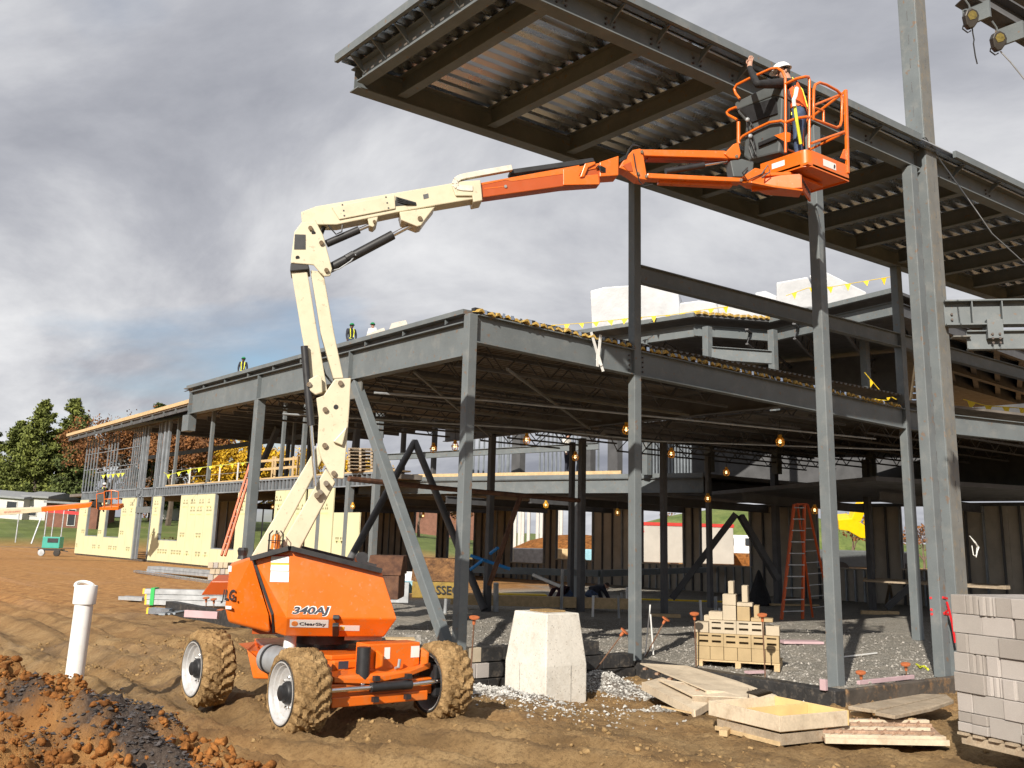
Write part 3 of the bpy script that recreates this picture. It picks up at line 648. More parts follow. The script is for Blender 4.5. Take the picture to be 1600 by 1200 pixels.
# edge angles
MB().bx(XL-0.23, 6.92, -4.20, -4.13, ZB+0.43, ZB+0.56).build('edge_plate', 'steel', cp)
MB().bx(8.12, XR, -4.20, -4.13, ZB+0.43, ZB+0.56).build('edge_plate', 'steel', cp)
MB().bx(XL-0.30, XL-0.235, -4.20, 0.14, ZB+0.43, ZB+0.56).build('edge_plate', 'steel', cp)
for i in range(11):
    xx = -1.4+i*0.9 if i < 9 else 8.6+(i-9)*1.4
    MB().prism([(xx, -4.12, ZB+0.43), (xx, -3.92, ZB+0.43), (xx, -3.82, ZB+0.22)], (0.02, 0, 0)).build('edge_bracket', 'steel', cp)
    bolts([(xx-0.08+0.16*a, -3.81, ZB+0.14+c*0.08) for a in (0, 1) for c in range(3)], (0, -1, 0), cp, 0.018)
for i in range(6):
    yy = -3.5+i*0.65
    MB().prism([(XL-0.23, yy, ZB+0.43), (XL-0.04, yy, ZB+0.43), (XL+0.04, yy, ZB+0.2)], (0, 0.02, 0)).build('edge_bracket', 'steel', cp)
# columns of the canopy
hss('column', 3.77, 0, 0.0, ZB, 0.175, cp); hss('column', 12.83, 0.0, 0.0, ZB, 0.20, cp)
hss('column', 4.17, -3.80, -0.02, ZB+0.03, 0.185, cp); hss('column', 7.02, -3.86, -0.02, ZB+0.03, 0.20, cp)
# tie beam between the tall columns at mid height
ta, tb = on_y(1004, 430, 0), on_y(1395, 530, 0)
ib('tie_beam', (3.86, 0, ta.z), (12.74, 0, tb.z), 0.34, 0.18, cp)
ib('tie_beam', (12.92, 0, tb.z), (22, 0, tb.z-0.1), 0.34, 0.18, cp)

# ================================================================ tall built-up column with its side beams
tf_ = thing('tall_column_frame', 'tall boxed steel column with stitch welds and stiffened side beam at right', 'steel column', (7.52, -3.80, 0))
DX, DY, DW = 7.56, -3.82, 0.37
MB().bx(DX-DW/2, DX+DW/2, DY-DW/2+0.01, DY+DW/2, -0.05, 14).build('column', 'steel', tf_, bevel=0.015)
MB().bx(DX-DW/2+0.02, DX+DW/2-0.004, DY-DW/2+0.001, DY-DW/2+0.009, -0.05, 14).build('weld_face', 'steel_rust', tf_)
m = MB()
for i in range(24):
    z_ = 0.5+i*0.5; m.tube([(DX-DW/2-0.003, DY, z_), (DX-DW/2-0.003, DY+0.006, z_+0.1), (DX-DW/2-0.003, DY, z_+0.2)], 0.006, 5)
    m.tube([(DX+0.03, DY-DW/2-0.002, z_), (DX+0.035, DY-DW/2-0.002, z_+0.2)], 0.006, 5)
m.build('stitch_weld', 'steel_dark', tf_)
# stiffened beam running towards the right of the picture from the column (at y < column face)
ba = on_y(1484, 500, DY-DW/2-0.01); zc = ba.z
bd = Vector((0.62, -0.72, 0)).normalized(); bstart = Vector((DX+0.05, DY-DW/2-0.005, 0)); bstart.z = on_y(1486, 482, bstart.y).z
H = 0.46
def along(t, z): return Vector((bstart.x+bd.x*t, bstart.y+bd.y*t, z))
zt = on_y(1482, 474, bstart.y).z
ib('side_beam', along(0, zt-H/2), along(3.2, zt-H/2), H, 0.30, tf_, tf=0.025)
sd = Vector((bd.y, -bd.x, 0))*-1
for t in (0.45, 0.95, 1.45, 2.0):
    c = along(t, zt-H/2); MB().box(c, (0.02, 0.28, H-0.06), Matrix((bd, sd, Vector((0, 0, 1)))).transposed()).build('stiffener', 'steel', tf_)
ib('side_beam', along(0.35, zt-H-0.26), along(3.2, zt-H-0.26), 0.34, 0.16, tf_)
MB().box(along(0.80, zt-H-0.08)-sd*0.0, (0.26, 0.33, 0.34), Matrix((bd, sd, Vector((0, 0, 1)))).transposed()).build('splice_plate', 'steel', tf_)
MB().box(along(0.25, zt-H-0.2), (0.3, 0.24, 0.02), Matrix((bd, sd, Vector((0, 0, 1)))).transposed()).build('seat_plate', 'steel_rust', tf_)
nrm = sd if sd.dot(CAM-along(0, 2)) > 0 else -sd
for t, n_ in ((0.12, 2), (0.74, 3), (0.86, 3)):
    bolts([along(t, zt-H+0.12+i*0.1 if t < .5 else zt-H-0.34+i*0.08)+nrm*(0.02 if t < .5 else 0.17) for i in range(n_)], nrm, tf_, 0.022)
# cable slung from the tall column
tag(MB().tube([(DX-DW/2-.02, DY-0.05, 9.52), (DX-DW/2-0.02, DY-DW/2-0.03, 9.5), (DX+DW/2, DY-DW/2-0.04, 9.2), at_d(1512, 310, 15.5), at_d(1550, 365, 15.2), at_d(1605, 415, 14.9)], 0.011, 6).build('cable', 'cable', loc=(DX, DY, 0)), 'dark cable looped round the tall column and drooping to the right', 'cable')
m = MB(); c0 = Vector((DX+DW/2+.02, DY-DW/2-0.06, 0)); c0 = on_y(1519, 858, DY-DW/2-0.06)
for i in range(7):
    a = i*0.33; m.tube([c0+Vector((-.05, 0, .22)), c0+Vector((.06+.02*math.sin(a*5), -.03, .10+.02*i/6)), c0+Vector((.17+.02*math.sin(a*3), -.02*i/3, .03+.02*math.cos(a*7))), c0+Vector((.06, -.03, -.12+.02*math.sin(a*4))), c0+Vector((-.01, -.02, -.1)), c0+Vector((.0, 0, .06))], 0.006, 5)
tag(m.build('wire_coil', 'rope_white', loc=tuple(c0)), 'tangled coil of white wire hung on the tall column', 'wire')
m = MB()
e0 = Vector((7.02, -3.86, 0)); zr = on_y(1478, 945, -3.97).z
for dz, tl in ((0.1, .02), (-.08, -.06), (-.16, .03)): m.bar((6.91, -3.78, zr+dz), (7.0, -3.98, zr+dz+tl), 0.012, 0.035); m.bar((6.99, -3.975, zr+dz+tl), (7.14, -3.97, zr+dz), 0.012, 0.035)
m.tube([(7.05, -4.0, zr+.05), (7.08, -4.02, zr-.1), (7.14, -4.02, zr-.3), (7.16, -4.04, zr-.6)], 0.02, 6)
tag(m.build('strap', 'straps_red', loc=(7.02, -3.98, zr)), 'red strap wound round the thin column beside the block stack', 'strap')
# overhead beam at the top right corner with two fall arresters
ob = thing('overhead_beam', 'dark overhead steel beam in the top right corner carrying fall arresters', 'beam', tuple(at_d(1560, 10, 11)))
o0, o1 = at_d(1508, -12, 11.0), at_d(1680, 90, 11.0)
MB().ibeam(o0, o1, 0.22, 0.26, 0.02, 0.02).build('beam', 'steel_dark', ob)
MB().bar(at_d(1540, -40, 11.6), at_d(1700, 30, 11.6), 0.7, 0.15).build('roof_edge', 'steel_dark', ob)
for q in (1526, 1578): MB().box(at_d(q, 10+(q-1508)*.62, 10.9), (0.03, 0.30, 0.2)).build('stiffener', 'steel', ob)
def srl(px_, py_, lab, tail):
    c = at_d(px_, py_, 10.9); t = thing('fall_arrester', lab, 'fall arrester', tuple(c), 0, 'fall arresters hung from the overhead beam')
    s = 1/pxm(c)*1.0; ax = _f; R = _r; U = _u
    prof = [(-11, 2), (-8, 10), (0, 14), (8, 10), (12, 2), (11, -6), (4, -16), (-3, -18), (-8, -12)]
    MB().prism([c+R*(a*s)+U*(b_*s)-ax*0.045 for a, b_ in prof], ax*0.09).build('housing', 'srl', t, bevel=0.012)
    lp = [(-7, 2), (-4, 8), (1, 10), (6, 7), (8, 1), (5, -3), (-3, -5)]
    MB().prism([c+R*(a*s)+U*(b_*s)-ax*0.049 for a, b_ in lp], ax*0.004).build('label_plate', 'srl_label', t)
    MB().tube([c+U*(13*s), c+U*(20*s)+R*(-2*s), c+U*(30*s)+R*(-9*s)], 0.01, 6).build('snap_hook', 'steel', t)
    MB().tube([c+R*(-11*s)+U*(-12*s), c+R*(-12*s)+U*(-17*s), c+R*(-4*s)+U*(-23*s), c+R*(1*s)+U*(-20*s)], 0.008, 6).build('handle', 'black', t)
    MB().tube([c+R*(a*s)+U*(b_*s) for a, b_ in tail], 0.008, 6).build('lifeline', 'cable' if len(tail) > 3 else 'galv_dull', t)
    return t
srl(1516, 28, 'upper black fall arrester with short dangling lifeline and hook', [(3, -14), (4, -24), (6, -34), (5, -40), (8, -60), (11, -72)])
srl(1559, 63, 'lower black fall arrester with thin line running off to the right', [(4, -17), (20, -34), (45, -65)])
# ================================================================ two-storey frame behind the low roof
uf = thing('upper_floor_frame', 'grey steel floor frame with plywood deck edge seen under the low roof', 'steel frame', (16, 20, 0))
Q0, Q1 = Vector((13.9, 28.1, 0)), Vector((19.1, 11.9, 0)); qd = (Q1-Q0).normalized(); qn = Vector((-qd.y, qd.x, 0))   # qn points away from camera
def qp(t, z, off=0.0): p = Q0+(Q1-Q0)*t+qn*off; return Vector((p.x, p.y, z))
ib('edge_beam', qp(0.0, 4.13), qp(1.0, 4.13), 0.55, 0.2, uf)
MB().bar(qp(0, 4.50), qp(1.0, 4.50), 0.10, 0.16).build('edge_angle', 'steel', uf)
MB().bar(qp(0, 4.64), qp(0.8, 4.64), 0.06, 0.14).build('deck_edge_board', 'lumber', uf)
m = MB(); m.prism([qp(-0.02, 4.42, 0.15), qp(1.0, 4.42, 0.15), qp(1.0, 4.42, 0.15)+Vector((7, 0, 0)), qp(-0.02, 4.42, 0.15)+Vector((9, 0, 0))], (0, 0, 0.14)); m.build('floor_slab', 'deck_under', uf)
for i in range(12):
    a = qp(i/11.5, 4.15, 0.2); ib('floor_beam', a, a+Vector((7.5, 0, 0)), 0.4, 0.14, uf, 'steel_dark')
for px_, m_ in ((579, 'steel'), (895, 'steel')):
    p = on_z(px_, 735, 4.6); hss('column', p.x+.3, p.y, 0, 10.0 if px_ < 600 else 4.2, 0.26, uf, m_)
# rail beam above the deck edge
ib('rail_beam', qp(0.0, 5.55, 0.6), qp(0.72, 5.75, 0.6), 0.28, 0.16, uf)
# partition studs standing on the deck
for a, c, n_ in ((636, 700, 9), (742, 775, 6), (788, 836, 8), (920, 985, 14), (668, 690, 3)):
    for i in range(n_):
        p = on_z(a+(c-a)*i/max(n_-1, 1), 738, 4.7)+Vector((3.5, 0, 0)); MB().bx(p.x-.03, p.x+.03, p.y-.03, p.y+.03, 4.6, 7.4).build('stud', 'stud', uf)
for px_ in (716, 828, 871): p = on_z(px_, 738, 4.7)+Vector((3.2, 0, 0)); MB().bx(p.x-.15, p.x+.15, p.y-.3, p.y+.3, 4.6, 7.6).build('stud_post', 'steel_dark', uf)
# stacked pallets on the deck
for i in range(7):
    p = at_d(566, 737-i*5.3, 45.0); t = thing('pallet', f'weathered timber pallet, {["lowest","second","third","fourth","fifth","sixth","topmost"][i]} of the stack on the upper floor deck', 'pallet', tuple(p), 0.9+random.uniform(-.05, .05), 'pallets stacked on the upper deck')
    for s_ in (-.5, 0, .5):
        m = MB(); R = Matrix.Rotation(0.9, 3, 'Z'); m.box(p+R @ Vector((0, s_, .03)), (1.2, .1, .09), R); m.build('stringer', 'oldwood', t)
    m = MB()
    for j in range(5): m.box(p+R @ Vector((-.5+.25*j, 0, .085)), (.16, 1.1, .022), R)
    m.build('top_boards', 'oldwood', t)
# ---- second-storey roof at the right
K = [on_z(893, 523, 10.2), on_z(1085, 494, 10.2), on_z(1203, 503, 10.2), on_z(1397, 456, 10.2)]
sr = thing('second_storey_roof', 'grey flat roof of the second storey behind the canopy columns', 'roof', (K[1].x, K[1].y, 5.5))
back = Vector((16, 8, 0)); K4 = on_z(1660, 560, 10.2)
ib('edge_beam', K[3]+Vector((.5, .3, -.42)), K4+Vector((.5, .3, -.42)), 0.45, 0.2, sr, 'steel_dark')
m = MB(); m.prism([K[0], K[1], K[2], K[3], K4, K4+back, K[0]+back], (0, 0, 0.10)); m.build('roof_slab', 'steel_dark', sr)
for a, c in ((K[0], K[1]), (K[2], K[3])):
    MB().bar(a+Vector((0, 0, .06)), c+Vector((0, 0, .06)), 0.10, 0.16).build('edge_plate', 'steel', sr)
    dd = Vector((0.5, 0.35, -0.42)); ib('edge_beam', a+dd, c+dd, 0.45, 0.2, sr, 'steel')
ib('edge_beam', K[1]+Vector((.4, .4, -.42)), K[2]+Vector((.4, .4, -.42)), 0.42, 0.2, sr)
for i in range(12):
    p = K[1]+(K[2]-K[1])*(i+.5)/12; MB().box(p+Vector((0, -.06, .13)), (.22, .1, .09), Matrix.Rotation(random.uniform(-.3, .3), 3, 'Y')).build('flute_closure', 'flute', sr)
for px_, py_ in ((1105, 515), (1207, 520), (1350, 530), (1010, 535)):
    p = on_z(px_, py_, 9.6); hss('column', p.x, p.y, 4.5, 9.7, 0.26, sr)
a, c = on_z(1112, 552, 8.4), on_z(1206, 572, 8.0); ib('rail_beam', Vector((a.x, a.y, 8.4)), Vector((c.x, c.y, 8.3)), 0.45, 0.2, sr)
for i in range(8):
    a = K[0]+(K[3]-K[0])*(i/7.)+Vector((1.2, .6, -.35)); joist(0, 1, 0, 1, 0.5, sr) if False else None
    m = MB(); e = a+back*0.95; m.bar(a, e, .12, .06); m.bar(a-V(0, 0, .55), e-V(0, 0, .55), .10, .05)
    for j in range(26):
        s0 = a+(e-a)*(j/26); s1 = a+(e-a)*((j+1)/26); m.bar(s0 if j % 2 else s0-V(0, 0, .55), s1-V(0, 0, .55) if j % 2 else s1, .03, .03)
    m.build('joist', 'steel_dark', sr)
MB().prism([K[0]+V(9, 5, -5.6), K[3]+V(9, 5, -5.6), K[3]+V(9, 5, -0.1), K[0]+V(9, 5, -0.1)], (0.1, 0.1, 0)).build('rear_screen', 'steel_dark', sr)  # added screen, coloured dark so sun leaking in stays hidden
for i in range(6):
    a = K[3]+(K4-K[3])*((i+.3)/6)+Vector((.6, .4, -.32)); ib('roof_beam', a, a+back*.9, .5, .22, sr, 'steel_dark')
for i in range(3):
    a = K[3]+back*(.25+.25*i)+Vector((0, 0, -.45)); ib('roof_beam', a, a+(K4-K[3]), .6, .24, sr, 'steel_dark')
# white shrink-wrapped packs on that roof
def pack(poly, d, lab):
    pts = [at_d(x_, y_, d) for x_, y_ in poly]; c = sum(pts, Vector())/len(pts); m = MB(); m.prism(pts, Vector((1.3, 1.0, 0)))
    o = m.build('wrapped_pack', 'wrap', loc=(c.x, c.y, min(p.z for p in pts)), bevel=0.06); tag(o, lab, 'pack', 'white wrapped packs on the second storey roof')
pack([(925, 518), (922, 454), (945, 448), (992, 445), (1000, 508)], 41.5, 'leftmost tall white wrapped pack on the second storey roof')
pack([(1001, 508), (998, 444), (1060, 453), (1064, 500)], 41.8, 'tall white wrapped pack just right of the dark canopy column')
pack([(1062, 500), (1062, 473), (1092, 469), (1120, 473), (1124, 492)], 41.0, 'low rounded white pack behind the yellow pennants')
pack([(1124, 492), (1120, 473), (1160, 470), (1212, 494), (1180, 499)], 41.0, 'low white pack sloping down under the tie beam')
pack([(1180, 470), (1180, 457), (1196, 454), (1216, 463), (1216, 478)], 43, 'small white pack peeping over the tie beam')
pack([(1214, 484), (1213, 441), (1262, 432), (1285, 480)], 40, 'white wrapped pack left of the lift shaded column')
pack([(1285, 480), (1264, 430), (1292, 425), (1354, 456), (1355, 467)], 40, 'white wrapped pack with sloping top at the right roof end')
# pennant strings
def pennants(pts, n_, size, d, lab, material='flagyellow'):
    P = [at_d(x_, y_, d) for x_, y_ in pts]; t = thing('pennant_string', lab, 'pennants', tuple(P[0]), 0, 'yellow pennant strings')
    MB().tube(P, 0.012, 4).build('string', material, t)
    L = [0]
    for a, c in zip(P[:-1], P[1:]): L.append(L[-1]+(c-a).length)
    for i in range(n_):
        s_ = (i+.5)/n_*L[-1]; k = max(j for j in range(len(L)-1) if L[j] <= s_); q = P[k]+(P[k+1]-P[k])*((s_-L[k])/(L[k+1]-L[k]))
        e = (P[k+1]-P[k]).normalized(); w = size*random.uniform(.8, 1.1); sw = Vector((random.uniform(-.3, .3), random.uniform(-.3, .3), 0))*size; dn = q+V(0, 0, -size*random.uniform(.8, 1.15))+sw
        MB().add([q-e*w*.5, q+e*w*.5, dn, q-e*w*.5+V(.012, .012, 0), q+e*w*.5+V(.012, .012, 0), dn+V(.012, .012, 0)], [(0, 1, 2), (5, 4, 3), (0, 3, 4, 1), (1, 4, 5, 2), (2, 5, 3, 0)]).build('pennant', material, t)
pennants([(852, 509), (925, 504), (985, 497), (1050, 492), (1100, 484), (1145, 478)], 13, 0.24, 38, 'long string of yellow pennants in front of the white packs')
pennants([(1228, 462), (1262, 450), (1300, 448), (1395, 432)], 6, 0.24, 37, 'short string of yellow pennants rising to the far canopy column')
pennants([(1505, 624), (1540, 634), (1600, 638), (1640, 640)], 5, 0.22, 28, 'yellow pennants against blue sky right of the tall column')
pennants([(1340, 618), (1375, 625), (1408, 628)], 3, 0.3, 30, 'yellow tape lying along the front roof edge near the far column')
pennants([(1351, 582), (1375, 610), (1402, 625)], 2, 0.2, 30, 'thin yellow line with reel hung on a short post')

# ================================================================ rear wall with window openings
WL, WR = at_d(530, 802, 66), at_d(1640, 793, 34.5); WL.z = WR.z = 0
wd_ = (WR-WL).normalized(); wlen = (WR-WL).length; wn = Vector((-wd_.y, wd_.x, 0))
rw = thing('rear_wall', 'dark stud wall with a row of open window holes at the back of the building', 'wall', tuple(WL))
def wall_t(px_, py_=840):
    d = ray(px_, py_); # intersect with wall plane
    k = (WL-CAM).dot(wn)/d.dot(wn); p = CAM+d*k; return (p-WL).dot(wd_), p.z
WT = 3.62
wins = [(646, 682, 808, 872), (699, 740, 808, 873), (799, 849, 806, 879), (869, 925, 807, 874), (1003, 1067, 805, 880), (1094, 1171, 803, 883), (1277, 1361, 800, 887), (1408, 1457, 798, 889)]
spans = []
for a, c, y0, y1 in wins:
    t0, t1 = wall_t(a)[0], wall_t(c)[0]; spans.append((t0, t1, wall_t((a+c)/2, y1)[1], WT))
def wbox(t0, t1, z0, z1, o0, o1, name, material):
    p = WL+wd_*((t0+t1)/2)+wn*((o0+o1)/2); MB().box((p.x, p.y, (z0+z1)/2), (t1-t0, abs(o1-o0), z1-z0), Matrix((wd_, wn, Vector((0, 0, 1)))).transposed()).build(name, material, rw)
edges = [-6]+[v for s_ in spans for v in s_[:2]]+[wlen+4]
for i in range(0, len(edges), 2):
    a, c = edges[i], edges[i+1]
    k = max(1, int((c-a)/2.4+.5))
    for j in range(k): wbox(a+(c-a)*j/k+.006, a+(c-a)*(j+1)/k-.006, -.2, WT, .10, .14, 'sheathing_panel', 'sheath')
    n_ = max(2, int((c-a)/0.62))
    for j in range(n_+1): t_ = a+(c-a)*j/n_; wbox(t_-.03, t_+.03, 0, WT, 0.0, .10, 'stud', 'stud' if j % 3 == 0 else 'steel_dark')
for (t0, t1, zs, zt_) in spans:
    wbox(t0, t1, -.2, zs, .10, .14, 'sheathing_panel', 'sheath'); wbox(t0-.05, t1+.05, zs-.06, zs, -.02, .10, 'sill', 'sheath')
    for j in range(1, 6): t_ = t0+(t1-t0)*j/6; wbox(t_-.03, t_+.03, 0, zs-.07, 0.0, .10, 'stud', 'stud')
    for t_ in (t0-.03, t1+.03): wbox(t_-.03, t_+.03, zs, WT, -.02, .10, 'jamb', 'stud')
wbox(-6, wlen+4, WT, WT+.12, -.05, .14, 'top_track', 'steel_dark')
wbox(wall_t(1125)[0], wlen+8, WT+.3, 7.2, .05, .14, 'dark_screen', 'steel_dark')  # dark screen added to block the bright sky gap above the wall
# floor above that wall closes the ceiling
m = MB(); m.prism([WL+V(-3, 0, WT+.15)-wd_*6, WR+V(0, 0, WT+.15)+wd_*4, WR+V(-12, -1, WT+.15), Vector((19.2, 11.8, WT+.15)), Vector((14.5, 28, WT+.15))], (0, 0, .12)); m.build('ceiling_deck', 'steel_dark', rw)
for i in range(10):
    a = WL+wd_*(wlen*(i+.5)/10); ib('ceiling_beam', a+V(-.3, 0, WT-.1), a+V(-11+2.5*abs(i-5)/5, -1.5, WT-.1), .3, .14, rw, 'steel_dark')
# low bench beam on posts across the bay
bt0, bt1 = on_z(715, 889, 0.95), on_z(1110, 890, 0.95)
bb = thing('bench_beam', 'long grey steel beam laid on short posts inside the building', 'beam', tuple(bt0))
for a, c in ((bt0, on_z(935, 896, .95)), (on_z(935, 896, .95), bt1)): MB().bar(a, c, .25, .22).build('beam', 'steel', bb)
for px_ in (938, 760, 1108): p = on_z(px_, 893, .95); hss('post', p.x, p.y, 0, .9, .14, bb)

# ================================================================ wing with yellow boards at the left
WX = 13.2
wg_ = thing('wing_building', 'two storey wing under construction with pale yellow insulation boards and open steel studs', 'building', (WX, 48, 0))
def yz(px_, py_): p = on_x(px_, py_, WX); return p.y, p.z
Yof = lambda px_, py_=820: on_x(px_, py_, WX).y
ops = []   # (y_hi, y_lo, z0, z1)
for a, c, y0, y1 in ((136, 156, 790, 838), (165, 189, 785, 840), (210, 236, 778, 872), (250, 281, 780, 845), (333.5, 370, 772, 859), (388, 428, 772, 878)):
    ym = (y0+y1)/2; ops.append((Yof(a, ym), Yof(c, ym), max(yz((a+c)/2, y1)[1], .2) if y1 < 870 else 0.05, 4.12))
yhi = Yof(120, 840); ylo = 24.5; ZI = 4.12
def board(y0, y1, z0, z1):
    if y1-y0 < .1 or z1-z0 < .1: return
    k = max(1, int(round((y1-y0)/1.25)))
    for i in range(k):
        a = y0+(y1-y0)*i/k; c = y0+(y1-y0)*(i+1)/k
        bo = MB().bx(WX-.06, WX, a+.012, c-.012, z0, z1).build('insulation_board', 'insul', wg_)
        m = MB(); mfs = []
        for zz_ in (0.85, 1.9, 3.15, 3.6):
            if zz_ < z0+.25 or zz_ > z1-.3 or random.random() < .3: continue
            yc = (a+c)/2+random.uniform(-.2, .2)
            for s_ in ((-1, 1) if random.random() < .6 else (0,)):
                yy = yc+s_*.22
                up = zz_ > 2.5; sg_ = 1 if up else -1
                for oy, oz in ((-.09, 0), (.09, 0), (0, .16)):
                    m.add([(WX-.063, yy+oy-.075, zz_+sg_*oz), (WX-.063, yy+oy+.075, zz_+sg_*oz), (WX-.063, yy+oy, zz_+sg_*(oz+.13))], [(0, 1, 2) if not up else (0, 2, 1)])
            mfs.append(MB().add([(WX-.063, yc-.4, zz_-.22), (WX-.063, yc+.4, zz_-.22), (WX-.063, yc+.4, zz_-.14), (WX-.063, yc-.4, zz_-.14)], [(0, 3, 2, 1)]))
        if m.v: tag(m.build('print', 'print', bo), kind='stuff'); [q.build('faint_print', 'print_faint', bo) for q in mfs]
ycur = yhi
for (h, l, z0, z1) in ops:
    board(h, ycur, .12, ZI)
    if z0 > .3: board(l, h, .12, z0)
    ycur = l
    for yy in (h, l): MB().bx(WX-.02, WX+.15, yy-.05, yy+.05, z0, ZI).build('jamb', 'stud', wg_)
    if z0 > .3: MB().bx(WX-.02, WX+.15, l, h, z0, z0+.06).build('sill', 'stud', wg_)
board(Yof(475, 830), ycur, .12, ZI); board(Yof(520, 830), Yof(475, 830)-.25, .12, ZI); board(ylo+2, Yof(521, 840), .12, 3.0)
MB().bx(WX+.02, WX+.3, ylo, yhi, -.3, .11).build('footing', 'kerb', wg_)
# stud band between the floors
MB().bx(WX-.03, WX+.12, ylo, yhi, ZI+.02, ZI+.08).build('track', 'stud', wg_); MB().bx(WX-.03, WX+.12, ylo, yhi, 4.66, 4.74).build('track', 'stud', wg_)
MB().bx(WX+.08, WX+.11, ylo, yhi, ZI+.08, 4.66).build('rim', 'steel_dark', wg_)
yy = ylo
while yy < yhi: MB().bx(WX-.03, WX+.07, yy-.025, yy+.025, ZI+.08, 4.66).build('stud', 'stud', wg_); yy += .42
# deck
MB().bx(WX+.13, WX+11, ylo, yhi+4, 4.45, 4.66).build('floor_slab', 'deck_under', wg_); MB().bx(WX+.0, WX+1.2, ylo, Yof(258, 760), 4.75, 4.82).build('deck_board', 'lumber', wg_)
None; MB().bx(WX+9.9, WX+10, 50, 57, 0, 4.4).build('far_wall', 'sheath', wg_); MB().bx(WX+9.9, WX+10, 60, 74, 0, 4.4).build('far_wall', 'sheath', wg_)
for i in range(14): yy = 50+i*1.7; MB().bx(WX+9.8, WX+9.88, yy-.04, yy+.04, 0, 4.4).build('stud', 'stud', wg_)
# upper storey studs
eaveA, eaveB = on_x(105, 684, WX-1.2), on_x(312, 628, WX-1.2)
def eave(y_): return eaveA.z+(eaveB.z-eaveA.z)*(y_-eaveA.y)/(eaveB.y-eaveA.y)
def studs(pa, pb, n_, z0, z1=None, w=.03, py=735):
    ya, yb = Yof(pa, py), Yof(pb, py)
    for i in range(n_): y_ = ya+(yb-ya)*i/max(n_-1, 1); MB().bx(WX-.03, WX+(.05 if w < .05 else .12), y_-w, y_+w, z0, z1 or eave(y_)-.25).build('stud', 'stud', wg_)
studs(132, 150, 5, 4.74); studs(166, 180, 4, 4.74); studs(204, 214, 4, 4.74); studs(218, 221, 2, .1, None, .09); studs(226, 228, 1, .1, None, .07); studs(243, 246, 2, .1, None, .06)
studs(252, 258, 2, 4.74, None, .16); studs(151, 166, 5, 4.74, 6.1); studs(181, 203, 8, 4.74, 6.1)
for z_ in (6.1,): MB().bx(WX-.03, WX+.12, Yof(203, 735), Yof(151, 735), z_, z_+.07).build('track', 'stud', wg_)
for z_ in (6.4, 7.6): MB().bx(WX-.04, WX-.03, Yof(214, 735), Yof(132, 735), z_, z_+.04).build('bridging', 'stud', wg_)
MB().bx(WX-.05, WX+.15, Yof(236, 790), Yof(212, 790), 3.1, 3.5).build('lintel', 'steel', wg_)
for px_, w_ in ((272, .18), (325, .2), (352, .17), (470, .2), (520, .22), (437, .17)): y_ = Yof(px_, 720); hss('column', WX+.1+(.0 if px_ != 352 else 4), y_, 4.66, eave(y_)-.2, w_, wg_)
hss('column', WX+.05, Yof(500, 800), 0, 4.2, .3, wg_); hss('column', WX+.05, Yof(543, 800), 0, 4.4, .3, wg_)
MB().bar((WX+6, 26, 8.0), (WX+6, 76, 8.0), .2, .3).build('inner_beam', 'steel_dark', wg_)
for a, c in (((WX+5, 50, 4.7), (WX+5, 46.6, 8.6)), ((WX+5, 41, 8.6), (WX+5, 37, 4.8)), ((WX+5, 36.6, 4.8), (WX+5, 36.2, 8.8))): MB().bar(a, c, .3, .3).build('brace', 'steel_dark', wg_)
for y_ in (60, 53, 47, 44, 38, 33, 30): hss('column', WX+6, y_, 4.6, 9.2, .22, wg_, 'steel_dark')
# roof
ra = Vector((WX-1.2, eaveA.y, eaveA.z)); rb = Vector((WX-1.2, 26, eave(26))); up = Vector((9.5, 0, 2.1))
m = MB(); m.prism([ra, rb, rb+up, ra+up], (0, 0, .10)); m.build('roof_under', 'deck_under', wg_)
m = MB(); m.prism([ra+V(0, 0, .11), rb+V(0, 0, .11), rb+up+V(0, 0, .11), ra+up+V(0, 0, .11)], (0, 0, .03)); m.build('roof_membrane', 'galv_dull', wg_)
for k, (a, w_, h_) in enumerate(((0.0, .18, .22), (0.30, .5, .05), (.92, .8, .16))):
    MB().bar(ra+up*a+V(0, 0, .2), rb+up*a+V(0, 0, .2), w_, h_).build('roof_timber', 'lumber', wg_)
MB().bar(ra+V(.15, 0, -.14), rb+V(.15, 0, -.14), .06, .26).build('fascia', 'steel_dark', wg_)
n_ = 22
for i in range(n_): p = ra+(rb-ra)*(i+.5)/n_; MB().box(p+V(.06, 0, -.1), (.14, .06, .2)).build('eave_bracket', 'steel', wg_)
m = MB(); m.prism([(WX+.3, 26, 9.0), (WX+14, 26, 9.0), (WX+14, 62, 9.0), (WX+.3, 62, 9.0)], (0, 0, .1)); m.build('ceiling', 'deck_under', wg_)
for i in range(16): MB().bar((WX+.5, 27+i*2.0, 8.75), (WX+13, 27+i*2.0, 8.75), .12, .3).build('joist', 'steel_dark', wg_)
# guard rail of lumber on the wing deck
gr = thing('guard_rail', 'pale timber guard rail on the wing upper floor behind the big column', 'railing', tuple(on_x(440, 748, WX+1.5)))
for py_ in (718, 731): MB().bar(on_x(404, py_+3, WX+1.5), on_x(468, py_-2, WX+1.5), .05, .14).build('rail', 'lumber', gr)
for px_ in (427, 431, 459, 466): a = on_x(px_, 716, WX+1.5); MB().bx(a.x-.03, a.x+.03, a.y-.08, a.y+.08, 4.7, a.z+.1).build('post', 'lumber', gr)
pennants([(256, 738), (262, 742), (300, 733), (340, 727), (388, 722)], 8, 0.24, 58, 'yellow caution ribbons tied along the wing upper floor edge', 'hiviz')
pennants([(158, 743), (176, 741), (196, 739)], 5, 0.22, 66, 'yellow ribbon scraps tied to the low studs at the wing corner', 'hiviz')
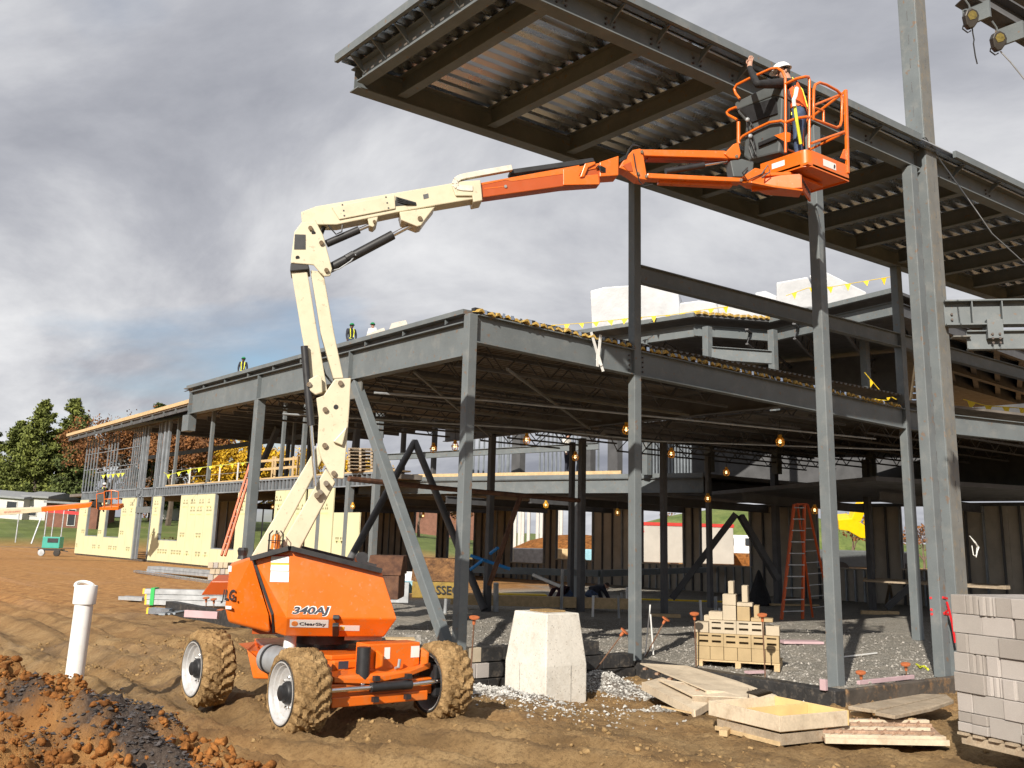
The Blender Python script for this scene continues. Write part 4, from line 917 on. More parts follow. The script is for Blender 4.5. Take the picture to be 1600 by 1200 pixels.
# guard wire posts
gw = thing('guard_wire', 'thin wire guard line with short posts along the wing upper floor', 'railing', tuple(on_x(300, 755, WX+.2)))
for z_ in (5.25, 5.75): MB().tube([(WX+.2, Yof(252, 750), z_), (WX+.2, Yof(400, 740), z_)], .012, 4).build('wire', 'galv_dull', gw)
for px_ in (264, 291, 337, 365, 388): y_ = Yof(px_, 750); MB().bx(WX+.17, WX+.23, y_-.03, y_+.03, 4.8, 5.8).build('post', 'white', gw)

# ================================================================ beyond the site
def house(name, lab, p0, p1, h, depth, wallm, roofm, wins_, rise=.6, cat='house'):
    p0 = Vector(p0); p1 = Vector(p1); d = (p1-p0).normalized(); n = Vector((-d.y, d.x, 0))
    if n.dot(p0-CAM) < 0: n = -n
    t = thing(name, lab, cat, tuple(p0)); L = (p1-p0).length; R = Matrix((d, n, Vector((0, 0, 1)))).transposed()
    MB().box(p0+d*L/2+n*depth/2+V(0, 0, h/2-.5), (L, depth, h+1), R).build('wall', wallm, t)
    m = MB(); m.prism([p0+n*-.4-d*.3+V(0, 0, h), p0+n*(depth/2)-d*.3+V(0, 0, h+rise), p0+n*(depth+.4)-d*.3+V(0, 0, h), p0+n*(depth+.4)-d*.3+V(0, 0, h-.15), p0-n*.4-d*.3+V(0, 0, h-.2)], d*(L+.6)); m.build('roof', roofm, t)
    for a, c, z0, z1 in wins_:
        w = MB().box(p0+d*((a+c)/2*L)-n*.03+V(0, 0, (z0+z1)/2), ((c-a)*L, .1, z1-z0), R).build('window', 'house_white', t); MB().box(p0+d*((a+c)/2*L)-n*.1+V(0, 0, (z0+z1)/2), ((c-a)*L-.16, .04, z1-z0-.16), R).build('pane', 'glass_dark', w)
    return t
def gp(px_, d, dy=0):   # point on the terrain at sight distance d along column px
    p = at_d(px_, 825+(px_+453)*0, d); return Vector((p.x, p.y, GZ1(p.x, p.y)+dy))
house('bungalow', 'low white house at the far left edge behind the boom', gp(-60, 116), gp(32, 114), 2.4, 8, 'house_white', 'roof_grey', [(.72, .9, .4, 1.9), (.35, .55, .4, 1.9)])
house('bungalow', 'low white house with brick end beside the red banner', gp(33, 115), gp(68, 115), 2.6, 8, 'house_white', 'roof_grey', [(.25, .62, .3, 1.4)])
house('brick_block', 'long flat red brick block behind the wire fence', gp(69, 108), gp(150, 109), 2.7, 10, 'brick', 'roof_grey', [(.42, .58, .2, 2.0)], .1, 'building')
house('brick_block', 'red brick building seen through the left window holes', gp(600, 150), gp(760, 150), 4.6, 12, 'brick', 'roof_grey', [], .2, 'building')
house('bungalow', 'white house seen through the wing window hole', gp(228, 135), gp(292, 130), 3.4, 8, 'house_white', 'roof_grey', [(.4, .85, 1.3, 2.5)], .5)
fc = thing('wire_fence', 'wire fence with thin posts and red top band before the brick block', 'fence', tuple(gp(95, 95)))
for px_ in (27, 71, 82, 97): p = gp(px_, 92); MB().tube([p, p+V(0, 0, 3.2)], .06, 6).build('post', 'galv_dull', fc)
MB().bar(gp(66, 92, 3.1), gp(128, 92, 3.0), .06, .28).build('top_band', 'sign_red', fc)
MB().bar(gp(52, 92), gp(62, 93, 2.3), .1, .1).build('stay', 'galv_dull', fc)
m = MB(); a = gp(-80, 86, .03); c = gp(128, 90, .05); n = Vector((.3, .95, 0)); m.prism([a, c, c+n*4, a+n*4], (0, 0, .02)); tag(m.build('road', 'asphalt'), kind='structure')

def leafcloud(m, centers, rad, n_, size, flat=1.0):
    c = np.array(centers)[rng.integers(0, len(centers), n_)]; p = c+rng.normal(0, 1, (n_, 3))*rad*np.array([1, 1, flat]); a = rng.normal(0, 1, (n_, 3)); a /= np.linalg.norm(a, axis=1)[:, None]
    b_ = np.cross(a, rng.normal(0, 1, (n_, 3))); b_ /= np.linalg.norm(b_, axis=1)[:, None]; s_ = size*(.6+.8*rng.random(n_))[:, None]
    q = np.stack([p-a*s_, p+b_*s_*.6, p+a*s_, p-b_*s_*.6], 1).reshape(-1, 3); o = len(m.v); m.v += [tuple(v) for v in q.tolist()]; m.f += [(o+4*i, o+4*i+1, o+4*i+2, o+4*i+3) for i in range(n_)]
def pine(base, h, lab, leafm='pine', w=.30, lean=0):
    base = Vector(base); t = thing('pine_tree', lab, 'pine tree', tuple(base), 0, 'evergreens at the left edge'); MB().tube([base-V(0, 0, .5), base+V(lean*.5, 0, h*.5), base+V(lean, 0, h)], [h*.018, h*.012, .02], 7).build('trunk', 'bark', t)
    m = MB(); mb = MB(); nb = 210
    for i in range(nb):
        f_ = .06+.93*(i/nb)**.9; z_ = h*f_; L = h*w*(1-f_)**.72*random.uniform(.45, 1.12)+.25; a = random.random()*6.283; dr = Vector((math.cos(a), math.sin(a), .22+.35*f_+random.uniform(-.12, .12))).normalized(); o_ = base+V(lean*f_, 0, z_)
        mb.tube([o_, o_+dr*L], [.05, .015], 3, False)
        cs = [tuple(o_+dr*(L*q)+V(0, 0, -.05*L*q)) for q in np.linspace(.3, 1.0, 6)]; leafcloud(m, cs, .13+.05*L, int(34+30*L), .19, .45)
    m.build('crown', leafm, t); mb.build('branches', 'bark', t); return t
pine(gp(46, 128), 14.6, 'pale green pine tree with a narrow split top at far left')
pine(gp(12, 130), 12.0, 'broad pine tree cut by the left edge of the picture', 'pine', .36)
pine(gp(93, 130), 15.2, 'tallest pine tree with twin tips left of the wing', 'pine', .27)
pine(gp(112, 126), 12.6, 'dark dense evergreen right beside the wing corner', 'pine_dark', .32)
pine(gp(-40, 132), 12.4, 'pine tree at the very left margin behind the white house', 'pine_dark', .36)
pine(gp(232, 125), 14.5, 'distant dark evergreen seen through the wing upper frame', 'pine_dark', .3)
def broad(base, h, lab, leafm, nleaf, grp='autumn trees behind the wing', spread=.38, size=.16, name='autumn_tree', cat='tree'):
    base = Vector(base); t = thing(name, lab, cat, tuple(base), 0, grp); m = MB(); tips = []
    def br(p, d, L, r, k):
        e = p+d*L; m.tube([p, (p+e)/2+Vector((random.uniform(-1, 1), random.uniform(-1, 1), 0))*L*.06, e], [r, r*.8, r*.6], 5 if k < 2 else 3, False); tips.append(tuple(e)); tips.append(tuple((p+e)/2))
        if k >= 5 or r < .012: return
        for _ in range(3 if k < 4 else 2):
            dn = (d+Vector((random.gauss(0, 1), random.gauss(0, 1), random.gauss(.25, .6)))*spread*1.5).normalized(); br(e-d*L*random.uniform(0, .35), dn, L*random.uniform(.6, .82), r*.58, k+1)
    br(base-V(0, 0, .3), Vector((0, 0, 1)), h*.27, h*.02, 0)
    m.build('trunk', 'twig' if nleaf < 2000 else 'bark', t)
    if nleaf:
        lm = MB(); leafcloud(lm, tips[len(tips)//12:], .3, nleaf, size); lm.build('crown', leafm, t)
    return t
random.seed(11)
for px_, d_, h_, lab, lm, nl in ((168, 118, 19, 'brown leafless oak behind the wing corner studs', 'leaf_rust', 5000), (190, 122, 18.5, 'brown bare tree seen between the second wing studs', 'leaf_rust', 4000), (206, 120, 18, 'rusty bare tree behind the wing door bay', 'leaf_rust', 4500), (262, 118, 19.0, 'rust leaved tree with broad crown beside the beam stub', 'leaf_rust', 11000), (296, 114, 18.5, 'orange brown tree directly under the beam stub', 'leaf_rust', 12000), (335, 112, 14, 'golden yellow tree seen left of the wing brace', 'leaf_yellow', 13000), (385, 116, 15, 'bright yellow maple filling the middle of the wing', 'leaf_yellow', 13000), (432, 118, 15, 'yellow maple behind the timber guard rail', 'leaf_yellow', 12000), (478, 116, 14, 'yellow tree hidden mostly behind the lift tower', 'leaf_yellow', 9000), (556, 116, 14, 'yellow tree behind the stacked pallets', 'leaf_yellow', 9000)):
    broad(gp(px_, d_), h_, lab, lm, nl)
broad(gp(270, 88), 1.6, 'round dark red bush beyond the wing window hole', 'leaf_red', 3500, 'bushes', .6, .10, 'red_bush', 'bush')
for px_, d_, h_, lab in ((655, 130, 11, 'bare tree far behind the upper deck partition'), (1045, 120, 8.5, 'bare thin tree beside the green hill seen through a window'), (1330, 95, 7.5, 'bare tree behind the yellow crane'), (1440, 90, 7.5, 'bare tree seen through the rightmost window hole'), (720, 120, 9.5, 'leafy tree far behind the upper deck')):
    broad(gp(px_, d_), h_, lab, 'leaf_rust', 300 if 'bare' in lab else 3000, 'distant bare trees')
# green hill
m = MB(); vs = []; n1, n2 = 40, 16; c = gp(1165, 120); ex = Vector((.79, -.61, 0)); ey = Vector((.61, .79, 0))
for j in range(n2):
    for i in range(n1):
        u_, w_ = i/(n1-1)*2-1, j/(n2-1)*2-1; h_ = 7.0*math.exp(-(u_*1.6)**2)*max(0, 1-w_*w_)+.3*float(vnoise(i*.7, j*.9)); p = c+ex*u_*34+ey*w_*16; vs.append((p.x, p.y, -.6+h_))
m.add(vs, [(j*n1+i, j*n1+i+1, (j+1)*n1+i+1, (j+1)*n1+i) for j in range(n2-1) for i in range(n1-1)]); tag(m.build('hill', 'grass', smooth=True), kind='structure')
# site trailer, truck, crane, material stacks seen through the openings
def crate(name, lab, cat, px_, d_, L, W, h, z0, ang, material, extra=None, grp=None):
    p = gp(px_, d_); p.z = z0; t = thing(name, lab, cat, tuple(p), ang, grp); R = Matrix.Rotation(ang, 3, 'Z'); MB().box(p+V(0, 0, h/2), (L, W, h), R).build('body', material, t, bevel=.05)
    if extra: extra(t, p, R)
    return t
def tr_x(t, p, R):
    MB().box(p+V(0, 0, 2.86), (9.1, 2.6, .25), R).build('roof_band', 'decal_red', t)
    for s_ in (-3, 0, 3): MB().box(p+R @ V(s_, -1.0, -.35), (.6, .3, .7), R).build('skirt', 'rust', t)
    text('lettering', 'R. DIGGS', 'sign_red', t, p+R @ V(-4.0, -1.27, 2.2), R @ V(1, 0, 0), V(0, 0, 1), .3); text('lettering', 'Rentals', 'blue', t, p+R @ V(-4.0, -1.27, 1.8), R @ V(1, 0, 0), V(0, 0, 1), .26)
crate('site_trailer', 'cream site trailer with dark red roof band seen through the middle window hole', 'trailer', 1050, 78, 9, 2.5, 2.75, .6, -.66, 'trailer_cream', tr_x)
def tk_x(t, p, R):
    MB().box(p+R @ V(1.6, -1.22, 1.35), (2.2, .06, .6), R).build('side_window', 'glass_dark', t); MB().box(p+R @ V(-1.6, -1.22, 1.35), (2.2, .06, .6), R).build('side_window', 'glass_dark', t)
    for s_ in (-2.1, 2.1): MB().lathe([(.01, -.13), (.42, -.13), (.42, .13), (.01, .13)], p+R @ V(s_, -1.15, .05), R @ V(0, 1, 0), 16).build('wheel', 'blackrub', t)
crate('white_truck', 'white truck parked below the green hill', 'truck', 1150, 88, 7, 2.3, 1.9, 1.0, -.66, 'white', tk_x)
m = MB(); p = gp(1152, 84); 
tag(MB().box(p+V(0, 0, .6), (9, 2, 1.6), Matrix.Rotation(-.66, 3, 'Z')).build('spoil_bank', 'clod', loc=tuple(p), bevel=.4), 'orange soil bank in front of the white truck', 'soil')
cr = thing('crane', 'bright yellow mobile crane with grey carrier seen through the right window hole', 'crane', tuple(gp(1335, 72)))
R = Matrix.Rotation(-.7, 3, 'Z'); p = gp(1335, 72)
MB().box(p+V(0, 0, 1.3), (8, 2.4, 1.2), R).build('carrier', 'console', cr, bevel=.08)
for s_ in (-2.8, -1.4, 1.6, 3.0): MB().lathe([(.01, -.2), (.55, -.2), (.55, .2), (.01, .2)], p+R @ V(s_, -1.1, .55), R @ V(0, 1, 0), 18).build('wheel', 'blackrub', cr)
dd = 72
MB().prism([at_d(1312, 828, dd), at_d(1310, 812, dd), at_d(1335, 810, dd), at_d(1362, 828, dd), at_d(1362, 842, dd), at_d(1345, 841, dd), at_d(1326, 830, dd)], _f*1.8).build('superstructure', 'crane_yellow', cr, bevel=.05)
MB().prism([at_d(1330, 813, dd), at_d(1337, 796, dd), at_d(1352, 780, dd), at_d(1361, 780, dd), at_d(1345, 816, dd)], _f*.9).build('boom', 'crane_yellow', cr, bevel=.05)
MB().prism([at_d(1353, 820, dd), at_d(1354, 812, dd), at_d(1357, 812, dd), at_d(1357, 822, dd)], _f*.6).build('cab', 'crane_yellow', cr)
for i, (px_, lab) in enumerate(((828, 'grey wrapped bundle on the soil seen through the third window'), (852, 'pale lumber stack on the soil beyond the rear wall'), (884, 'yellowish board stack seen through the fourth window'), (912, 'blue grey tarped stack seen through the fourth window'))):
    crate('material_stack', lab, 'stack', px_, 70+i*2, 2.3, 1.6, 1.3, .15, -.6, ['galv_dull', 'lumber', 'lumber', 'bluetarp'][i], None, 'material stacks beyond the rear wall')
p = gp(905, 84); m = MB(); m.ball(p+V(0, 0, -.6), 3.2, 20, 10, (2.2, 2.2, 1)); tag(m.build('soil_mound', 'clod', smooth=True, loc=tuple(p)), 'orange soil mound seen through the window behind the stacks', 'soil')
for i_, px_ in enumerate((805, 812, 817, 826, 840, 846, 872, 877)):
    p = gp(px_, 92); tag(MB().tube([p, p+V(0, 0, random.uniform(5, 6.5))], .16, 6).build('pole', 'house_white', loc=tuple(p)), ['first', 'second', 'third', 'fourth', 'fifth', 'sixth', 'seventh', 'eighth'][i_]+' from the left of the pale poles seen through the rear window holes', 'pole', 'pale poles behind the building')
# ================================================================ people
def person(name_label, base, yaw, pose=None, top='navy', legs='jeans', skin='skin', helmet='helmet_green', harness=None, vest=None, scale=1.0, fingers=False, hair=True, group=None, headyaw=0.0, headpitch=0.0):
    J = dict(pel=(0, 0, .95), che=(0, 0, 1.28), nec=(.0, 0, 1.47), hea=(.03, 0, 1.58), htp=(.02, 0, 1.70), shL=(0, .19, 1.40), elL=(0.02, .25, 1.12), wrL=(.1, .24, .88), haL=(.13, .23, .79), shR=(0, -.19, 1.40), elR=(.02, -.25, 1.12), wrR=(.1, -.24, .88), haR=(.13, -.23, .79),
             hiL=(0, .09, .90), knL=(.03, .10, .50), anL=(0, .10, .09), toL=(.15, .12, .045), hiR=(0, -.09, .90), knR=(.03, -.10, .50), anR=(0, -.10, .09), toR=(.15, -.12, .045))
    if pose: J.update(pose)
    Rd = dict(pel=.155, che=.185, nec=.062, hea=.088, htp=.075, sh=.088, el=.062, wr=.042, ha=.038, hi=.098, kn=.068, an=.05, to=.042)
    B = [('pel', 'che', top), ('che', 'nec', top), ('nec', 'hea', skin), ('hea', 'htp', skin)]
    for s_ in 'LR': B += [('che', 'sh'+s_, top), ('sh'+s_, 'el'+s_, top), ('el'+s_, 'wr'+s_, top), ('wr'+s_, 'ha'+s_, skin), ('pel', 'hi'+s_, legs), ('hi'+s_, 'kn'+s_, legs), ('kn'+s_, 'an'+s_, legs), ('an'+s_, 'to'+s_, 'black')]
    keys = list(J); t = thing('person', name_label, 'person', tuple(base), yaw, group)
    me_ = bpy.data.meshes.new('sk'); me_.from_pydata([Vector(J[k])*scale for k in keys], [(keys.index(a), keys.index(c)) for a, c, _ in B], [])
    ob_ = bpy.data.objects.new('sk', me_); COL.objects.link(ob_); sm = ob_.modifiers.new('Skin', 'SKIN'); sm.use_smooth_shade = True
    for i, k in enumerate(keys):
        r = Rd.get(k, Rd.get(k[:2], .05))*scale
        rx = (r, r*.8) if k in ('pel', 'che') else (r, r)
        me_.skin_vertices[0].data[i].radius = rx; me_.skin_vertices[0].data[i].use_root = (k == 'pel')
    ss = ob_.modifiers.new('s', 'SUBSURF'); ss.levels = 2; ss.render_levels = 2
    dg = bpy.context.evaluated_depsgraph_get(); bm_ = bpy.data.meshes.new_from_object(ob_.evaluated_get(dg)); bpy.data.objects.remove(ob_)
    mats = [top, skin, legs, 'black']; vs = [v.co.copy() for v in bm_.vertices]; fs = [tuple(p.vertices) for p in bm_.polygons]; fm = []
    seg = [(Vector(J[a])*scale, Vector(J[c])*scale, m_, a, c) for a, c, m_ in B]
    def near(p):
        best = None
        for a, c, m_, ka, kc in seg:
            d_ = c-a; u_ = max(0, min(1, (p-a).dot(d_)/d_.length_squared)); L = (p-(a+d_*u_)).length
            if best is None or L < best[0]: best = (L, m_, ka, kc, u_)
        return best
    info = [near(sum((vs[i] for i in f), Vector())/len(f)) for f in fs]
    o = bpy.data.meshes.new('body')
    vv = [tuple(v) for v in vs]; ff = list(fs); fm = [mats.index(i[1]) for i in info]
    if fingers:
        for s_ in 'LR':
            w, h = Vector(J['wr'+s_])*scale, Vector(J['ha'+s_])*scale; d_ = (h-w).normalized(); sd_ = d_.orthogonal().normalized(); up_ = d_.cross(sd_)
            m = MB()
            for q in range(4): a = h+d_*.02+sd_*((q-1.5)*.021); L = (.06, .075, .07, .052)[q]; m.tube([a-d_*.03, a+d_*L*.5+up_*.006, a+d_*L+up_*.03], [.010, .009, .007], 6)
            a = w+d_*.04+sd_*.03; m.tube([a, a+sd_*.03+d_*.03, a+sd_*.035+d_*.065+up_*.02], [.011, .010, .008], 6)
            of = len(vv); vv += m.v; ff += [tuple(i+of for i in f) for f in m.f]; fm += [1]*len(m.f)
    o.from_pydata(vv, [], ff)
    for m_ in mats: o.materials.append(M[m_])
    o.polygons.foreach_set('material_index', fm); o.polygons.foreach_set('use_smooth', [True]*len(ff))
    bo = bpy.data.objects.new('body', o); COL.objects.link(bo); bo.parent = t
    def child(mb, name, material, smooth=True):
        me2 = bpy.data.meshes.new(name); me2.from_pydata([tuple(v) for v in mb.v], [], mb.f); me2.materials.append(M[material])
        if smooth: me2.polygons.foreach_set('use_smooth', [True]*len(me2.polygons))
        c_ = bpy.data.objects.new(name, me2); COL.objects.link(c_); c_.parent = t; return c_
    hd = Vector(J['hea'])*scale; ht = Vector(J['htp'])*scale; ax = (ht-hd).normalized()
    fw_ = Vector((math.cos(headyaw), math.sin(headyaw), 0)); fw_ = (fw_-ax*fw_.dot(ax)).normalized(); sd_ = ax.cross(fw_)
    def H(a, b_, c_): return hd+fw_*(a*scale)+sd_*(b_*scale)+ax*(c_*scale)
    # face
    m = MB(); m.tube([H(.085, 0, .03), H(.112, 0, .0), H(.09, 0, -.005)], [.01*scale, .016*scale, .012*scale], 6)
    child(m, 'nose', skin)
    for s_ in (-1, 1):
        m = MB(); m.ball(H(-.005, .092*s_, .01), .026*scale, 6, 5, (.6, .5, 1)); child(m, 'ear', skin)
        m = MB(); m.ball(H(.083, .033*s_, .035), .011*scale, 6, 4); child(m, 'eye', 'hair')
    m = MB(); m.tube([H(.088, -.025, -.045), H(.094, 0, -.046), H(.088, .025, -.045)], .006*scale, 5); child(m, 'mouth', 'hair')
    if hair:
        m = MB(); m.ball((0, 0, 0), 1, 12, 8); m2 = MB(); m2.add([H(-.035+v[0]*.078, v[1]*.09, .035+v[2]*.085) for v in m.v], m.f); child(m2, 'hair', 'hair')
    if helmet:
        prof = [(.0, .155), (.05, .152), (.09, .13), (.118, .09), (.128, .055), (.130, .045)]; m = MB(); n_ = 18; vs2 = []; f2 = []
        for r, z_ in prof:
            for j in range(n_): a = 2*math.pi*j/n_; vs2.append(H(r*1.12*math.cos(a), r*math.sin(a), z_+.035))
        for i in range(len(prof)-1):
            for j in range(n_): f2.append((i*n_+j, i*n_+(j+1) % n_, (i+1)*n_+(j+1) % n_, (i+1)*n_+j))
        m.add(vs2, f2)
        b0 = len(m.v); br = []
        for j in range(n_):
            a = 2*math.pi*j/n_; e = .012+.05*max(0, math.cos(a))**2; br += [H((.130*1.12+e)*math.cos(a), (.13+e*.6)*math.sin(a), .072-.012*max(0, math.cos(a))), H(.12*1.12*math.cos(a), .12*math.sin(a), .078)]
        m.add(br, [(2*j, 2*((j+1) % n_), 2*((j+1) % n_)+1, 2*j+1) for j in range(n_)]); child(m, 'helmet', helmet)
    if vest:
        keep = [i for i, q in enumerate(info) if q[2] in ('pel', 'che') and q[3] in ('che', 'nec', 'shL', 'shR') and not (q[3] in ('shL', 'shR') and q[4] > .85)]
        nn = [v.normal.copy() for v in bm_.vertices]; used = {}; m = MB()
        for i in keep:
            for q in fs[i]:
                if q not in used: used[q] = len(m.v); m.v.append(tuple(vs[q]+nn[q]*.014))
            m.f.append(tuple(used[q] for q in fs[i]))
        child(m, 'vest', vest)
    if harness:
        m = MB(); P = lambda *a: Vector(a)*scale
        ch = Vector(J['che'])*scale; nk = Vector(J['nec'])*scale; pl = Vector(J['pel'])*scale; u_ = (ch-pl).normalized(); sL = (Vector(J['shL'])-Vector(J['shR'])).normalized(); fr = sL.cross(u_)
        for s_ in (-1, 1):
            for f_ in (-1, 1): m.bar(nk+sL*(.09*s_)+fr*(.07*f_), ch+sL*(.10*s_)+fr*(.15*f_), .04, .012, fr); m.bar(ch+sL*(.10*s_)+fr*(.15*f_), pl+sL*(.07*s_)+fr*(.145*f_)+u_*.05, .04, .012, fr)
        m.bar(pl+sL*.15+fr*.09, pl-sL*.15+fr*.13, .012, .045); child(m, 'harness', harness, False)
    bpy.data.meshes.remove(bm_)
    return t

# ================================================================ boom lift
LT = Vector((-3.42, -2.07, 0)); LA = -0.494; LD = Vector((math.cos(LA), math.sin(LA), 0)); LN = Vector((-LD.y, LD.x, 0))
def LP(px_, py_, w=0.0):
    d = ray(px_, py_); k = (LT+LN*w-CAM).dot(LN)/d.dot(LN); return CAM+d*k
def LO(s, w, z): return LT+LD*s+LN*w+V(0, 0, z)
bl = thing('boom_lift', 'orange and cream articulated boom lift with muddy tyres beside the steel corner column', 'boom lift', tuple(LT), LA)
def plate(name, poly, w0, w1, material, parent=None, bevel=.012):
    m = MB(); m.prism([LP(x_, y_, w0) for x_, y_ in poly], LN*(w1-w0)); return m.build(name, material, parent or bl, bevel=bevel)
def strut(name, a, c, r, material, w=0.0, n_=14, parent=None): return MB().tube([LP(*a, w), LP(*c, w)], r, n_).build(name, material, parent or bl, smooth=True)
# ---- chassis (axle lines parallel to the building front)
WH = dict(FL=(-4.27, -3.22), FR=(-2.50, -3.22), RL=(-4.36, -1.00), RR=(-2.50, -1.00)); WR_ = .435
def wheel(x_, y_, side, steer=0.0):
    c = Vector((x_, y_, WR_-.02)); ax = Vector((math.cos(steer), math.sin(steer), 0)); W = .40
    na, nb = 150, 26; vs = []; fs = []; s_ = Vector((0, 0, 1)); q_ = ax.cross(s_)
    sd0 = random.random()*50
    prof = []
    for j in range(nb+1):
        u_ = j/nb*2-1
        if abs(u_) < .62: prof.append((1.0-.03*abs(u_/.62)**2, u_/.62*.40))
        else: k = (abs(u_)-.62)/.38; prof.append((.97-.27*k, math.copysign(.40+.10*math.sin(k*2.6), u_)))
    for i in range(na):
        a = 2*math.pi*i/na
        for j, (r, w) in enumerate(prof):
            tread = 1 if abs(w) < .43 and r > .93 else 0
            ph = (a/(2*math.pi)*22+abs(w)*2.0+(.5 if w > 0 else 0)) % 1.0
            lug = .026*(1/(1+math.exp(-(abs(ph-.5)-.26)*40))) if r > .84 else 0
            nz = .028*float(fbm(np.array([a*7+sd0]), np.array([w*9+sd0]), 3)[0])*(1 if r > .75 else .35)+.02*float(vnoise(np.array([a*40+sd0]), np.array([w*45]))[0])
            rr = WR_*r+(-lug if lug else 0)+nz*(.9 if r > .72 else .1)
            dr = s_*math.cos(a)+q_*math.sin(a); vs.append(c+dr*rr+ax*(w*W+(nz*.35 if r < .93 and r > .74 else 0)*(1 if w > 0 else -1)))
    k = nb+1
    for i in range(na):
        for j in range(nb): fs.append((i*k+j, i*k+j+1, ((i+1) % na)*k+j+1, ((i+1) % na)*k+j))
    m = MB(); m.add(vs, fs); ty = m.build('tyre', 'mudtyre', bl, smooth=True)
    m = MB(); m.lathe([(.325, -.19), (.315, -.205), (.30, -.20), (.285, -.16), (.275, .16), (.30, .20), (.315, .205), (.325, .19)], c, ax, 48); m.build('bead_ring', 'blackrub', ty, smooth=True)
    o_ = -1 if side < 0 else 1
    m = MB(); pr = [(.312, .190), (.306, .203), (.292, .203), (.280, .180), (.276, .165), (.262, .160), (.252, .135), (.246, .125), (.225, .122), (.20, .105), (.17, .10), (.13, .105), (.11, .11)]
    m.lathe([(r, z_*o_) for r, z_ in pr], c, ax, 48); m.lathe([(.300, -.19*o_), (.285, -.19*o_), (.275, -.10*o_), (.262, .02*o_), (.258, .07*o_), (.215, .09*o_), (.11, .095*o_)], c, ax, 48); ri = m.build('rim', 'rim', ty, smooth=True)
    m = MB(); m.lathe([(.001, .215*o_), (.055, .215*o_), (.075, .205*o_), (.08, .165*o_), (.10, .16*o_), (.112, .14*o_), (.115, .10*o_), (.001, .10*o_)], c, ax, 24); m.build('hub', 'black', ty, smooth=True)
    m = MB(); sx = ax.orthogonal().normalized(); tx = ax.cross(sx)
    for i in range(9): a = 6.283*i/9; p = c+(sx*math.cos(a)+tx*math.sin(a))*.15+ax*(.10*o_); m.tube([p, p+ax*(.03*o_)], .013, 6)
    m.build('wheel_nuts', 'chrome', ty)
    return ty
for k_, (x_, y_) in WH.items(): wheel(x_, y_, -1 if k_.endswith('L') else 1, .0 if k_[0] == 'R' else -.04)
MB().bx(-3.80, -3.00, -3.05, -1.0, .42, .68).build('main_frame', 'orange', bl, bevel=.02)
MB().prism([(-3.80, -3.0, .68), (-4.02, -2.1, .66), (-4.02, -1.75, .66), (-3.80, -1.0, .68), (-3.0, -1.0, .68), (-2.85, -2.1, .66), (-3.0, -3.0, .68)], (0, 0, .05)).build('frame_top', 'orange', bl, bevel=.01)
MB().prism([(-4.10, -1.70, .36), (-4.16, -1.62, .66), (-4.10, -1.2, .70), (-3.8, -1.05, .7), (-3.8, -1.9, .66), (-3.85, -1.9, .36)], (0.3, 0, -.03)).build('rear_box', 'orange', bl, bevel=.015)
# front axle
MB().bar((-4.0, -3.28, .40), (-2.72, -3.28, .40), .16, .17).build('axle_beam', 'orange', bl, bevel=.015)
MB().prism([(-3.95, -3.37, .50), (-3.55, -3.42, .47), (-3.05, -3.42, .52), (-2.75, -3.36, .58), (-2.75, -3.12, .58), (-3.95, -3.12, .52)], (0, 0, .06)).build('axle_bracket', 'orange', bl, bevel=.01)
MB().bar((-3.98, -3.38, .31), (-2.80, -3.38, .31), .05, .10).build('axle_plate', 'orange', bl, bevel=.01)
cyl = MB().tube([(-3.55, -3.44, .44), (-3.05, -3.44, .44)], .05, 14).build('steer_cylinder', 'black', bl, smooth=True)
for a, c in (((-4.02, -3.44, .44), (-3.55, -3.44, .44)), ((-3.05, -3.44, .44), (-2.62, -3.44, .46))): MB().tube([a, c], .026, 10).build('rod', 'chrome', cyl, smooth=True)
for x_ in (-3.5, -3.1):
    for z_ in (.32, .53): MB().box((x_, -3.46, z_), (.06, .06, .05)).build('clamp', 'black', bl)
for x_ in (-4.08, -2.62): MB().bx(x_-.09, x_+.09, -3.40, -3.06, .28, .62).build('knuckle', 'black', bl, bevel=.02)
# steering box and front details
MB().prism([(-3.52, -3.30, .56), (-3.52, -3.30, .86), (-2.86, -3.30, .86), (-2.86, -3.30, .62), (-3.1, -3.30, .56)], (0, .28, 0)).build('front_box', 'orange', bl, bevel=.012)
for x_ in (-3.44, -2.86): MB().prism([(x_, -3.31, .60), (x_, -3.43, .64), (x_, -3.44, .76), (x_, -3.31, .80)], (.035, 0, 0)).build('tie_lug', 'orange', bl, bevel=.01)
for x_, w_ in ((-3.32, .07), (-2.98, .11)): MB().bx(x_, x_+w_, -3.303, -3.301, .70, .82).build('decal', 'white', bl)
MB().bx(-3.78, -3.66, -3.13, -3.128, .60, .68).build('data_plate', 'decal_dark', bl)
MB().tube([(-3.60, -3.34, .52), (-3.60, -3.34, .84)], .075, 16).build('oscillating_cylinder', 'black', bl, smooth=True)
MB().tube([(-3.60, -3.34, .42), (-3.60, -3.34, .52)], .045, 12).build('cylinder_rod', 'chrome', bl, smooth=True)
MB().tube([(-3.18, -3.32, .60), (-3.18, -3.38, .62), (-3.17, -3.38, .70)], .018, 8).build('tow_pin', 'galv_dull', bl)
# tank drum on the left side
dr = MB().tube([(-4.02, -2.62, .60), (-4.02, -1.92, .60)], .155, 28).build('tank', 'galv_dull', bl, smooth=True)
for y_ in (-2.45, -2.05): MB().lathe([(.158, -.02), (.165, -.02), (.165, .02), (.158, .02)], (-4.02, y_, .60), (0, 1, 0), 28).build('band', 'black', dr)
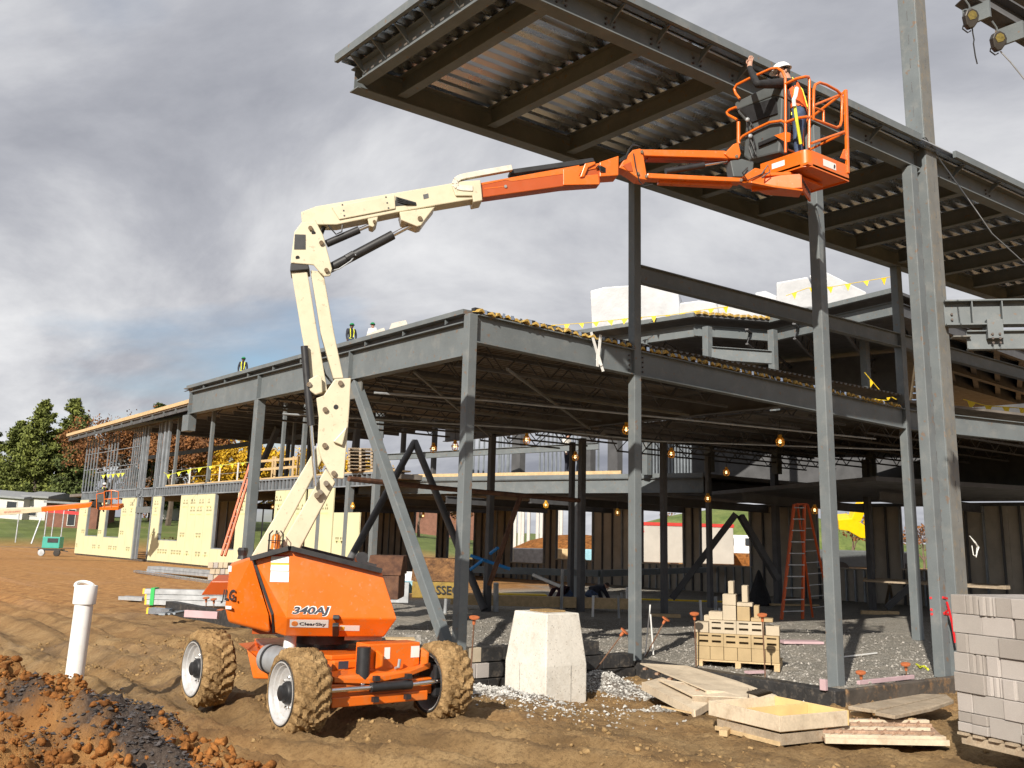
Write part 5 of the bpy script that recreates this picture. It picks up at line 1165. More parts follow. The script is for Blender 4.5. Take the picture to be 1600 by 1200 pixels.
# turntable bearing and pedestal
MB().lathe([(.30, .70), (.30, .78), (.42, .78), (.42, .88), (.2, .90)], LT, (0, 0, 1), 32).build('slew_ring', 'black', bl, smooth=True)
MB().lathe([(.07, .66), (.07, .84), (.01, .84)], LP(453, 1003, -.45)*1.0-V(0, 0, .75), (0, 0, 1), 16).build('white_can', 'white', bl, smooth=True)
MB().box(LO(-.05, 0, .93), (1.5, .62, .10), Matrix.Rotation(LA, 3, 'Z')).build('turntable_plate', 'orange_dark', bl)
MB().box(LO(.45, -.5, .87), (.42, .10, .05), Matrix.Rotation(LA, 3, 'Z')).build('side_step', 'cream', bl)
# hoods
def hood(sgn, name):
    def Q(px_, py_, w, w2=None):
        p = LP(px_, py_, w); s_ = (p-LT).dot(LD); return LO(s_, sgn*(w if sgn > 0 else -w)*(1 if sgn > 0 else 1), p.z) if False else LO(s_, w if sgn < 0 else -w, p.z)
    R3 = [Q(596, 893, -.80), Q(620.5, 967, -.85), Q(600, 995, -.70)]; C3 = [Q(455, 858, -.82), Q(449, 966, -.85), Q(446, 994, -.70)]; S3 = [Q(396, 874, -.68), Q(426, 960, -.70), Q(428, 988, -.62)]
    inn = []
    for tri in (R3, C3, S3): inn.append([LO((tri[0]-LT).dot(LD), -.30 if sgn < 0 else .30, tri[0].z-.01), LO((tri[2]-LT).dot(LD), -.30 if sgn < 0 else .30, tri[2].z)])
    vs = R3+C3+S3+inn[0]+inn[1]+inn[2]
    fs = [(0, 3, 4, 1), (1, 4, 5, 2), (3, 6, 7, 4), (4, 7, 8, 5), (0, 9, 11, 3), (3, 11, 13, 6), (0, 1, 2, 10, 9), (6, 13, 14, 8, 7), (2, 5, 12, 10), (5, 8, 14, 12), (9, 10, 12, 11), (11, 12, 14, 13)]
    if sgn < 0: fs = [f[::-1] for f in fs]
    m = MB(); m.add(vs, fs); h = m.build(name, 'orange', bl, bevel=.012)
    # dark trim along the top edge
    m = MB()
    for a, c in ((R3[0], C3[0]), (C3[0], S3[0])):
        off = V(0, 0, .022); m.bar(a+off*.4-(LN*.10*sgn*-1)*-1*0, c+off*.4, .20, .05)
    m.build('trim', 'black', h)
    m = MB(); m.bar(S3[0]+LN*.012*sgn, S3[1]+LN*.012*sgn, .02, .03); m.bar(S3[1]+LN*.012*sgn, S3[2]+LN*.012*sgn, .02, .03); m.build('seam', 'black', h)
    return h, R3, C3, S3
hn, R3, C3, S3 = hood(-1, 'hood'); hood(1, 'hood')
# counterweight tail
def Qs(px_, py_, w): p = LP(px_, py_, w); return LO((p-LT).dot(LD), w, p.z)
tp = [Qs(392, 870, -.66), Qs(359, 880, -.22)]; md = [Qs(422, 961, -.68), Qs(351, 950, -.22)]; bt = [Qs(422, 990, -.60), Qs(356, 973, -.2)]
mir = lambda p: p-LN*(2*(p-LT).dot(LN))
kt = [tp[0], tp[1], mir(tp[1]), mir(tp[0])]; km = [md[0], md[1], mir(md[1]), mir(md[0])]; kb_ = [bt[0], bt[1], mir(bt[1]), mir(bt[0])]
m = MB(); m.add(kt+km+kb_, [(0, 1, 5, 4), (1, 2, 6, 5), (2, 3, 7, 6), (4, 5, 9, 8), (5, 6, 10, 9), (6, 7, 11, 10), (0, 3, 2, 1), (8, 9, 10, 11), (0, 4, 8, 11, 7, 3)])
cw = m.build('counterweight', 'orange', bl, bevel=.045)
for md_ in cw.modifiers: md_.segments = 4
# lettering
def face_frame(o, a, c): # o: origin, a: point to the right, c: point above
    ax_ = (a-o).normalized(); n_ = ax_.cross(c-o).normalized(); return ax_, n_.cross(ax_)
ax_, ay_ = face_frame(C3[1], R3[1], C3[0]); nf = ax_.cross(ay_); nf = nf if nf.dot(CAM-C3[1]) > 0 else -nf
def onface(px_, py_, P0, n_):
    d = ray(px_, py_); return CAM+d*((P0-CAM).dot(n_)/d.dot(n_))
o_ = onface(455.5, 963.5, C3[1], nf); e_ = onface(516, 964.5, C3[1], nf); up_ = onface(457, 947, C3[1], nf)
W_ = (e_-o_).length; Hh = (up_-o_).length
text('model_number_outline', '340AJ', 'white', hn, o_+nf*.003, ax_, ay_, Hh*1.04, W_*1.01, .001, .075, .2)
text('model_number', '340AJ', 'decal_dark', hn, o_+nf*.006+ax_*.004+ay_*.006, ax_, ay_, Hh*.90, W_*.96, .001, .035, .2)
nf2 = (R3[1]-C3[1]).cross(C3[2]-C3[1]).normalized(); nf2 = nf2 if nf2.dot(CAM-C3[1]) > 0 else -nf2
def fpoly(name, pts, P0, n_, material, off=.004): m = MB(); q = [onface(x_, y_, P0, n_)+n_*off for x_, y_ in pts]; m.prism(q, -n_*.002); return m.build(name, material, hn)
fpoly('brand_plate', [(452.5, 979.5), (453, 968), (513.5, 968.5), (513, 980.5)], C3[1], nf2, 'white')
c0_ = onface(460.5, 974, C3[1], nf2); m = MB(); m.lathe([(.001, .007), (.036, .006), (.036, .004)], c0_, nf2, 20); m.build('brand_disc', 'decal_orange', hn)
o2 = onface(467.5, 977.8, C3[1], nf2); e2 = onface(509, 978.8, C3[1], nf2); a2 = (e2-o2).normalized(); b2 = nf2.cross(a2); text('brand_name', 'ClearSky', 'decal_black', hn, o2+nf2*.006, a2, b2, .056, (e2-o2).length, .001, .018)
fpoly('notice', [(530.5, 985), (531, 977), (562, 977.5), (561.5, 985.5)], C3[1], nf2, 'white'); fpoly('notice', [(532, 984), (532.3, 978.5), (538, 978.6), (537.7, 984.2)], C3[1], nf2, 'decal_yellow', .008)
m = MB(); l0 = onface(525.5, 961, C3[1], nf)+nf*.02; l1 = onface(524.5, 990, C3[1], nf2)+nf2*.02; lm_ = onface(525, 968, C3[1], nf)+nf*.03
m.bar(l0, lm_, .075, .04, nf); m.bar(lm_-V(0, 0, .05), l1, .07, .05, nf2); m.build('latch', 'black', hn, bevel=.01)
nfs = (C3[0]-S3[0]).cross(C3[1]-C3[0]).normalized(); nfs = nfs if nfs.dot(CAM-C3[0]) > 0 else -nfs
for (y0, y1, hdr) in ((867, 879, 'decal_red'), (880, 891.5, 'decal_yellow'), (892.5, 909, None)):
    dx = -(y1-867)*.055
    fpoly('warning_decal', [(424+dx, y1), (425+dx*.8, y0), (452+dx*.1, y0+.6), (451.5+dx*.2, y1+.6)], C3[0], nfs, 'white', .004)
    if hdr: fpoly('decal_header', [(424.6+dx, y0+2.2), (424.8+dx, y0), (452, y0+.6), (452, y0+2.8)], C3[0], nfs, hdr, .008)
    for q in range(3): fpoly('decal_line', [(431+dx, y0+4.6+q*2.2), (431+dx, y0+3.9+q*2.2), (449, y0+4.3+q*2.2), (449, y0+5.0+q*2.2)], C3[0], nfs, 'decal_grey', .007)
nt_ = (tp[0]-tp[1]).cross(md[1]-tp[1]).normalized(); nt_ = nt_ if nt_.dot(CAM-tp[1]) > 0 else -nt_
o3 = onface(345.5, 943, md[1], nt_); e3 = onface(369, 943.5, md[1], nt_); a3 = (e3-o3).normalized(); b3 = nt_.cross(a3); h3 = (onface(352, 921, md[1], nt_)-onface(351, 943, md[1], nt_)).length
text('maker_name', 'JLG.', 'decal_black', cw, o3+nt_*.006, a3, b3, h3, (e3-o3).length, .001, .03, .15)
o4 = onface(352.5, 951, md[1], nt_); e4 = onface(362, 951.5, md[1], nt_); fp_ = MB(); fp_.prism([onface(x_, y_, md[1], nt_)+nt_*.005 for x_, y_ in ((353, 951.5), (353, 946.5), (362, 947), (362, 952))], -nt_*.002); fp_.build('strapline', 'white', cw)
fp_ = MB(); fp_.prism([onface(x_, y_, tp[1], nt_)+nt_*.005 for x_, y_ in ((357, 893), (357.5, 884), (362.5, 884), (362, 893.5))], -nt_*.002); fp_.build('notice', 'white', cw)
# hood-top furniture
bc_ = LP(430, 862, -.25); bea = MB().lathe([(.001, .20), (.035, .20), (.05, .17), (.055, .05), (.06, .03)], bc_, (0, 0, 1), 16).build('beacon', 'amber', bl, smooth=True)
m = MB(); m.lathe([(.07, .03), (.07, -.04), (.001, -.04)], bc_, (0, 0, 1), 16); m.build('base', 'black', bea)
m = MB()
for i in range(6): a = 6.283*i/6; e = V(math.cos(a), math.sin(a), 0); m.tube([bc_+e*.09, bc_+e*.09+V(0, 0, .2), bc_+e*.05+V(0, 0, .24)], .006, 5)
m.lathe([(.088, .12), (.094, .12), (.094, .13), (.088, .13)], bc_, (0, 0, 1), 16); m.build('guard', 'black', bea)
MB().lathe([(.001, .09), (.05, .09), (.065, .06), (.05, .0), (.06, -.04)], LP(379, 868, -.1), (0, 0, 1), 12).build('air_cap', 'black', bl)
MB().tube([LP(563, 872, -.25), LP(566, 872, -.55)], .07, 16).build('exhaust', 'black', bl, smooth=True)
# ---- lower links, risers and knuckle
plate('lower_link', [(392, 870), (497, 694), (503, 719), (430, 857), (424, 870)], -.16, -.05, 'cream')
plate('lower_link', [(392, 870), (497, 694), (503, 719), (430, 857), (424, 870)], .05, .16, 'cream')
plate('lower_link', [(432, 862), (509, 732), (524, 753), (467, 860)], -.14, .14, 'cream')
kn = plate('knuckle_plate', [(523, 592), (548.5, 590.5), (546, 640), (537.5, 748), (519, 747), (503, 719), (496, 696), (498, 653), (494, 622), (506, 617)], -.19, -.16, 'cream')
plate('knuckle_plate', [(523, 592), (548.5, 590.5), (546, 640), (537.5, 748), (519, 747), (503, 719), (496, 696), (498, 653), (494, 622), (506, 617)], .16, .19, 'cream')
plate('knuckle_web', [(500, 640), (540, 640), (530, 740), (522, 740), (505, 715)], -.155, .155, 'cream')
for q in ((532, 598.5), (508, 640), (507.5, 696), (521.5, 739.5), (509.5, 755), (495, 774), (500, 769)): MB().tube([LP(*q, -.23), LP(*q, -.1)], .032, 14).build('pin', 'chrome', bl, smooth=True)
MB().tube([LP(525, 636, -.195), LP(525, 636, -.188)], .03, 16).build('sight_hole', 'black', bl)
plate('catch_bracket', [(520, 690), (543, 665), (541, 672), (535, 696)], -.25, -.19, 'cream')
plate('lower_riser', [(455, 424), (471, 520), (488, 610), (512, 612), (496, 520), (483, 440), (480, 424)], -.15, .15, 'cream')
plate('upper_riser', [(485, 422), (501, 520), (521, 592), (537, 591), (522, 520), (507, 435), (505, 424)], -.13, .13, 'cream')
plate('cylinder_lug', [(476, 596), (497, 585), (503, 590), (504, 613), (493, 617), (478, 606)], -.24, -.20, 'cream'); MB().tube([LP(483, 600.5, -.27), LP(483, 600.5, -.19)], .03, 14).build('pin', 'chrome', bl, smooth=True)
lc = strut('lift_cylinder', (475.5, 541), (486, 665), .046, 'black', -.2); MB().tube([LP(486, 665, -.2), LP(493, 760, -.2)], .022, 10).build('rod', 'chrome', lc, smooth=True)
for o_w in (-.02, .03): MB().tube([LP(500, 560, o_w), LP(508, 585, o_w), LP(520, 600, o_w)], .012, 6).build('hose', 'black', bl)
# ---- boom head
BHP = [(460, 362), (471, 347), (494, 346), (499, 356), (505, 367), (511, 390), (519, 420), (516, 431), (507, 432), (500, 426), (490, 414), (454, 411), (456, 392)]
bh = plate('boom_head', BHP, -.20, -.17, 'cream'); plate('boom_head', BHP, .17, .20, 'cream')
plate('head_opening', [(459.5, 389.5), (460.5, 366), (477.5, 366.5), (477.5, 389.5)], -.206, -.201, 'black', bh, 0)
plate('head_spine', [(457, 392), (461, 364), (466, 364), (463, 395)], -.165, .165, 'cream'); plate('head_foot', [(453, 424), (454, 411), (482, 413), (484, 421)], -.19, .19, 'black')
for q in ((485, 356), (502, 379), (510, 422)): MB().tube([LP(*q, -.24), LP(*q, -.15)], .028, 14).build('pin', 'chrome', bl, smooth=True)
for q in ((490, 364), (465, 402.5)): MB().tube([LP(*q, -.205), LP(*q, -.199)], .026, 14).build('pin_hole', 'black', bl)
# ---- main boom
mbm = plate('main_boom', [(470, 331), (494, 322), (706, 286), (750, 283), (752, 309), (680, 321), (624, 331), (526, 351), (472, 351)], -.13, .13, 'cream')
plate('boom_cover', [(517, 323), (617, 304), (618, 326), (530, 343)], -.15, -.13, 'cream', mbm)
plate('end_collar', [(706, 290), (708, 284), (751, 281), (754, 313), (740, 316), (738, 306), (712, 306)], -.16, .16, 'cream', mbm)
plate('cylinder_mount', [(573, 337), (592, 334), (588, 350), (583, 355), (577, 353)], -.12, .12, 'cream', mbm)
plate('cylinder_mount', [(624, 331), (680, 323), (668, 338), (658, 352), (652, 354), (627, 344)], -.15, .15, 'cream', mbm)
plate('sight_slot', [(662, 311), (661, 304), (669, 302), (670, 309)], -.135, -.131, 'steel_dark', mbm, 0); plate('hose_slot', [(617, 322), (619, 307), (622, 308), (650, 316), (650, 319)], -.136, -.131, 'black', mbm, 0)
for q in ((535, 320), (537, 329), (538, 337), (603, 308), (605, 317), (607, 325)): MB().tube([LP(*q, -.155), LP(*q, -.149)], .012, 8).build('screw', 'steel_dark', mbm)
for q, rr in (((585, 346), .022), ((656, 341), .03)): MB().tube([LP(*q, -.18), LP(*q, .0)], rr, 12).build('pin', 'chrome', bl, smooth=True)
c1 = strut('level_cylinder', (510, 381), (561, 359), .05, 'black', -.05); MB().tube([LP(561, 359, -.05), LP(582, 350, -.05)], .024, 10).build('rod', 'chrome', c1, smooth=True)
c2 = strut('boom_cylinder', (514, 420), (614, 367), .062, 'black', -.03); MB().tube([LP(614, 367, -.03), LP(648, 349, -.03)], .03, 12).build('rod', 'chrome', c2, smooth=True)
MB().tube([LP(541, 404, -.10), LP(553, 397, -.10)], .05, 10).build('valve_block', 'black', c2)
for k_ in range(4):
    f_ = k_*2.2; MB().tube([LP(501+f_*.3, 362+f_, -.06+.03*k_), LP(508+f_, 345-f_, -.08), LP(517+f_, 330, -.09), LP(520+f_*1.2, 324, -.05)], .011, 6).build('hose', 'black', bl)
MB().tube([LP(509, 344, -.1), LP(516, 356, -.12), LP(525, 366, -.12), LP(534, 362, -.12), LP(535, 350, -.1), LP(526, 342, -.08)], .010, 6).build('hose', 'black', bl)
MB().tube([LP(516, 424, -.12), LP(530, 420, -.13), LP(548, 408, -.13), LP(556, 398, -.1)], .009, 6).build('hose', 'galv_dull', bl)
for k_ in range(3): MB().tube([LP(621, 309+k_*3, -.14), LP(634, 314+k_*2, -.16), LP(650, 318+k_, -.14)], .008, 6).build('hose', 'black', mbm)
# ---- fly section
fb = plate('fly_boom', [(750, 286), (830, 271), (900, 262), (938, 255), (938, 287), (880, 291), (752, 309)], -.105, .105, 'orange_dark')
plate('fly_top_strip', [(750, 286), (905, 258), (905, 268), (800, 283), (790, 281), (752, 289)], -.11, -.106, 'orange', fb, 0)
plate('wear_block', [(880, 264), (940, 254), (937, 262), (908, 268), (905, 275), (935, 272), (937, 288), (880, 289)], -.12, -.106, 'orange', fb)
plate('fly_cover', [(796, 268), (800, 264), (927, 246), (930, 252), (905, 258), (798, 272)], -.09, .09, 'black', fb)
plate('end_box', [(937, 276), (937, 253), (967, 243), (966.5, 274)], -.135, .135, 'orange', fb)
plate('lock_arm', [(906, 277), (914, 255), (930, 252), (931, 256), (919, 262), (913, 276)], -.15, -.11, 'orange', fb)
m = MB()
for k_ in range(5): m.tube([LP(931+k_, 262-k_, -.14), LP(938, 259+k_*2, -.16), LP(946, 263+k_*1.5, -.14)], .008, 5)
m.build('hose_bundle', 'black', fb)
plate('fly_stripe', [(757, 294), (757, 295.2), (787, 292), (787, 290.8)], -.1085, -.1055, 'orange', fb, 0); MB().tube([LP(790, 291, -.125), LP(790, 291, -.1)], .02, 10).build('bolt', 'galv_dull', fb)
# cable carrier
chp = [(799, 263), (788, 265), (777, 267), (766, 269), (755, 271), (744, 273), (733, 275), (722, 277), (714, 280), (709.5, 286), (711, 292), (717, 295), (728, 295.5), (738, 296)]
cc_ = None
for i, (x_, y_) in enumerate(chp):
    nxt = chp[min(i+1, len(chp)-1)]; prv = chp[max(i-1, 0)]; a, c = LP((x_+prv[0])/2, (y_+prv[1])/2, -.13), LP((x_+nxt[0])/2, (y_+nxt[1])/2, -.13)
    if (a-c).length < .02: continue
    o_ = MB().bar(a-(c-a)*.06, c+(c-a)*.06, .09, .075, LN.cross(c-a)).build('carrier_link', 'chain', bl, bevel=.006)
# ---- jib
plate('jib_pivot', [(967, 262), (975, 249), (989, 234), (1001, 231.5), (1006, 245), (1012, 281), (997, 279), (985, 270), (978, 266)], -.11, .11, 'orange')
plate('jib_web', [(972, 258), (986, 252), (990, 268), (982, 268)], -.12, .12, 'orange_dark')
plate('jib_upper_arm', [(1001, 233), (1132, 235), (1154, 243), (1150, 249), (1128, 247), (1002, 243)], -.09, .09, 'orange')
plate('jib_upper_lip', [(1012, 244), (1130, 248), (1130, 251), (1012, 249)], -.04, .09, 'orange_dark')
plate('jib_lower_arm', [(1012, 270), (1160, 277.5), (1160, 284), (1010, 278)], -.09, .09, 'orange')
plate('jib_lower_lip', [(1030, 281), (1145, 285), (1144, 292), (1030, 286)], .0, .11, 'orange')
jc = strut('jib_cylinder', (1040, 268), (1100, 258), .045, 'black', .0); MB().tube([LP(1100, 258, 0), LP(1136, 252, 0)], .022, 10).build('rod', 'chrome', jc, smooth=True)
for q in ((1003, 237), (1010, 275), (997, 271), (1151, 244), (1158, 281)): MB().tube([LP(*q, -.14), LP(*q, -.08)], .022, 12).build('pin', 'chrome', bl, smooth=True)
for k_ in range(3): MB().tube([LP(968, 249+k_*2, -.1), LP(978, 243+k_*2, -.12), LP(984, 232, -.1), LP(989, 225+k_, -.06), LP(1000, 229, -.05)], .009, 6).build('hose', 'black', bl)
MB().tube([LP(990, 240, -.14), LP(993, 260, -.15), LP(999, 283, -.15), LP(1006, 291, -.14), LP(1020, 288, -.1)], .009, 6).build('hose', 'black', bl)
plate('rotator_upper', [(1132, 240), (1146, 225), (1154, 222), (1158, 240), (1155, 248), (1140, 247)], -.12, .12, 'orange')
plate('rotator_body', [(1141, 251), (1160, 248), (1178, 254), (1176, 276), (1146, 276)], -.10, .10, 'console')
plate('rotator_mount', [(1160, 276), (1180, 262), (1196, 265), (1194, 290), (1176, 286)], -.12, .12, 'orange')
# ---- platform basket
KY = -5.35; KP = on_y(1262, 255, KY); KX = KP.x; FZ = KP.z+.02
def c5(a, b_): return (1100+a/4.2865, 60+b_/4.2865)
def lf(a, b_, off=0): return on_x(*c5(a, b_), KX+off)
def rf(a, b_, off=0): return on_y(*c5(a, b_), KY+off)
YB = KY+.80; XE = rf(968, 880).x
pf = MB().bx(KX, XE, KY, YB, FZ-.03, FZ).build('platform_floor', 'orange', bl)
# toe boards with rounded corner
m = MB(); tz = FZ+.20; r = .12; ring = [(KX, YB)]+[(KX+r-r*math.cos(a), KY+r-r*math.sin(a)) for a in np.linspace(0, math.pi/2, 8)]+[(XE, KY)]
vs = []; 
for x_, y_ in ring: vs += [(x_, y_, FZ-.05), (x_, y_, tz)]
for x_, y_ in ring: xi, yi = x_+.012, y_+.012; vs += [(xi, yi, FZ-.05), (xi, yi, tz)]
k = len(ring); m.add(vs, [(2*i, 2*i+2, 2*i+3, 2*i+1) for i in range(k-1)]+[(2*(k+i)+1, 2*(k+i)+3, 2*(k+i)+2, 2*(k+i)) for i in range(k-1)]+[(2*i+1, 2*i+3, 2*(k+i)+3, 2*(k+i)+1) for i in range(k-1)]); m.build('toe_board', 'orange', bl, smooth=True)
MB().bx(XE-.012, XE, KY+.013, YB, FZ-.05, FZ+.2).build('toe_board', 'orange', bl); MB().bx(KX+.013, XE-.013, YB-.012, YB, FZ-.05, FZ+.2).build('toe_board', 'orange', bl)
MB().bx(KX-.004, KX-.002, KY+.38, KY+.60, FZ+.06, FZ+.14).build('notice', 'white', bl); MB().bx(KX+.36, KX+.66, KY-.004, KY-.002, FZ+.04, FZ+.14).build('notice', 'white', bl)
m = MB(); m.prism([(KX+.60, KY-.006, FZ+.06), (KX+.63, KY-.006, FZ+.06), (KX+.645, KY-.006, FZ+.10), (KX+.63, KY-.006, FZ+.125), (KX+.61, KY-.006, FZ+.11)], (0, .002, 0)); m.build('notice_mark', 'decal_black', bl)
RR = .021
def rail(name, pts, rr=RR, material='orange'): return MB().tube(pts, rr, 10).build(name, material, bl, smooth=True)
rail('top_rail', [lf(240, 405, .0), lf(212, 370), lf(202, 340), lf(220, 310), lf(300, 270), lf(400, 225), lf(450, 203), lf(490, 198), lf(525, 220), lf(544, 262), lf(546, 400), lf(546, 765)])
rail('top_rail', [lf(546, 305), lf(620, 270), lf(680, 256), rf(700, 258), rf(706, 280), rf(706, 400), rf(704, 735)])
rail('mid_rail', [lf(222, 545), lf(160, 512), lf(152, 495), lf(170, 478), lf(215, 460)])
rail('mid_rail', [lf(236, 705), lf(236, 680), lf(260, 655), lf(350, 605), lf(440, 563), lf(520, 552), lf(546, 565), lf(620, 535), lf(690, 525), rf(704, 530)])
rail('post', [lf(231, 560), lf(231, 700)], .028); rail('post', [rf(660, 480, .4), rf(660, 720, .4)], .02)
gt = rail('gate_frame', [rf(733, 450), rf(735, 345), rf(745, 310), rf(775, 296), rf(820, 310), rf(890, 348), rf(918, 375), rf(925, 410), rf(922, 550), rf(912, 585), rf(888, 598), rf(800, 565), rf(733, 540), rf(733, 450)])
rail('gate_bar', [rf(733, 450, .02), rf(925, 372, .02)], .018); rail('mid_rail', [rf(722, 702), rf(940, 625)], .02); rail('hook_plate', [rf(740, 465), rf(800, 485), rf(800, 565)], .02)
a, c = rf(948, 345), rf(962, 905); MB().bar(a, c, .05, .045).build('end_post', 'orange', bl, bevel=.008); MB().prism([rf(918, 800), rf(942, 740), rf(955, 745), rf(965, 815)], (0, .02, 0)).build('end_gusset', 'orange', bl)
rail('back_rail', [V(KX+.05, YB, FZ+1.05), V(XE-.02, YB, FZ+1.05), rf(952, 350)]); rail('back_rail', [V(KX+.05, YB, FZ+.6), V(XE-.02, YB, FZ+.6), rf(955, 625)], .018); rail('post', [V(XE-.02, YB, FZ), V(XE-.02, YB, FZ+1.05)])
m = MB(); m.prism([lf(470, 650), lf(545, 625), lf(575, 632), lf(572, 690), lf(545, 698), lf(540, 690)], (.02, 0, 0)); m.build('rail_bracket', 'orange', bl)
# console
cx_ = .05
con = MB().prism([lf(278, 560, cx_), lf(225, 500, cx_), lf(208, 462, cx_), lf(470, 372, cx_), lf(528, 395, cx_), lf(524, 520, cx_), lf(512, 690, cx_), lf(505, 765, cx_), lf(300, 815, cx_), lf(262, 790, cx_)], (.20, 0, 0)).build('control_console', 'console', bl, bevel=.03)
MB().prism([lf(203, 440, cx_-.02), lf(212, 425, cx_-.02), lf(470, 300, cx_-.02), lf(525, 322, cx_-.02), lf(528, 395, cx_-.02), lf(470, 380, cx_-.02), lf(215, 480, cx_-.02)], (.30, 0, 0)).build('lid', 'console', con, bevel=.02)
MB().prism([lf(235, 470, cx_-.03), lf(480, 395, cx_-.03), lf(490, 500, cx_-.03), lf(320, 560, cx_-.03)], (.02, 0, 0)).build('panel', 'black', con)
MB().prism([lf(360, 700, cx_-.05), lf(480, 650, cx_-.05), lf(482, 672, cx_-.05), lf(362, 722, cx_-.05)], (.1, 0, 0)).build('foot_bar', 'black', con)
for pts in (((290, 520), (295, 600), (330, 660), (345, 720), (330, 790)), ((310, 560), (330, 590), (300, 640), (320, 700), (350, 780)), ((285, 620), (320, 660), (300, 720), (325, 800))): MB().tube([lf(*q, .0) for q in pts], .010, 6).build('hose', 'black', con)
for q in ((292, 545), (310, 655)): MB().ball(lf(*q, -.02), .035, 8, 6).build('valve', 'galv_dull', con)
# under-frame
uz = FZ-.05
MB().prism([(KX+.02, KY+.30, uz), (KX-.45, YB-.15, uz-.05), (KX-.45, YB+.05, uz-.05), (KX+.25, YB+.02, uz), (XE-.2, KY+.55, uz), (XE-.2, KY+.30, uz)], (0, 0, -.05)).build('under_frame', 'orange', bl, bevel=.01)
bb_ = MB().bar((KX+.10, KY+.2, uz-.15), (XE-.25, KY+.5, uz-.13), .03, .20).build('under_beam', 'orange', bl)
m = MB()
for i in range(6): f_ = (i+.6)/6.4; p = Vector((KX+.10, KY+.2, uz-.13)).lerp(Vector((XE-.25, KY+.5, uz-.13)), f_); e = Vector((.3, -.95, 0)).normalized(); m.tube([p+e*.018, p+e*.022], .035, 14)
m.build('lightening_holes', 'black', bb_)
MB().bar((KX-.35, YB-.1, uz-.18), (KX+.10, KY+.2, uz-.15), .03, .20).build('under_beam', 'orange', bl)
m = MB(); m.prism([(KX-.50, YB+.02, uz-.16), (KX-.54, YB-.25, uz-.24), (KX-.28, KY+.35, uz-.30), (KX+.12, KY+.18, uz-.30), (KX+.4, KY+.45, uz-.26), (KX+.1, YB, uz-.2)], (0, 0, .03)); m.build('skid_plate', 'orange', bl, bevel=.008)
MB().tube([LP(1168, 262, -.13), LP(1160, 270, -.16), LP(1168, 282, -.15), LP(1190, 272, -.14), LP(1200, 258, -.16), LP(1203, 268, -.16), LP(1190, 278, -.12)], .010, 6).build('hose', 'black', bl)

# worker in the basket
wx, wy = KX+.44, KY+.42; yaw_ = math.atan2(.75, -.45)
def W2(v): # world -> local of worker
    q = Matrix.Rotation(-yaw_, 3, 'Z') @ (Vector(v)-Vector((wx, wy, FZ))); return tuple(q)
hand = W2(on_y(1172, 96, KY+.72)); wr_ = W2(on_y(1171, 106, KY+.70)); el_ = W2(on_y(1183, 132, KY+.42)); sh_ = W2(on_y(1219, 126, KY+.40))
head = W2(on_y(1211, 103, KY+.42)); htop = W2(on_y(1208, 93, KY+.43))
wk = person('worker in white helmet, orange vest and jeans reaching up from the lift basket', (wx, wy, FZ), yaw_, dict(che=(.07, 0, 1.26), nec=(.13, .02, 1.49), hea=(.20, .03, 1.62), htp=(.235, .035, 1.735), elL=el_, wrL=wr_, haL=hand, shL=(.12, .19, 1.40), shR=(.10, -.19, 1.38)), 'jacket_black', 'jeans', 'skin', 'helmet_white', 'hiviz', 'vest_orange', 1.0, True, True, None, .5)
# lanyard clipped behind the worker
ly = MB(); ly.tube([on_y(1243, 140, KY+.1), on_y(1241, 160, KY+.05), on_y(1245, 190, KY+.05), on_y(1251, 225, KY+.1)], .022, 6); tag(ly.build('lanyard', 'hiviz', loc=(KX+.3, KY+.1, FZ+.3)), 'yellow lanyard hanging from the worker harness inside the basket', 'lanyard')
ly = MB(); ly.tube([on_y(1245, 138, KY+.06), on_y(1243, 150, KY+.03), on_y(1240, 156, KY+.03), on_y(1241, 166, KY+.04)], .028, 8); tag(ly.build('snap_hooks', 'white', loc=(KX+.3, KY+.05, FZ+.8)), 'pair of pale snap hooks at the top of the yellow lanyard', 'hook')
# ================================================================ concrete pier
PX0, PY0 = 0.48, -1.51
yl = on_x(789, 1040, PX0).y; xr = on_y(917, 1042, PY0).x; zbk = on_x(849.5, 1042, PX0).z; sx, sy = xr-PX0, yl-PY0
cx0, cy0 = PX0+sx/2, PY0+sy/2; ztp = zbk+.73; k_ = .80
lo = [(PX0, PY0), (xr, PY0), (xr, yl), (PX0, yl)]; hi = [(cx0+(x_-cx0)*k_, cy0+(y_-cy0)*k_) for x_, y_ in lo]
m = MB(); m.add([(x_, y_, -.75) for x_, y_ in lo]+[(x_, y_, zbk) for x_, y_ in lo]+[(x_, y_, ztp) for x_, y_ in hi], [(3, 2, 1, 0)]+[(i, (i+1) % 4, (i+1) % 4+4, i+4) for i in range(4)]+[(i+4, (i+1) % 4+4, (i+1) % 4+8, i+8) for i in range(4)]+[(8, 9, 10, 11)])
pr_ = m.build('concrete_pier', 'concrete', loc=(cx0, cy0, -.3), bevel=.018); tag(pr_, 'pale tapered concrete pier standing in white gravel right of the lift', 'pier')
for (a, c) in (((PX0-.003, PY0+sy*.62), (PX0-.003, PY0+sy*.62+.008)), ((PX0+sx*.60, PY0-.003), (PX0+sx*.60+.008, PY0-.003))):
    MB().bx(a[0]-.001, c[0]+.002, a[1]-.001, c[1]+.002, -.5, zbk).build('form_seam', 'stone_grey', pr_)
MB().box((cx0+.02, cy0, ztp+.012), (sx*.5, sy*.4, .03)).build('dirt_patch', 'mudlump', pr_, bevel=.012)

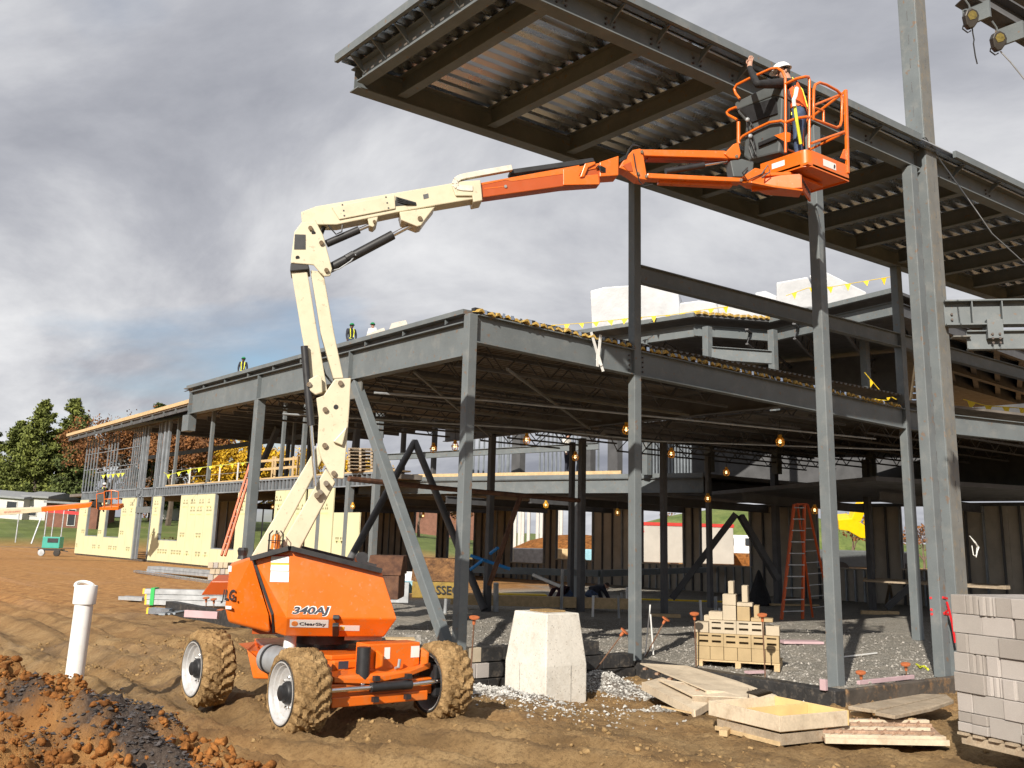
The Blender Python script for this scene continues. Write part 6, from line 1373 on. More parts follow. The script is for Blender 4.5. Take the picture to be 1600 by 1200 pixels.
# ================================================================ block stack at the right edge
B0 = on_z(1500, 1163, -.02); fd = Vector((-.22, -.975, 0)).normalized(); fn = Vector((fd.y, -fd.x, 0)); fn = fn if fn.dot(CAM-B0) > 0 else -fn
UZ = Vector((0, 0, 1)); RB = Matrix((fd, -fn, UZ)).transposed()   # local: x along face (towards camera), y into the stack
def bmesh_block(w, h, d, kind):
    m = MB(); g = .022
    if kind == 'stretch': prof = [(0, 0), (w, 0), (w, d), (0, d)]
    elif kind == 'end':
        a = w*.30; prof = [(0, 0), (a, 0), (a+.006, g), (a+.03, g), (a+.036, 0), (w-a*.25-.036, 0), (w-a*.25-.03, g*.8), (w-a*.25-.012, g*.8), (w-a*.25-.006, 0), (w, 0), (w, d), (0, d)]
    else: prof = [(0, g), (w*.12, g), (w*.14, 0), (w*.86, 0), (w*.88, g), (w, g), (w, d), (0, d)]
    m.prism([(x_, y_, 0) for x_, y_ in prof], (0, 0, h)); me2 = bpy.data.meshes.new('concrete_block'); me2.from_pydata(m.v, [], m.f); return me2
bcache = {}
def put_block(x_, y_, z_, w, h, d, kind, material, label, grp, jit=.012, RR_=None, O=None):
    key = (round(w, 3), round(h, 3), round(d, 3), kind, material)
    if key not in bcache: me2 = bmesh_block(w-.006, h-.005, d, kind); me2.materials.append(M[material]); bcache[key] = me2
    o = bpy.data.objects.new('concrete_block', bcache[key]); COL.objects.link(o); R = RR_ or RB; O = O or B0
    o.matrix_basis = Matrix.Translation(O+R @ V(x_, y_+random.uniform(-jit, jit), z_)) @ R.to_4x4() @ Matrix.Rotation(random.uniform(-.012, .012), 4, 'Z')
    bv = o.modifiers.new('b', 'BEVEL'); bv.width = .007; bv.segments = 2
    return tag(o, label, 'concrete block', grp)
random.seed(21)
ORD = ['lowest', 'second lowest', 'third', 'middle', 'fifth', 'second highest', 'topmost']; GB = 'blocks of the tall right stack'
hgt = .203; z_ = .14; mats_ = ['block', 'block', 'block_b', 'block_c']
for cse in range(7):
    LB = f'grey concrete block in the {ORD[cse]} course of the tall stack at the right edge'
    x_ = random.uniform(-.015, .015)
    while x_ < 1.35:
        q = random.random(); w = .395 if q < .38 else (.20 if q < .78 else .19); kd = 'stretch' if w > .3 else random.choice(['end', 'flange', 'stretch'])
        if cse < 1 and w < .3:
            put_block(x_, 0, z_, w, hgt*.48, .38, 'stretch', random.choice(mats_), LB, GB, .02); put_block(x_, 0, z_+hgt*.48, w, hgt*.52, .38, 'stretch', random.choice(mats_), LB, GB, .02)
        else: put_block(x_, 0, z_, w, hgt, .19 if w > .3 else .39, kd, random.choice(mats_), LB, GB, .022)
        x_ += w
    for r_ in (range(1, 3) if cse < 6 else range(1, 3)):
        x_ = 0
        while x_ < 1.3:
            put_block(x_, .40*r_, z_, .395, hgt, .39, 'stretch', random.choice(mats_), LB, GB, .005); x_ += .397
    z_ += hgt
pt = thing('pallet', 'worn grey timber pallet under the tall block stack', 'pallet', tuple(B0), math.atan2(fd.y, fd.x))
for y_ in (.02, .55, 1.08): MB().box(B0+RB @ V(.68, y_+.02, .055), (1.34, .05, .09), RB).build('stringer', 'oldwood', pt, bevel=.004)
for i in range(7): MB().box(B0+RB @ V(.06+.2*i, .57, .118), (.12, 1.2, .025), RB).build('deck_board', 'oldwood', pt)

# ================================================================ tan block pile
TB = on_z(1089, 1041, .0); tb1 = on_z(1219, 1049, .0); td = (tb1-TB); TLn = td.length; td.normalize(); tn = Vector((-td.y, td.x, 0)); tn = tn if tn.dot(TB-CAM) > 0 else -tn
RT_ = Matrix((td, tn, UZ)).transposed()
if RT_.determinant() < 0: print('RT neg')
ppt = thing('pallet', 'low tan timber pallet under the small pile of tan blocks', 'pallet', tuple(TB), math.atan2(td.y, td.x))
for x_ in (.05, TLn/2, TLn-.05): MB().box(TB+RT_ @ V(x_, .5, .04), (.09, 1.0, .10), RT_).build('stringer', 'lumber', ppt)
MB().box(TB+RT_ @ V(TLn/2, .5, .105), (TLn, 1.0, .025), RT_).build('deck_board', 'lumber', ppt)
def hollow(w, h, d, material):
    key = ('hol', round(w, 3), round(h, 3), material)
    if key in bcache: return bcache[key]
    xs = [0, .04, w/2-.03, w/2+.03, w-.04, w]; zs = [0, h*.28, h*.46, h*.80-h*.06, h*.92-h*.06+.0, h]; vs = []; fs = []; idx = {}
    holes = {(1, 1), (3, 1), (1, 3), (3, 3)}
    def vid(p):
        p = tuple(round(q, 4) for q in p)
        if p not in idx: idx[p] = len(vs); vs.append(p)
        return idx[p]
    for i in range(5):
        for j in range(5):
            a, b_, c, e = xs[i], xs[i+1], zs[j], zs[j+1]
            if (i, j) in holes:
                g = .13
                for q in ([(a, 0, c), (b_, 0, c), (b_, g, c), (a, g, c)], [(a, g, e), (b_, g, e), (b_, 0, e), (a, 0, e)], [(a, 0, e), (a, 0, c), (a, g, c), (a, g, e)], [(b_, 0, c), (b_, 0, e), (b_, g, e), (b_, g, c)], [(a, g, c), (b_, g, c), (b_, g, e), (a, g, e)]): fs.append(tuple(vid(p) for p in q))
            else: fs.append(tuple(vid(p) for p in [(a, 0, c), (b_, 0, c), (b_, 0, e), (a, 0, e)]))
    fs.append(tuple(vid(p) for p in [(x_, 0, h) for x_ in xs]+[(w, d, h), (0, d, h)])); fs.append(tuple(vid(p) for p in [(0, d, 0), (w, d, 0)]+[(x_, 0, 0) for x_ in reversed(xs)]))
    fs.append(tuple(vid(p) for p in [(0, d, 0)]+[(0, 0, z_) for z_ in zs]+[(0, d, h)])); fs.append(tuple(vid(p) for p in [(w, d, h)]+[(w, 0, z_) for z_ in reversed(zs)]+[(w, d, 0)])); fs.append(tuple(vid(p) for p in [(w, d, 0), (0, d, 0), (0, d, h), (w, d, h)]))
    me2 = bpy.data.meshes.new('hollow_block'); me2.from_pydata(vs, [], fs); me2.materials.append(M[material]); bcache[key] = me2; return me2
def put_hollow(x_, y_, z_, w, h, material, lab):
    o = bpy.data.objects.new('hollow_block', hollow(w-.006, h-.004, .38, material)); COL.objects.link(o)
    o.matrix_basis = Matrix.Translation(TB+RT_ @ V(x_, y_, z_)) @ RT_.to_4x4() @ Matrix.Rotation(random.uniform(-.02, .02), 4, 'Z'); return tag(o, lab, 'concrete block', 'hollow blocks of the tan pile')
W6 = TLn/6; h0 = .215; z1 = .12
L1 = 'tan solid block in the bottom course of the small block pile'
for r_ in (0,):
    for i in range(6): put_block(W6*i, r_, z1, W6, h0, .38, 'stretch', 'tanblock', f'tan solid block, {["first","second","third","fourth","fifth","sixth"][i]} from the left in the bottom course of the small pile', 'solid blocks of the tan pile', .006, RT_, TB)
for i in range(3): put_hollow(W6*2*i, random.uniform(-.01, .02), z1+h0, W6*2, h0, 'tanblock', f'{["left","middle","right"][i]} tan block with slots in the second course of the small pile')
z3 = z1+2*h0
for i, m_ in enumerate(('paleblock', 'paleblock')): put_hollow(W6*(.95+2*i), .01, z3, W6*2, h0, m_, f'{["left","right"][i]} pale block with slots in the third course of the small pile')
up_b = [(-.02, .02, z3, W6, .17, 'paleblock', 'pale block at the left end of the third course'), (W6*5.05, .05, z3, W6*1.0, .16, 'paleblock', 'pale block with dark hollow at the right end of the third course'), (.1, .25, z3+.17, W6*1.3, .10, 'paleblock', 'flat pale block lying behind the left end of the pile'),
        (W6*.9, .06, z3+h0, W6*1.05, h0*.62, 'paleblock', 'pale block at the left of the fourth course'), (W6*1.95, .04, z3+h0, W6*1.0, h0*1.15, 'paleblock', 'taller pale block in the fourth course'), (W6*3.0, .05, z3+h0, W6*.95, h0*1.1, 'tanblock', 'tan block standing in the middle of the fourth course'), (W6*1.95, .05, z3+h0*2.15, W6*1.0, h0*.85, 'paleblock', 'pale block crowning the left tower of the pile'), (W6*3.0, .05, z3+h0*2.1, W6*1.15, h0*.3, 'paleblock', 'thin pale slab on the fourth course'),
        (W6*2.35, .12, z3+h0*3.0, W6*.42, h0*1.0, 'paleblock', 'upright pale block sliver, left of the two on top'), (W6*3.35, .12, z3+h0*2.4, W6*.45, h0*1.3, 'paleblock', 'upright pale block sliver, right of the two on top'), (W6*4.2, .12, z3+h0, W6*.4, h0*1.2, 'tanblock', 'narrow upright tan block at the right of the pile'), (W6*4.0, .02, z3+h0, W6*1.6, h0*.28, 'tanblock', 'low tan cap piece at the right of the pile')]
for x_, y_, zz_, w, h, m_, lab in up_b: put_block(x_, y_, zz_, w, h, .3, 'stretch', m_, lab, 'loose blocks on the tan pile', .004, RT_, TB)

# ================================================================ timber forms and boards in the foreground
def slab_px(name, pts, thick, material, lab, cat, extra=None):
    """pts: (px, py, z) corners of the top face at surveyed heights"""
    P = [on_z(x_, y_, z_) for x_, y_, z_ in pts]; c = sum(P, Vector())/len(P); t = thing(name, lab, cat, (c.x, c.y, min(p.z for p in P)-thick)); m = MB(); m.prism([p-V(0, 0, thick) for p in P], (0, 0, thick)); m.build('sheet', material, t, bevel=.004); return t, P
# large plywood sheet with batten edge
t, P = slab_px('plywood_form', [(1000, 1036, .10), (1074, 1040, .10), (1150, 1063, .02), (1213, 1086, -.04), (1103, 1078, .04)], .02, 'ply', 'big whitish plywood form panel leaning on the kerb behind the form box', 'form panel')
for i in range(5): a = P[0].lerp(P[4], (i+.5)/5); MB().box(a-V(0, 0, .05), (.12, .05, .03), Matrix.Rotation(.4, 3, 'Z')).build('batten_end', 'redwood', t)
MB().bar(P[4]+V(0, 0, -.05), P[3]+V(0, 0, -.05), .04, .09).build('edge_rail', 'ply', t)
t, P = slab_px('plywood_form', [(1004, 1066, -.02), (1034, 1058, -.02), (1108, 1082, -.06), (1105, 1098, -.10), (1085, 1110, -.14)], .02, 'ply', 'narrow pale form panel propped in front of the gravel bank', 'form panel')
MB().bar(P[0]+V(0, 0, -.05), P[4]+V(0, 0, -.04), .03, .11).build('edge_rail', 'ply', t); MB().bar(P[4]+V(0, 0, -.05), P[3]+V(0, 0, -.05), .03, .09).build('edge_rail', 'ply', t)
t, P = slab_px('plywood_form', [(1028, 1060, .03), (1085, 1068, .04), (1170, 1074, .02), (1168, 1090, .0), (1082, 1086, -.02)], .03, 'ply', 'middle plywood form panel sandwiched between the two other panels', 'form panel')
MB().bar(P[4]+V(0, 0, -.05), P[3]+V(0, 0, -.05), .03, .08).build('edge_rail', 'oldwood', t)
# coil of dark hose on the panel
c = on_z(1184, 1090, .02); m = MB()
for i in range(5): m.tube([c+V(.09*math.cos(a)+.03*i-.07, .09*math.sin(a)-.02*i, .02+.05*math.sin(a*.5)+.01*i) for a in np.linspace(0, 6.28, 14)], .016, 6)
tag(m.build('hose_coil', 'srl', loc=tuple(c)), 'small dark coil of cord lying on the plywood panel edge', 'coil')
# open form box on a second frame
zb = -.06; c00 = on_z(1107, 1117, zb); c10 = on_z(1219, 1144, zb); c11 = on_z(1269, 1121, zb); ld = (c10-c00); LL = ld.length; ld.normalize(); wd2 = (c11-c10); wd2 -= ld*wd2.dot(ld); WW = wd2.length; wd2.normalize(); RF = Matrix((ld, wd2, UZ)).transposed()
fx = thing('form_box', 'open shallow timber form box with divider resting on sleepers in the foreground', 'form box', tuple(c00), math.atan2(ld.y, ld.x))
def fbx(x0, x1, y0, y1, z0, z1, name, material): MB().box(c00+RF @ V((x0+x1)/2, (y0+y1)/2, (z0+z1)/2), (x1-x0, y1-y0, z1-z0), RF).build(name, material, fx, bevel=.004)
fbx(0, LL, 0, .025, 0, .17, 'side_board', 'ply'); fbx(0, LL, WW-.025, WW, 0, .17, 'side_board', 'ply_inner'); fbx(0, .025, .026, WW-.026, 0, .168, 'end_board', 'ply'); fbx(LL-.025, LL, .026, WW-.026, 0, .168, 'end_board', 'ply')
fbx(.026, LL-.026, .026, WW-.026, -.012, .008, 'bottom_board', 'ply_inner'); fbx(LL*.46, LL*.46+.025, .027, WW-.027, .009, .16, 'divider', 'ply_inner')
fbx(.12, LL-.02, .03, .055, -.15, -.03, 'lower_board', 'oldwood'); fbx(LL-.045, LL-.02, .056, WW-.06, -.15, -.03, 'lower_board', 'oldwood'); fbx(.10, LL-.03, .01, .03, -.16, -.11, 'lower_strip', 'lumber')
def sleeper(px_a, px_b, z_, w, h, lab, material='lumber'):
    a, c = on_z(*px_a, z_), on_z(*px_b, z_); m = MB(); m.bar(a, c, w, h); tag(m.build('timber_sleeper', material, loc=tuple((a+c)/2), bevel=.004), lab, 'timber')
sleeper((1130, 1146), (1152, 1128), -.19, .10, .07, 'short timber sleeper under the left end of the form box'); sleeper((1241, 1156), (1250, 1128), -.19, .10, .08, 'pale timber sleeper under the right end of the form box')
# studded panel lying face up
zz_ = -.13; Q = [on_z(1270, 1127, zz_), on_z(1289, 1154, zz_), on_z(1483, 1158, zz_), on_z(1452, 1128, zz_)]
sp_ = thing('studded_panel', 'reddish form panel with spiky nailed battens lying right of the form box', 'form panel', tuple(sum(Q, Vector())/4))
MB().prism([q-V(0, 0, .05) for q in Q], (0, 0, .03)).build('sheet', 'redwood', sp_)
for i in range(5):
    f_ = (i+.3)/4.6; a = Q[0].lerp(Q[1], f_); c = Q[3].lerp(Q[2], f_); e = random.uniform(.86, .99); b_ = a.lerp(c, e); MB().bar(a+V(0, 0, .015), b_+V(0, 0, .015), .085, .05).build('batten', 'redwood' if i % 2 else 'ply', sp_, bevel=.004)
    for j in range(9):
        p = a.lerp(b_, (j+.5+random.uniform(-.2, .2))/9.5); MB().prism([p+V(-.06, -.01, .04), p+V(.05, .0, .04), p+V(.045, .0, .05+.02*random.random())], (.004, .012, 0)).build('splinter', 'redwood', sp_)
MB().bar(Q[1]+V(0, 0, -.02), Q[2]+V(0, 0, -.02), .03, .06).build('edge_rail', 'ply', sp_)
sleeper((1302, 1162), (1318, 1150), -.24, .10, .06, 'timber sleeper under the left end of the studded panel'); sleeper((1418, 1164), (1432, 1152), -.24, .10, .06, 'timber sleeper under the right end of the studded panel')
# weathered planks
for pts, lab in (([(1325, 1103, .02), (1368, 1109, .02), (1480, 1085, .02), (1440, 1084, .02)], 'upper weathered plank lying behind the studded panel'), ([(1367, 1112, .0), (1398, 1118, .0), (1456, 1106, .0), (1490, 1094, .02), (1480, 1086, .02)], 'lower weathered plank reaching to the block stack')):
    P = [on_z(*q) for q in pts]; m = MB(); m.prism([p-V(0, 0, .045) for p in P], (0, 0, .045)); tag(m.build('plank', 'oldwood', loc=tuple(P[0]), bevel=.006), lab, 'plank')
for a, c, lab in (((1330, 1114), (1362, 1118), 'short pale offcut under the upper plank'), ((1370, 1120), (1400, 1125), 'reddish offcut under the lower plank'), ((1402, 1122), (1428, 1126), 'yellow offcut beside the studded panel')): sleeper(a, c, -.10, .08, .05, lab)
tag(MB().bar(on_z(1034, 1104, -.18), on_z(1080, 1114, -.18), .03, .02).build('wood_strip', 'lumber', loc=tuple(on_z(1060, 1108, -.18))), 'thin wood strip on the mud below the form panels', 'wood strip')
# board with block near the gravel behind the lift
tag(MB().box(on_z(625, 1000, .28), (.5, .35, .07), Matrix.Rotation(-.5, 3, 'Z')).build('wood_crate_lid', 'lumber', loc=tuple(on_z(625, 1000, .28)), bevel=.006), 'flat timber crate lid between the lift and the brace foot', 'crate')
tag(MB().box(on_z(645, 1002, .2), (.28, .2, .22), Matrix.Rotation(-.5, 3, 'Z')).build('concrete_block', 'stone_grey', loc=tuple(on_z(645, 1002, .2)), bevel=.008), 'dark grey block beside the brace foot', 'concrete block')

# ================================================================ pipe, stakes and stubs
pp = Vector((-5.68, -.27, 0)); vp_ = thing('vent_pipe', 'tall white plastic pipe with cap standing behind the soil heap', 'pipe', (pp.x, pp.y, 0))
MB().lathe([(.105, -.3), (.105, 1.12), (.11, 1.12), (.128, 1.125), (.13, 1.14), (.13, 1.33), (.122, 1.34), (.11, 1.34), (.108, 1.28), (.001, 1.27)], pp, (.015, .0, 1), 40).build('tube', 'pvc', vp_, smooth=True)
a = np.linspace(.2, 2.9, 10); MB().tube([pp+V(.105*math.cos(q), .105*math.sin(q), 1.335+.04*math.sin((q-.2)/2.7*math.pi)) for q in a], .02, 8).build('cap_handle', 'pvc', vp_, smooth=True)
def stake(top, bot, zb, lab, cap=True):
    b_ = on_z(*bot, zb); d = (b_-CAM).dot(_f); t_ = at_d(*top, d); t = thing('rebar_stake', lab, 'stake', tuple(b_), 0, 'rebar stakes with orange caps')
    MB().tube([b_-V(0, 0, .1), t_], .012, 6).build('bar', 'rebar', t)
    ax = (t_-b_).normalized(); MB().lathe([(.022, -.09), (.026, -.03), (.03, -.005), (.075, .0), (.078, .02), (.03, .025), (.001, .025)], t_, ax, 12).build('cap', 'cap_orange', t)
for i, (a, c, zb, lab) in enumerate((((741, 966), (734, 1072), -.1, 'tall rusty stake with orange cap between the wheel and the pier'), ((975, 987), (921, 1050), -.1, 'slanting rusty stake with orange cap right of the pier'), ((1040, 968), (1003, 1026), .0, 'leaning stake with square cap beside the second column'), ((1085, 960), (1088, 1043), .0, 'capped stake at the left end of the tan block pile'), ((1191, 962), (1196, 1058), .0, 'capped stake in front of the tan block pile'), ((1345, 1052), (1346, 1066), .0, 'short capped stake on the kerb right of the near column'), ((1415, 1039), (1417, 1058), .0, 'short capped stake on the kerb midway to the tall column'), ((322, 935), (323, 962), .1, 'capped stake beside the tube bundle, leftmost of three'), ((334, 937), (335, 957), .1, 'capped stake beside the tube bundle, middle of three'), ((344, 954), (345, 968), .1, 'capped stake next to the lift tail'))): stake(a, c, zb, lab)
def stub(top, bot, r, material, lab, z0=0.0):
    b_ = on_z(*bot, z0); d = (b_-CAM).dot(_f); t_ = at_d(*top, d); m = MB(); m.tube([b_-V(0, 0, .1), t_], r, 12); tag(m.build('pipe_stub', material, smooth=True, loc=tuple(b_)), lab, 'pipe stub')
for a, c, r, m_, lab in (((775, 911), (775, 956), .075, 'galv_dull', 'fat grey pipe stub with blue mark in the gravel floor'), ((879, 890), (877, 955), .045, 'galv_dull', 'tall grey conduit standing left of the crouching workers'), ((927, 931), (926, 964), .035, 'pvc', 'white stub right of the crouching workers'), ((966, 931), (967, 966), .03, 'galv_dull', 'grey stub left of the second column'), ((971, 926), (973, 956), .03, 'galv_dull', 'thin grey stub just behind the second column'), ((980, 918), (980, 945), .045, 'pvc', 'white bent stub hidden by the second column'), ((1094, 938), (1096, 968), .035, 'pvc', 'white stub left of the tan block pile'), ((1118, 932), (1118, 960), .05, 'galv_dull', 'grey stub with blue top behind the tan block pile'), ((1124, 950), (1124, 962), .035, 'pvc', 'short white stub behind the tan block pile'), ((700, 904), (695, 958), .05, 'galv_dull', 'grey post leaning before the yellow steel box'), ((1590, 929), (1590, 945), .07, 'pvc', 'white pipe end above the tall block stack')): stub(a, c, r, m_, lab)
m = MB(); b0 = on_z(1008, 1025, 0); d = (b0-CAM).dot(_f)
m.tube([at_d(1008, 1025, d), at_d(1016, 945, d)], .014, 6); tag(m.build('white_stick', 'pvc', loc=tuple(b0)), 'left thin white stick leaning by the second column', 'stick')
m = MB(); m.tube([at_d(1021, 1023, d), at_d(1016.5, 960, d)], .014, 6); tag(m.build('white_stick', 'pvc', loc=tuple(at_d(1021, 1023, d))), 'right thin white stick leaning by the second column', 'stick')
# pink foam pieces
def foam(p, s, rz, lab, m_='pink'): tag(MB().box(p, s, Matrix.Rotation(rz, 3, 'Z')).build('foam_piece', m_, loc=tuple(p), bevel=.005), lab, 'foam', 'foam offcuts')
foam(on_z(1287, 1070, .08), (.06, .10, .15), .0, 'small upright pink foam piece at the foot of the near column'); foam(on_z(1385, 1062, .05), (1.5, .05, .06), .0, 'long pink foam strip along the kerb'); foam(on_z(1250, 1003, .04), (.9, .4, .05), -.5, 'pink foam sheet right of the tan block pile'); foam(on_z(1180, 1050, .03), (.35, .12, .04), -.2, 'pink foam scrap in front of the tan block pile'); foam(on_z(315, 960, .34), (.8, .08, .14), -1.0, 'pink foam board by the tube bundle')
tag(MB().bar(on_z(1318, 1026, .02), on_z(1370, 1020, .02), .03, .02).build('white_strip', 'pvc', loc=tuple(on_z(1340, 1024, .02))), 'thin white strip lying on the gravel right of the near column', 'strip')
tag(MB().tube([on_z(1432, 1038, .02), on_z(1438, 1042, .04), on_z(1444, 1041, .03), on_z(1450, 1046, .02)], .02, 6).build('ribbon', 'hiviz', loc=tuple(on_z(1440, 1042, .02))), 'yellow ribbon scrap on the gravel by the thin column', 'ribbon')

# ================================================================ ladders
def ladder(a0, a1, b0, b1, n_, rm, gm_, lab, name='ladder', rear=None, rr=.04):
    t = thing(name, lab, 'ladder', tuple((a0+b0)/2))
    for p, q in ((a0, a1), (b0, b1)): MB().bar(p, q, rr, rr*1.6).build('side_rail', rm, t)
    for i in range(n_): f_ = (i+.7)/n_; MB().bar(a0.lerp(a1, f_), b0.lerp(b1, f_), .08 if rear else .035, .03).build('step' if rear else 'rung', gm_, t)
    if rear:
        c0, c1, e0, e1 = rear
        for p, q in ((c0, c1), (e0, e1)): MB().bar(p, q, rr, rr).build('rear_rail', rm, t)
        for i in range(n_-2): f_ = (i+.9)/n_; MB().bar(c0.lerp(c1, f_), e0.lerp(e1, f_), .02, .02).build('rear_brace', gm_, t)
        MB().bar((a1+c1)/2, (b1+e1)/2, .3, .05).build('top_cap', rm, t)
    return t
a0 = on_z(1221, 968, 0); dep = (a0-CAM).dot(_f)
ladder(a0, at_d(1241, 788, dep+.6), on_z(1254, 967, 0), at_d(1257, 788, dep+.6), 10, 'ladder_orange', 'galv_dull', 'tall orange step ladder with grey treads inside the building', 'step_ladder', (at_d(1270, 965, dep+1.6), at_d(1246, 788, dep+.9), at_d(1300, 962, dep+1.6), at_d(1262, 788, dep+.9)), .055)
l0, l1 = on_x(346, 868, WX-2.4), on_x(397, 705, WX-.15); wv = Vector((0, -.45, 0))
ladder(l0, l1, l0+wv, l1+wv, 16, 'ladder_pink', 'galv_dull', 'long faded orange extension ladder leaning on the wing', 'extension_ladder', None, .09)
q0, q1 = at_d(1421, 642, 27), at_d(1433, 552, 27.8); e = _r*.36
ladder(q0, q1, q0+e, q1+e, 9, 'lumber', 'galv', 'pale ladder standing on the low roof next to the tall column', 'ladder', None, .05)

# ================================================================ steel boxes, bundles and piles behind the lift
def steel_box(name, px0, px1, py0, py1, d, depth, material, lab, cat, lidm=None, lid=.45):
    a, c = at_d(px0, py1, d), at_d(px1, py1, d); tz_ = at_d(px0, py0, d).z; zb_ = min(a.z, c.z); t = thing(name, lab, cat, (a.x, a.y, zb_)); u_ = (c-a); u_.z = 0; L = u_.length; u_.normalize(); n = Vector((-u_.y, u_.x, 0)); n = n if n.dot(a-CAM) > 0 else -n; R = Matrix((u_, n, UZ)).transposed() if u_.cross(n).z > 0 else Matrix((u_, n, UZ)).transposed()
    zs = zb_+(tz_-zb_)*(1-lid); o = Vector((a.x, a.y, 0))
    MB().box(o+u_*L/2+n*depth/2+V(0, 0, (zb_+zs)/2), (L, depth, zs-zb_), R).build('body', material, t, bevel=.02)
    m = MB(); m.prism([o-u_*.03-n*.03+V(0, 0, zs+.005), o+n*depth-u_*.03+V(0, 0, zs+.005), o+n*depth-u_*.03+V(0, 0, tz_), o+n*depth*.35-u_*.03+V(0, 0, tz_)], u_*(L+.06)); m.build('lid', lidm or material, t, bevel=.015); return t, o, u_, n, zb_
steel_box('tool_chest', 572, 622, 868, 936, 21, 1.2, 'rust', 'rusty brown steel tool chest right behind the lift hood', 'tool chest')
t, o, u_, n, zb_ = steel_box('tool_chest', 643, 714, 872, 934, 24, 1.3, 'ylw_paint', 'yellow steel tool chest with rusty lid behind the corner column', 'tool chest', 'rusty_tan', .58)
text('lettering', 'SSEC', 'black', t, o+u_*.58-n*.035+V(0, 0, zb_+.10), u_, UZ, .2, .55, .002, .01)
# galvanised stud bundle beyond
def bundle(name, a, c, z0, rows, cols, w, h, material, lab, cat, caps=None, strap=None):
    a = on_z(*a, 0); c = on_z(*c, 0); d = (c-a).normalized(); n = Vector((-d.y, d.x, 0)); n = n if n.dot(a-CAM) > 0 else -n; t = thing(name, lab, cat, (a.x, a.y, z0))
    for i in range(rows):
        for j in range(cols):
            off = n*(j*w*1.02)+V(0, 0, z0+h/2+i*h*1.05); e = d*random.uniform(-.08, .08); MB().bar(a+off+e, c+off+e, w*.96, h*.96).build('tube', material, t)
            if caps and (i+j) % 1 == 0: MB().bar(a+off+e-d*.02, a+off+e+d*.03, w*1.02, h*1.02).build('end_cap', caps, t)
    if strap:
        for f_ in (.10,): p = a.lerp(c, f_); MB().box(p+n*(w*cols*.5-w*.5)+V(0, 0, z0+h*rows*.54), (.10, w*cols*1.1, h*rows*1.14), Matrix((d, n, UZ)).transposed()).build('strap', strap, t)
    return t
bundle('stud_bundle', (232, 897), (362, 909), .12, 2, 4, .16, .12, 'galv_dull', 'long bundle of galvanised steel studs lying before the wing', 'stud bundle')
bundle('stud_bundle', (210, 895), (345, 915), .02, 1, 2, .14, .10, 'galv', 'single layer of shiny studs lying nearer than the stud bundle', 'stud bundle')
bundle('tube_bundle', (224, 948), (356, 951), .06, 3, 3, .12, .13, 'galv_dull', 'strapped bundle of square steel tubes with yellow end caps', 'tube bundle', 'decal_yellow', 'greenstrap')
bundle('tube_bundle', (188, 940), (225, 942), .05, 1, 3, .12, .10, 'galv_dull', 'short steel tubes poking out left of the strapped bundle', 'tube bundle')
bundle('tube_bundle', (228, 960), (262, 962), .02, 1, 2, .13, .14, 'galv', 'short shiny tubes lying below the strapped bundle', 'tube bundle', 'decal_yellow')
tag(MB().tube([on_z(252, 935, .12), on_z(345, 934, .12)], .13, 14).build('corrugated_pipe', 'steel_rust', smooth=True, loc=tuple(on_z(300, 934, .12))), 'grey drain pipe lying behind the tube bundle', 'pipe')
for i in range(3): p = on_z(262+i*8, 958-i*.5, .22); tag(MB().box(p, (.14, .7, .04), Matrix.Rotation(-.7, 3, 'Z')).build('grey_plank', 'stud', loc=tuple(p)), ['left', 'middle', 'right'][i]+' of three grey planks propped on the left foundation wall', 'plank', 'grey planks on the foundation')
m = MB(); d = 20.0; m.prism([at_d(314, 930, d), at_d(330, 908, d), at_d(362, 908, d), at_d(362, 930, d)], _f*.5); tag(m.build('steel_skip', 'orange_dark', loc=tuple(at_d(330, 930, d)), bevel=.02), 'orange brown sloped steel skip end left of the lift tail', 'skip')
random.seed(4)
for r_ in range(3):
    for j in range(4):
        p = at_d(333+j*7.6+(r_ % 2)*3, 902-r_*9.5, 38); tag(MB().box(p, (.21, .4, .2), Matrix.Rotation(-.9, 3, 'Z')).build('concrete_block', 'paleblock' if (r_+j) % 3 else 'block', loc=tuple(p), bevel=.01), 'weathered block in the small pile at the foot of the extension ladder', 'concrete block', 'blocks by the extension ladder')
# small things inside the building
def lay(name, p, s, rz, material, lab, cat, bev=.01): tag(MB().box(p, s, Matrix.Rotation(rz, 3, 'Z')).build(name, material, loc=tuple(p), bevel=bev), lab, cat)
lay('timber', on_z(1038, 962, .05), (.9, .12, .1), -.6, 'lumber', 'timber block at the foot of an inner column', 'timber'); lay('timber', on_z(1375, 958, .05), (1.2, .15, .14), -.6, 'lumber', 'timber beam at the foot of the inner column left of the tall column', 'timber')
lay('board', on_z(1240, 945, .04), (1.8, .3, .06), -.5, 'lumber', 'plank on the floor behind the step ladder', 'board'); lay('board', on_z(850, 940, .25), (5.5, .25, .3), -.7, 'lumber', 'long timber form board on the far floor', 'board')
lay('tarp', on_z(815, 931, .28), (1.6, .5, .14), -.6, 'flagyellow', 'bright yellow tarp on the far floor behind the pier', 'tarp', .05); lay('tarp', on_z(900, 935, .12), (2.0, .3, .06), -.7, 'flagyellow', 'flat yellow sheet strip near the crouching workers', 'tarp', .02)
lay('tarp', on_z(1060, 938, .1), (3.0, .3, .05), -.7, 'flagyellow', 'yellow sheet strip between the inner columns', 'tarp', .02); lay('sack', on_z(800, 939, .08), (1.2, .5, .1), -.6, 'whiteshirt', 'white plastic sheet crumpled on the far floor', 'sheet', .04)
lay('crate', at_d(612, 925, 26), (.9, .6, .5), -.6, 'galv_dull', 'grey crate with pale tarp between the tool chests', 'crate'); lay('sack', at_d(632, 917, 26.4), (1.0, .5, .3), -.6, 'bluetarp', 'pale blue sheet heaped between the tool chests', 'sheet', .1); lay('sack', at_d(637, 905, 26.8), (.8, .5, .4), -.6, 'whiteshirt', 'white sheet heaped between the tool chests', 'sheet', .15)
